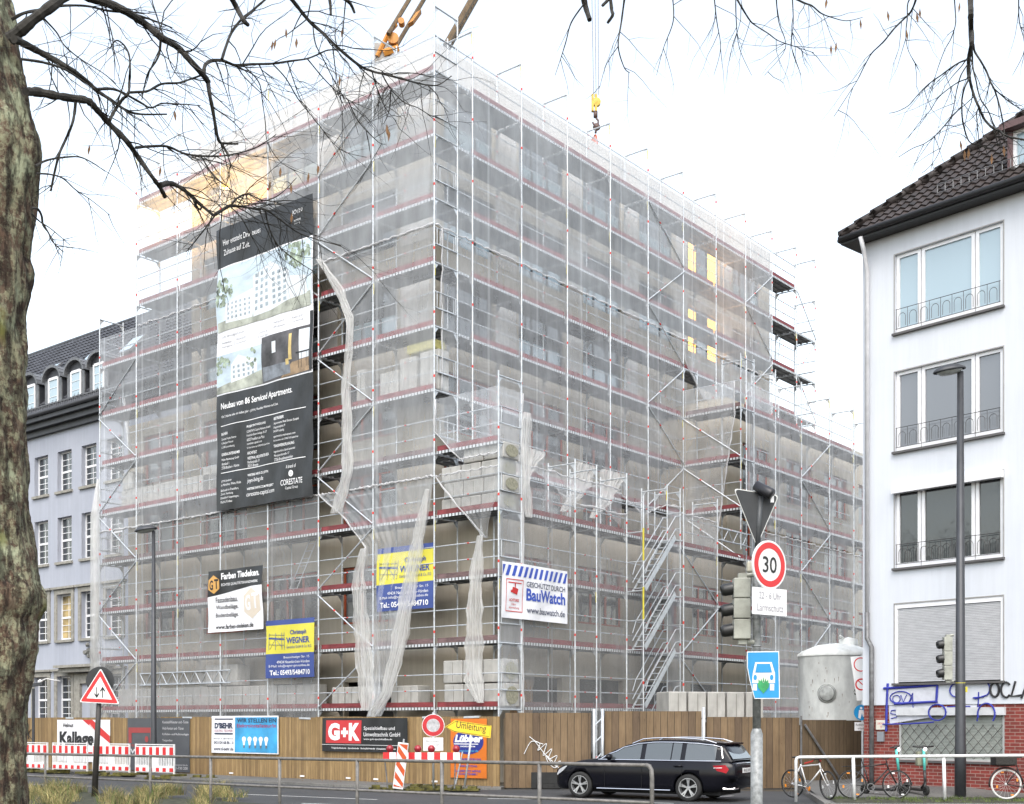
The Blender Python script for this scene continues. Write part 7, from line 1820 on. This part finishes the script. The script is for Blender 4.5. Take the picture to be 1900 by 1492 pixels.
b.text('HB·SE 2018', -.22, .72, .44, .075, 0, 0, .01, xf=xfp); b.build('plate_lettering', [num], car)
b = MB(); b.obox((X1-.2,-.05,1.06),(.03,0,.0),(0,.5,.06),(0,0,.02)); b.build('rear_wiper', [cabin], car)
b = MB(); b.box(xf_-.2, X1-.4, -.7, .7, .16, .32); b.build('underbody', [cabin], car)
for x in (xf_, xr_):
    for s in (-1,1):
        w_ = thing('wheel', '', '', (x, s*.80, .335)); w_.parent = car
        pass
        b = MB(); b.lathe([(.235,-.11),(.3,-.12),(.33,-.09),(.335,0),(.33,.09),(.3,.12),(.235,.11)], (0,0,0), 36, 0, (0,s,0)); b.build('tyre', [tyre], w_, True)
        b = MB(); b.lathe([(.24,.1),(.238,.115),(.222,.115),(.215,.06),(.20,.0)], (0,0,0), 36, 0, (0,s,0)); b.lathe([(0,.1),(.04,.1),(.055,.08),(.055,.04)], (0,0,0), 16, 0, (0,s,0))
        for k in range(5):
            for dlt in (-.13,.13):
                a_ = 2*math.pi*k/5+.3; r0, r1 = .045, .225; c0 = V(math.cos(a_)*r0, s*.095, math.sin(a_)*r0); c1_ = V(math.cos(a_+dlt)*r1, s*.105, math.sin(a_+dlt)*r1); tt = (c1_-c0).normalized().cross(V(0,s,0))*.016
                b.obox(c0-tt, c1_-c0, tt*2, V(0,-s*.03,0))
        b.build('rim', [alloy], w_)
        b = MB(); b.lathe([(0,.02),(.2,.02)], (0,0,0), 24, 0, (0,s,0)); b.lathe([(0,-.1),(.23,-.1)], (0,0,0), 24, 0, (0,s,0)); b.build('hub_back', [cabin], w_)

# ------------------------------------------------------------------ bicycles and scooters
def wheel_mb(r, tr, n=26, rim=1, spokes=18, m_t=0, m_r=1, hubw=.04):
    b = MB(); N_ = 36
    prof = [(r-tr+tr*math.cos(2*math.pi*k/8), tr*math.sin(2*math.pi*k/8)) for k in range(9)]; b.lathe(prof, (0,0,0), N_, m_t, (0,1,0))
    b.lathe([(r-tr*1.9,-.012),(r-tr*1.2,-.014),(r-tr*1.2,.014),(r-tr*1.9,.012)], (0,0,0), N_, m_r, (0,1,0)); b.lathe([(0,-hubw),(.025,-hubw),(.025,hubw),(0,hubw)], (0,0,0), 10, m_r, (0,1,0))
    for k in range(spokes): a_ = 2*math.pi*k/spokes; b.tube([(.02*math.cos(a_+.8),(-1)**k*.025,.02*math.sin(a_+.8)), ((r-tr*1.8)*math.cos(a_),0,(r-tr*1.8)*math.sin(a_))], .0018, 3, m_r, False)
    return b
refl_o = mat('amber_reflector', (.85,.28,.02), .3, 0, 0); spoke_w = mat('silver_rim', (.5,.5,.51), .35, .6, .05)
black_b = mat('black_bike_paint', (.018,.017,.017), .35, 0, 0)
def bike(label, loc, rz, fm, r=.34, lean=0, basket=False, rear_only=False, tire=tyre, rim=spoke_w, lady=False, steer=0, bar='flat', guard=None):
    t = thing('bicycle', label, 'bicycle', loc, rz); t.rotation_euler = (R(lean), 0, rz); wb = 1.05
    for x, nm in ((0,'rear_wheel'),(wb,'front_wheel')):
        o = wheel_mb(r, .022).build(nm, [tire, rim], t, True); o.location = (x,0,r)
        if x: o.rotation_euler = (0,0,R(steer))
        b = MB()
        for a_ in (.35,1.9,3.6,5.0): b.obox(((r-.09)*math.cos(a_)-.03*math.sin(a_)-.006,-.02,(r-.09)*math.sin(a_)-.03*math.cos(a_)),(.06*abs(math.sin(a_))+.012,0,0),(0,.008,0),(0,0,.06*abs(math.cos(a_))+.012))
        b.build('spoke_reflector', [refl_w if x else refl_o], o)
    bbk = V(.43,0,.28); st_ = V(.27,0,.82 if not lady else .72); hdt = V(.82,0,.86); hdb = V(.86,0,.72); rx = V(0,0,r); fx_ = V(wb,0,r)
    b = MB(); b.tube([bbk, st_], .016, 8); b.tube([bbk, hdb], .019, 8); b.tube([hdb, hdt], .02, 8)
    b.tube([st_-V(.0,0,.05), hdt-V(0,0,.03)] if not lady else [bbk+V(.05,0,.16), hdt-V(0,0,.05)], .016, 8)
    for y in (-.05,.05): b.tube([rx+V(0,y,0), bbk+V(0,y*.4,0)], .01, 6); b.tube([rx+V(0,y,0), st_+V(0,y*.2,-.03)], .008, 6); b.tube([hdb+V(.0,y*.7,0), hdb+V(.05,y,-.1), fx_+V(0,y,0)], .011, 6)
    b.build('frame', [fm], t, True)
    b = MB(); b.tube([st_, st_+V(-.04,0,.14)], .013, 8); b.prism([(.08,-.07,.97),(.14,-.07,.97),(.36,-.02,.98),(.38,0,.98),(.36,.02,.98),(.14,.07,.97),(.08,.07,.97)], (0,0,.035)); b.build('saddle', [black_b], t, bevel=.01)
    b = MB(); hb = hdt+V(-.01,0,.1); b.tube([hdt, hb], .013, 8)
    b.tube([hb+V(-.1 if bar != 'flat' else -.02,-.29,.02), hb+V(.02,-.2,.0), hb+V(.05,0,0), hb+V(.02,.2,0), hb+V(-.1 if bar != 'flat' else -.02,.29,.02)], .013, 8); b.build('handlebar', [black_b if bar == 'flat' else steel_dark], t, True)
    b = MB(); b.lathe([(.075,-.006),(.09,-.006),(.09,.006),(.075,.006)], bbk+V(0,-.06,0), 20, 0, (0,1,0)); b.tube([bbk+V(0,-.07,0), bbk+V(.1,-.07,-.13)], .012, 6); b.box(bbk.x+.05,bbk.x+.15,-.16,-.07,bbk.z-.145,bbk.z-.12); b.tube([bbk+V(0,.07,0), bbk+V(-.1,.07,.13)], .012, 6); b.box(bbk.x-.15,bbk.x-.05,.07,.16,bbk.z+.12,bbk.z+.145); b.build('crank', [steel_dark], t)
    if guard:
        b = MB()
        for x in ((0, wb)):
            b.tube([V(x+(r+.03)*math.cos(a_),0,r+(r+.03)*math.sin(a_)) for a_ in [R(q) for q in range(10,200,12)]], .02, 5)
        b.build('mudguard', [guard], t, True)
    b = MB(); b.tube([rx+V(-.22,-.06,.42), rx+V(.2,-.06,.44), rx+V(.2,.06,.44), rx+V(-.22,.06,.42), rx+V(-.22,-.06,.42)], .007, 5); b.tube([rx+V(0,-.06,.43), rx+V(0,-.06,0)], .006, 5); b.tube([rx+V(0,.06,.43), rx+V(0,.06,0)], .006, 5)
    if not (fm.name.startswith('white')): b.build('carrier', [black_b], t)
    if basket:
        b = MB(); b.prism([(-.26,-.17,.8),(.16,-.17,.8),(.16,.17,.8),(-.26,.17,.8)], (0,0,.02)); 
        for x0, x1, y0, y1 in ((-.29,.19,-.2,-.185),(-.29,.19,.185,.2),(-.29,-.275,-.185,.185),(.175,.19,-.185,.185)): b.box(x0,x1,y0,y1,.82,1.05)
        b.build('basket', [mat('dark_basket', (.03,.028,.025), .8, 0, .5, 30)], t)
    return t
wb_p = mat('white_bike_paint', (.72,.72,.72), .35, 0, .05)
D = 29.3
bx = lambda x: (x-950)/F*D
bike('white bicycle standing almost end on at the left end of the white rail', V(bx(1478), D+.35, .1), R(-52), wb_p, .345, 4, steer=-18)
bike('black touring bicycle leaning on the white rail beside a turquoise scooter', V(bx(1580), D-.05, .1), R(-4), black_b, .345, -5)
bike('dark city bicycle with a rear basket and bright white wheel at the right edge', V(bx(1858), D-.3, .1), R(-3), black_b, .36, -3, True, lady=True, rim=mat('bright_rim', (.85,.85,.85), .4, 0, 0), tire=mat('white_wall_tyre', (.62,.62,.6), .7, 0, .05), bar='city', guard=black_b)
b = MB(); c = V(bx(1507), D+.05, .62+.38); b.tube([V(bx(1487),D-.3,.95), V(bx(1500),D-.35,1.0), V(bx(1507),D-.4,1.12), V(bx(1515),D-.3,1.03), V(bx(1519),D-.2,1.0)], .02, 6); tag(b.build('bicycle_lock', [red_mark]), 'red cable lock looped over the white rail by the white bicycle', 'lock')
b = MB(); b.lathe([(0,-.01),(.05,0),(.06,.06),(.05,.1),(0,.12)], (0,0,0), 12); o = b.build('lamp_reflector', [refl_o], None, True, loc=(bx(1501), D+.1, .28)); tag(o, 'amber reflector glowing low beside the white bicycle', 'reflector')
teal = mat('turquoise_scooter', (.11,.5,.45), .4, 0, .06)
def scooter(label, loc, rz, lean=0, case=False):
    t = thing('electric_scooter', label, 'scooter', loc, rz, 'turquoise hire scooters'); t.rotation_euler = (R(lean), 0, rz)
    for x in (0, .95): o = wheel_mb(.13,.045,20,1,0).build('wheel', [tyre, black_b], t, True); o.location = (x,0,.13)
    b = MB(); b.box(.08,.78,-.08,.08,.1,.17); b.build('deck', [black_b], t, bevel=.02)
    b = MB(); b.tube([(.72,0,.16),(.9,0,.3),(.88,0,.62)], .038, 8); b.tube([(.95,-.05,.13),(.92,0,.34)], .03, 6); b.build('fork', [black_b], t, True)
    b = MB(); b.tube([(.88,0,.58),(.83,0,1.14)], .034, 10); b.build('stem', [teal], t, True)
    b = MB(); b.tube([(.8,-.27,1.2),(.83,-.1,1.19),(.83,.1,1.19),(.8,.27,1.2)], .02, 8); b.tube([(.83,0,1.12),(.83,0,1.22)], .035, 8); b.build('handlebar', [black_b], t, True)
    b = MB(); b.lathe([(0,0),(.04,0),(.045,.03),(0,.04)], (.88,0,1.13), 12, 0, (1,0,.1)); b.build('headlamp', [mat('scooter_lamp', (.9,.9,.9), .3, 0, 0, emit=(1,1,1), es=1.5)], t, True)
    b = MB(); b.prism([(-.02,-.09,.17),(.12,-.09,.24),(.12,.09,.24),(-.02,.09,.17)], (-.05,0,.06)); b.build('mudguard', [black_b], t)
    if case: b = MB(); b.box(.66,.79,-.14,.14,.72,1.08); b.build('case', [mat('khaki_case', (.22,.22,.16), .5, 0, .15)], t, bevel=.03)
    xfp = lambda p: V(.9 - (p.z-.58)*.09 + .03, p.x, p.z)
    return t
D2 = 30.1
scooter('turquoise electric scooter with a box on its stem, standing by the shuttered window', V((1705-950)/F*D2-.05, D2+.75, .13), R(-80), 0, True)
scooter('turquoise electric scooter half hidden behind the black touring bicycle', V((1632-950)/F*(D2+.6)-.35, D2+.6, .13), R(-40), 5)
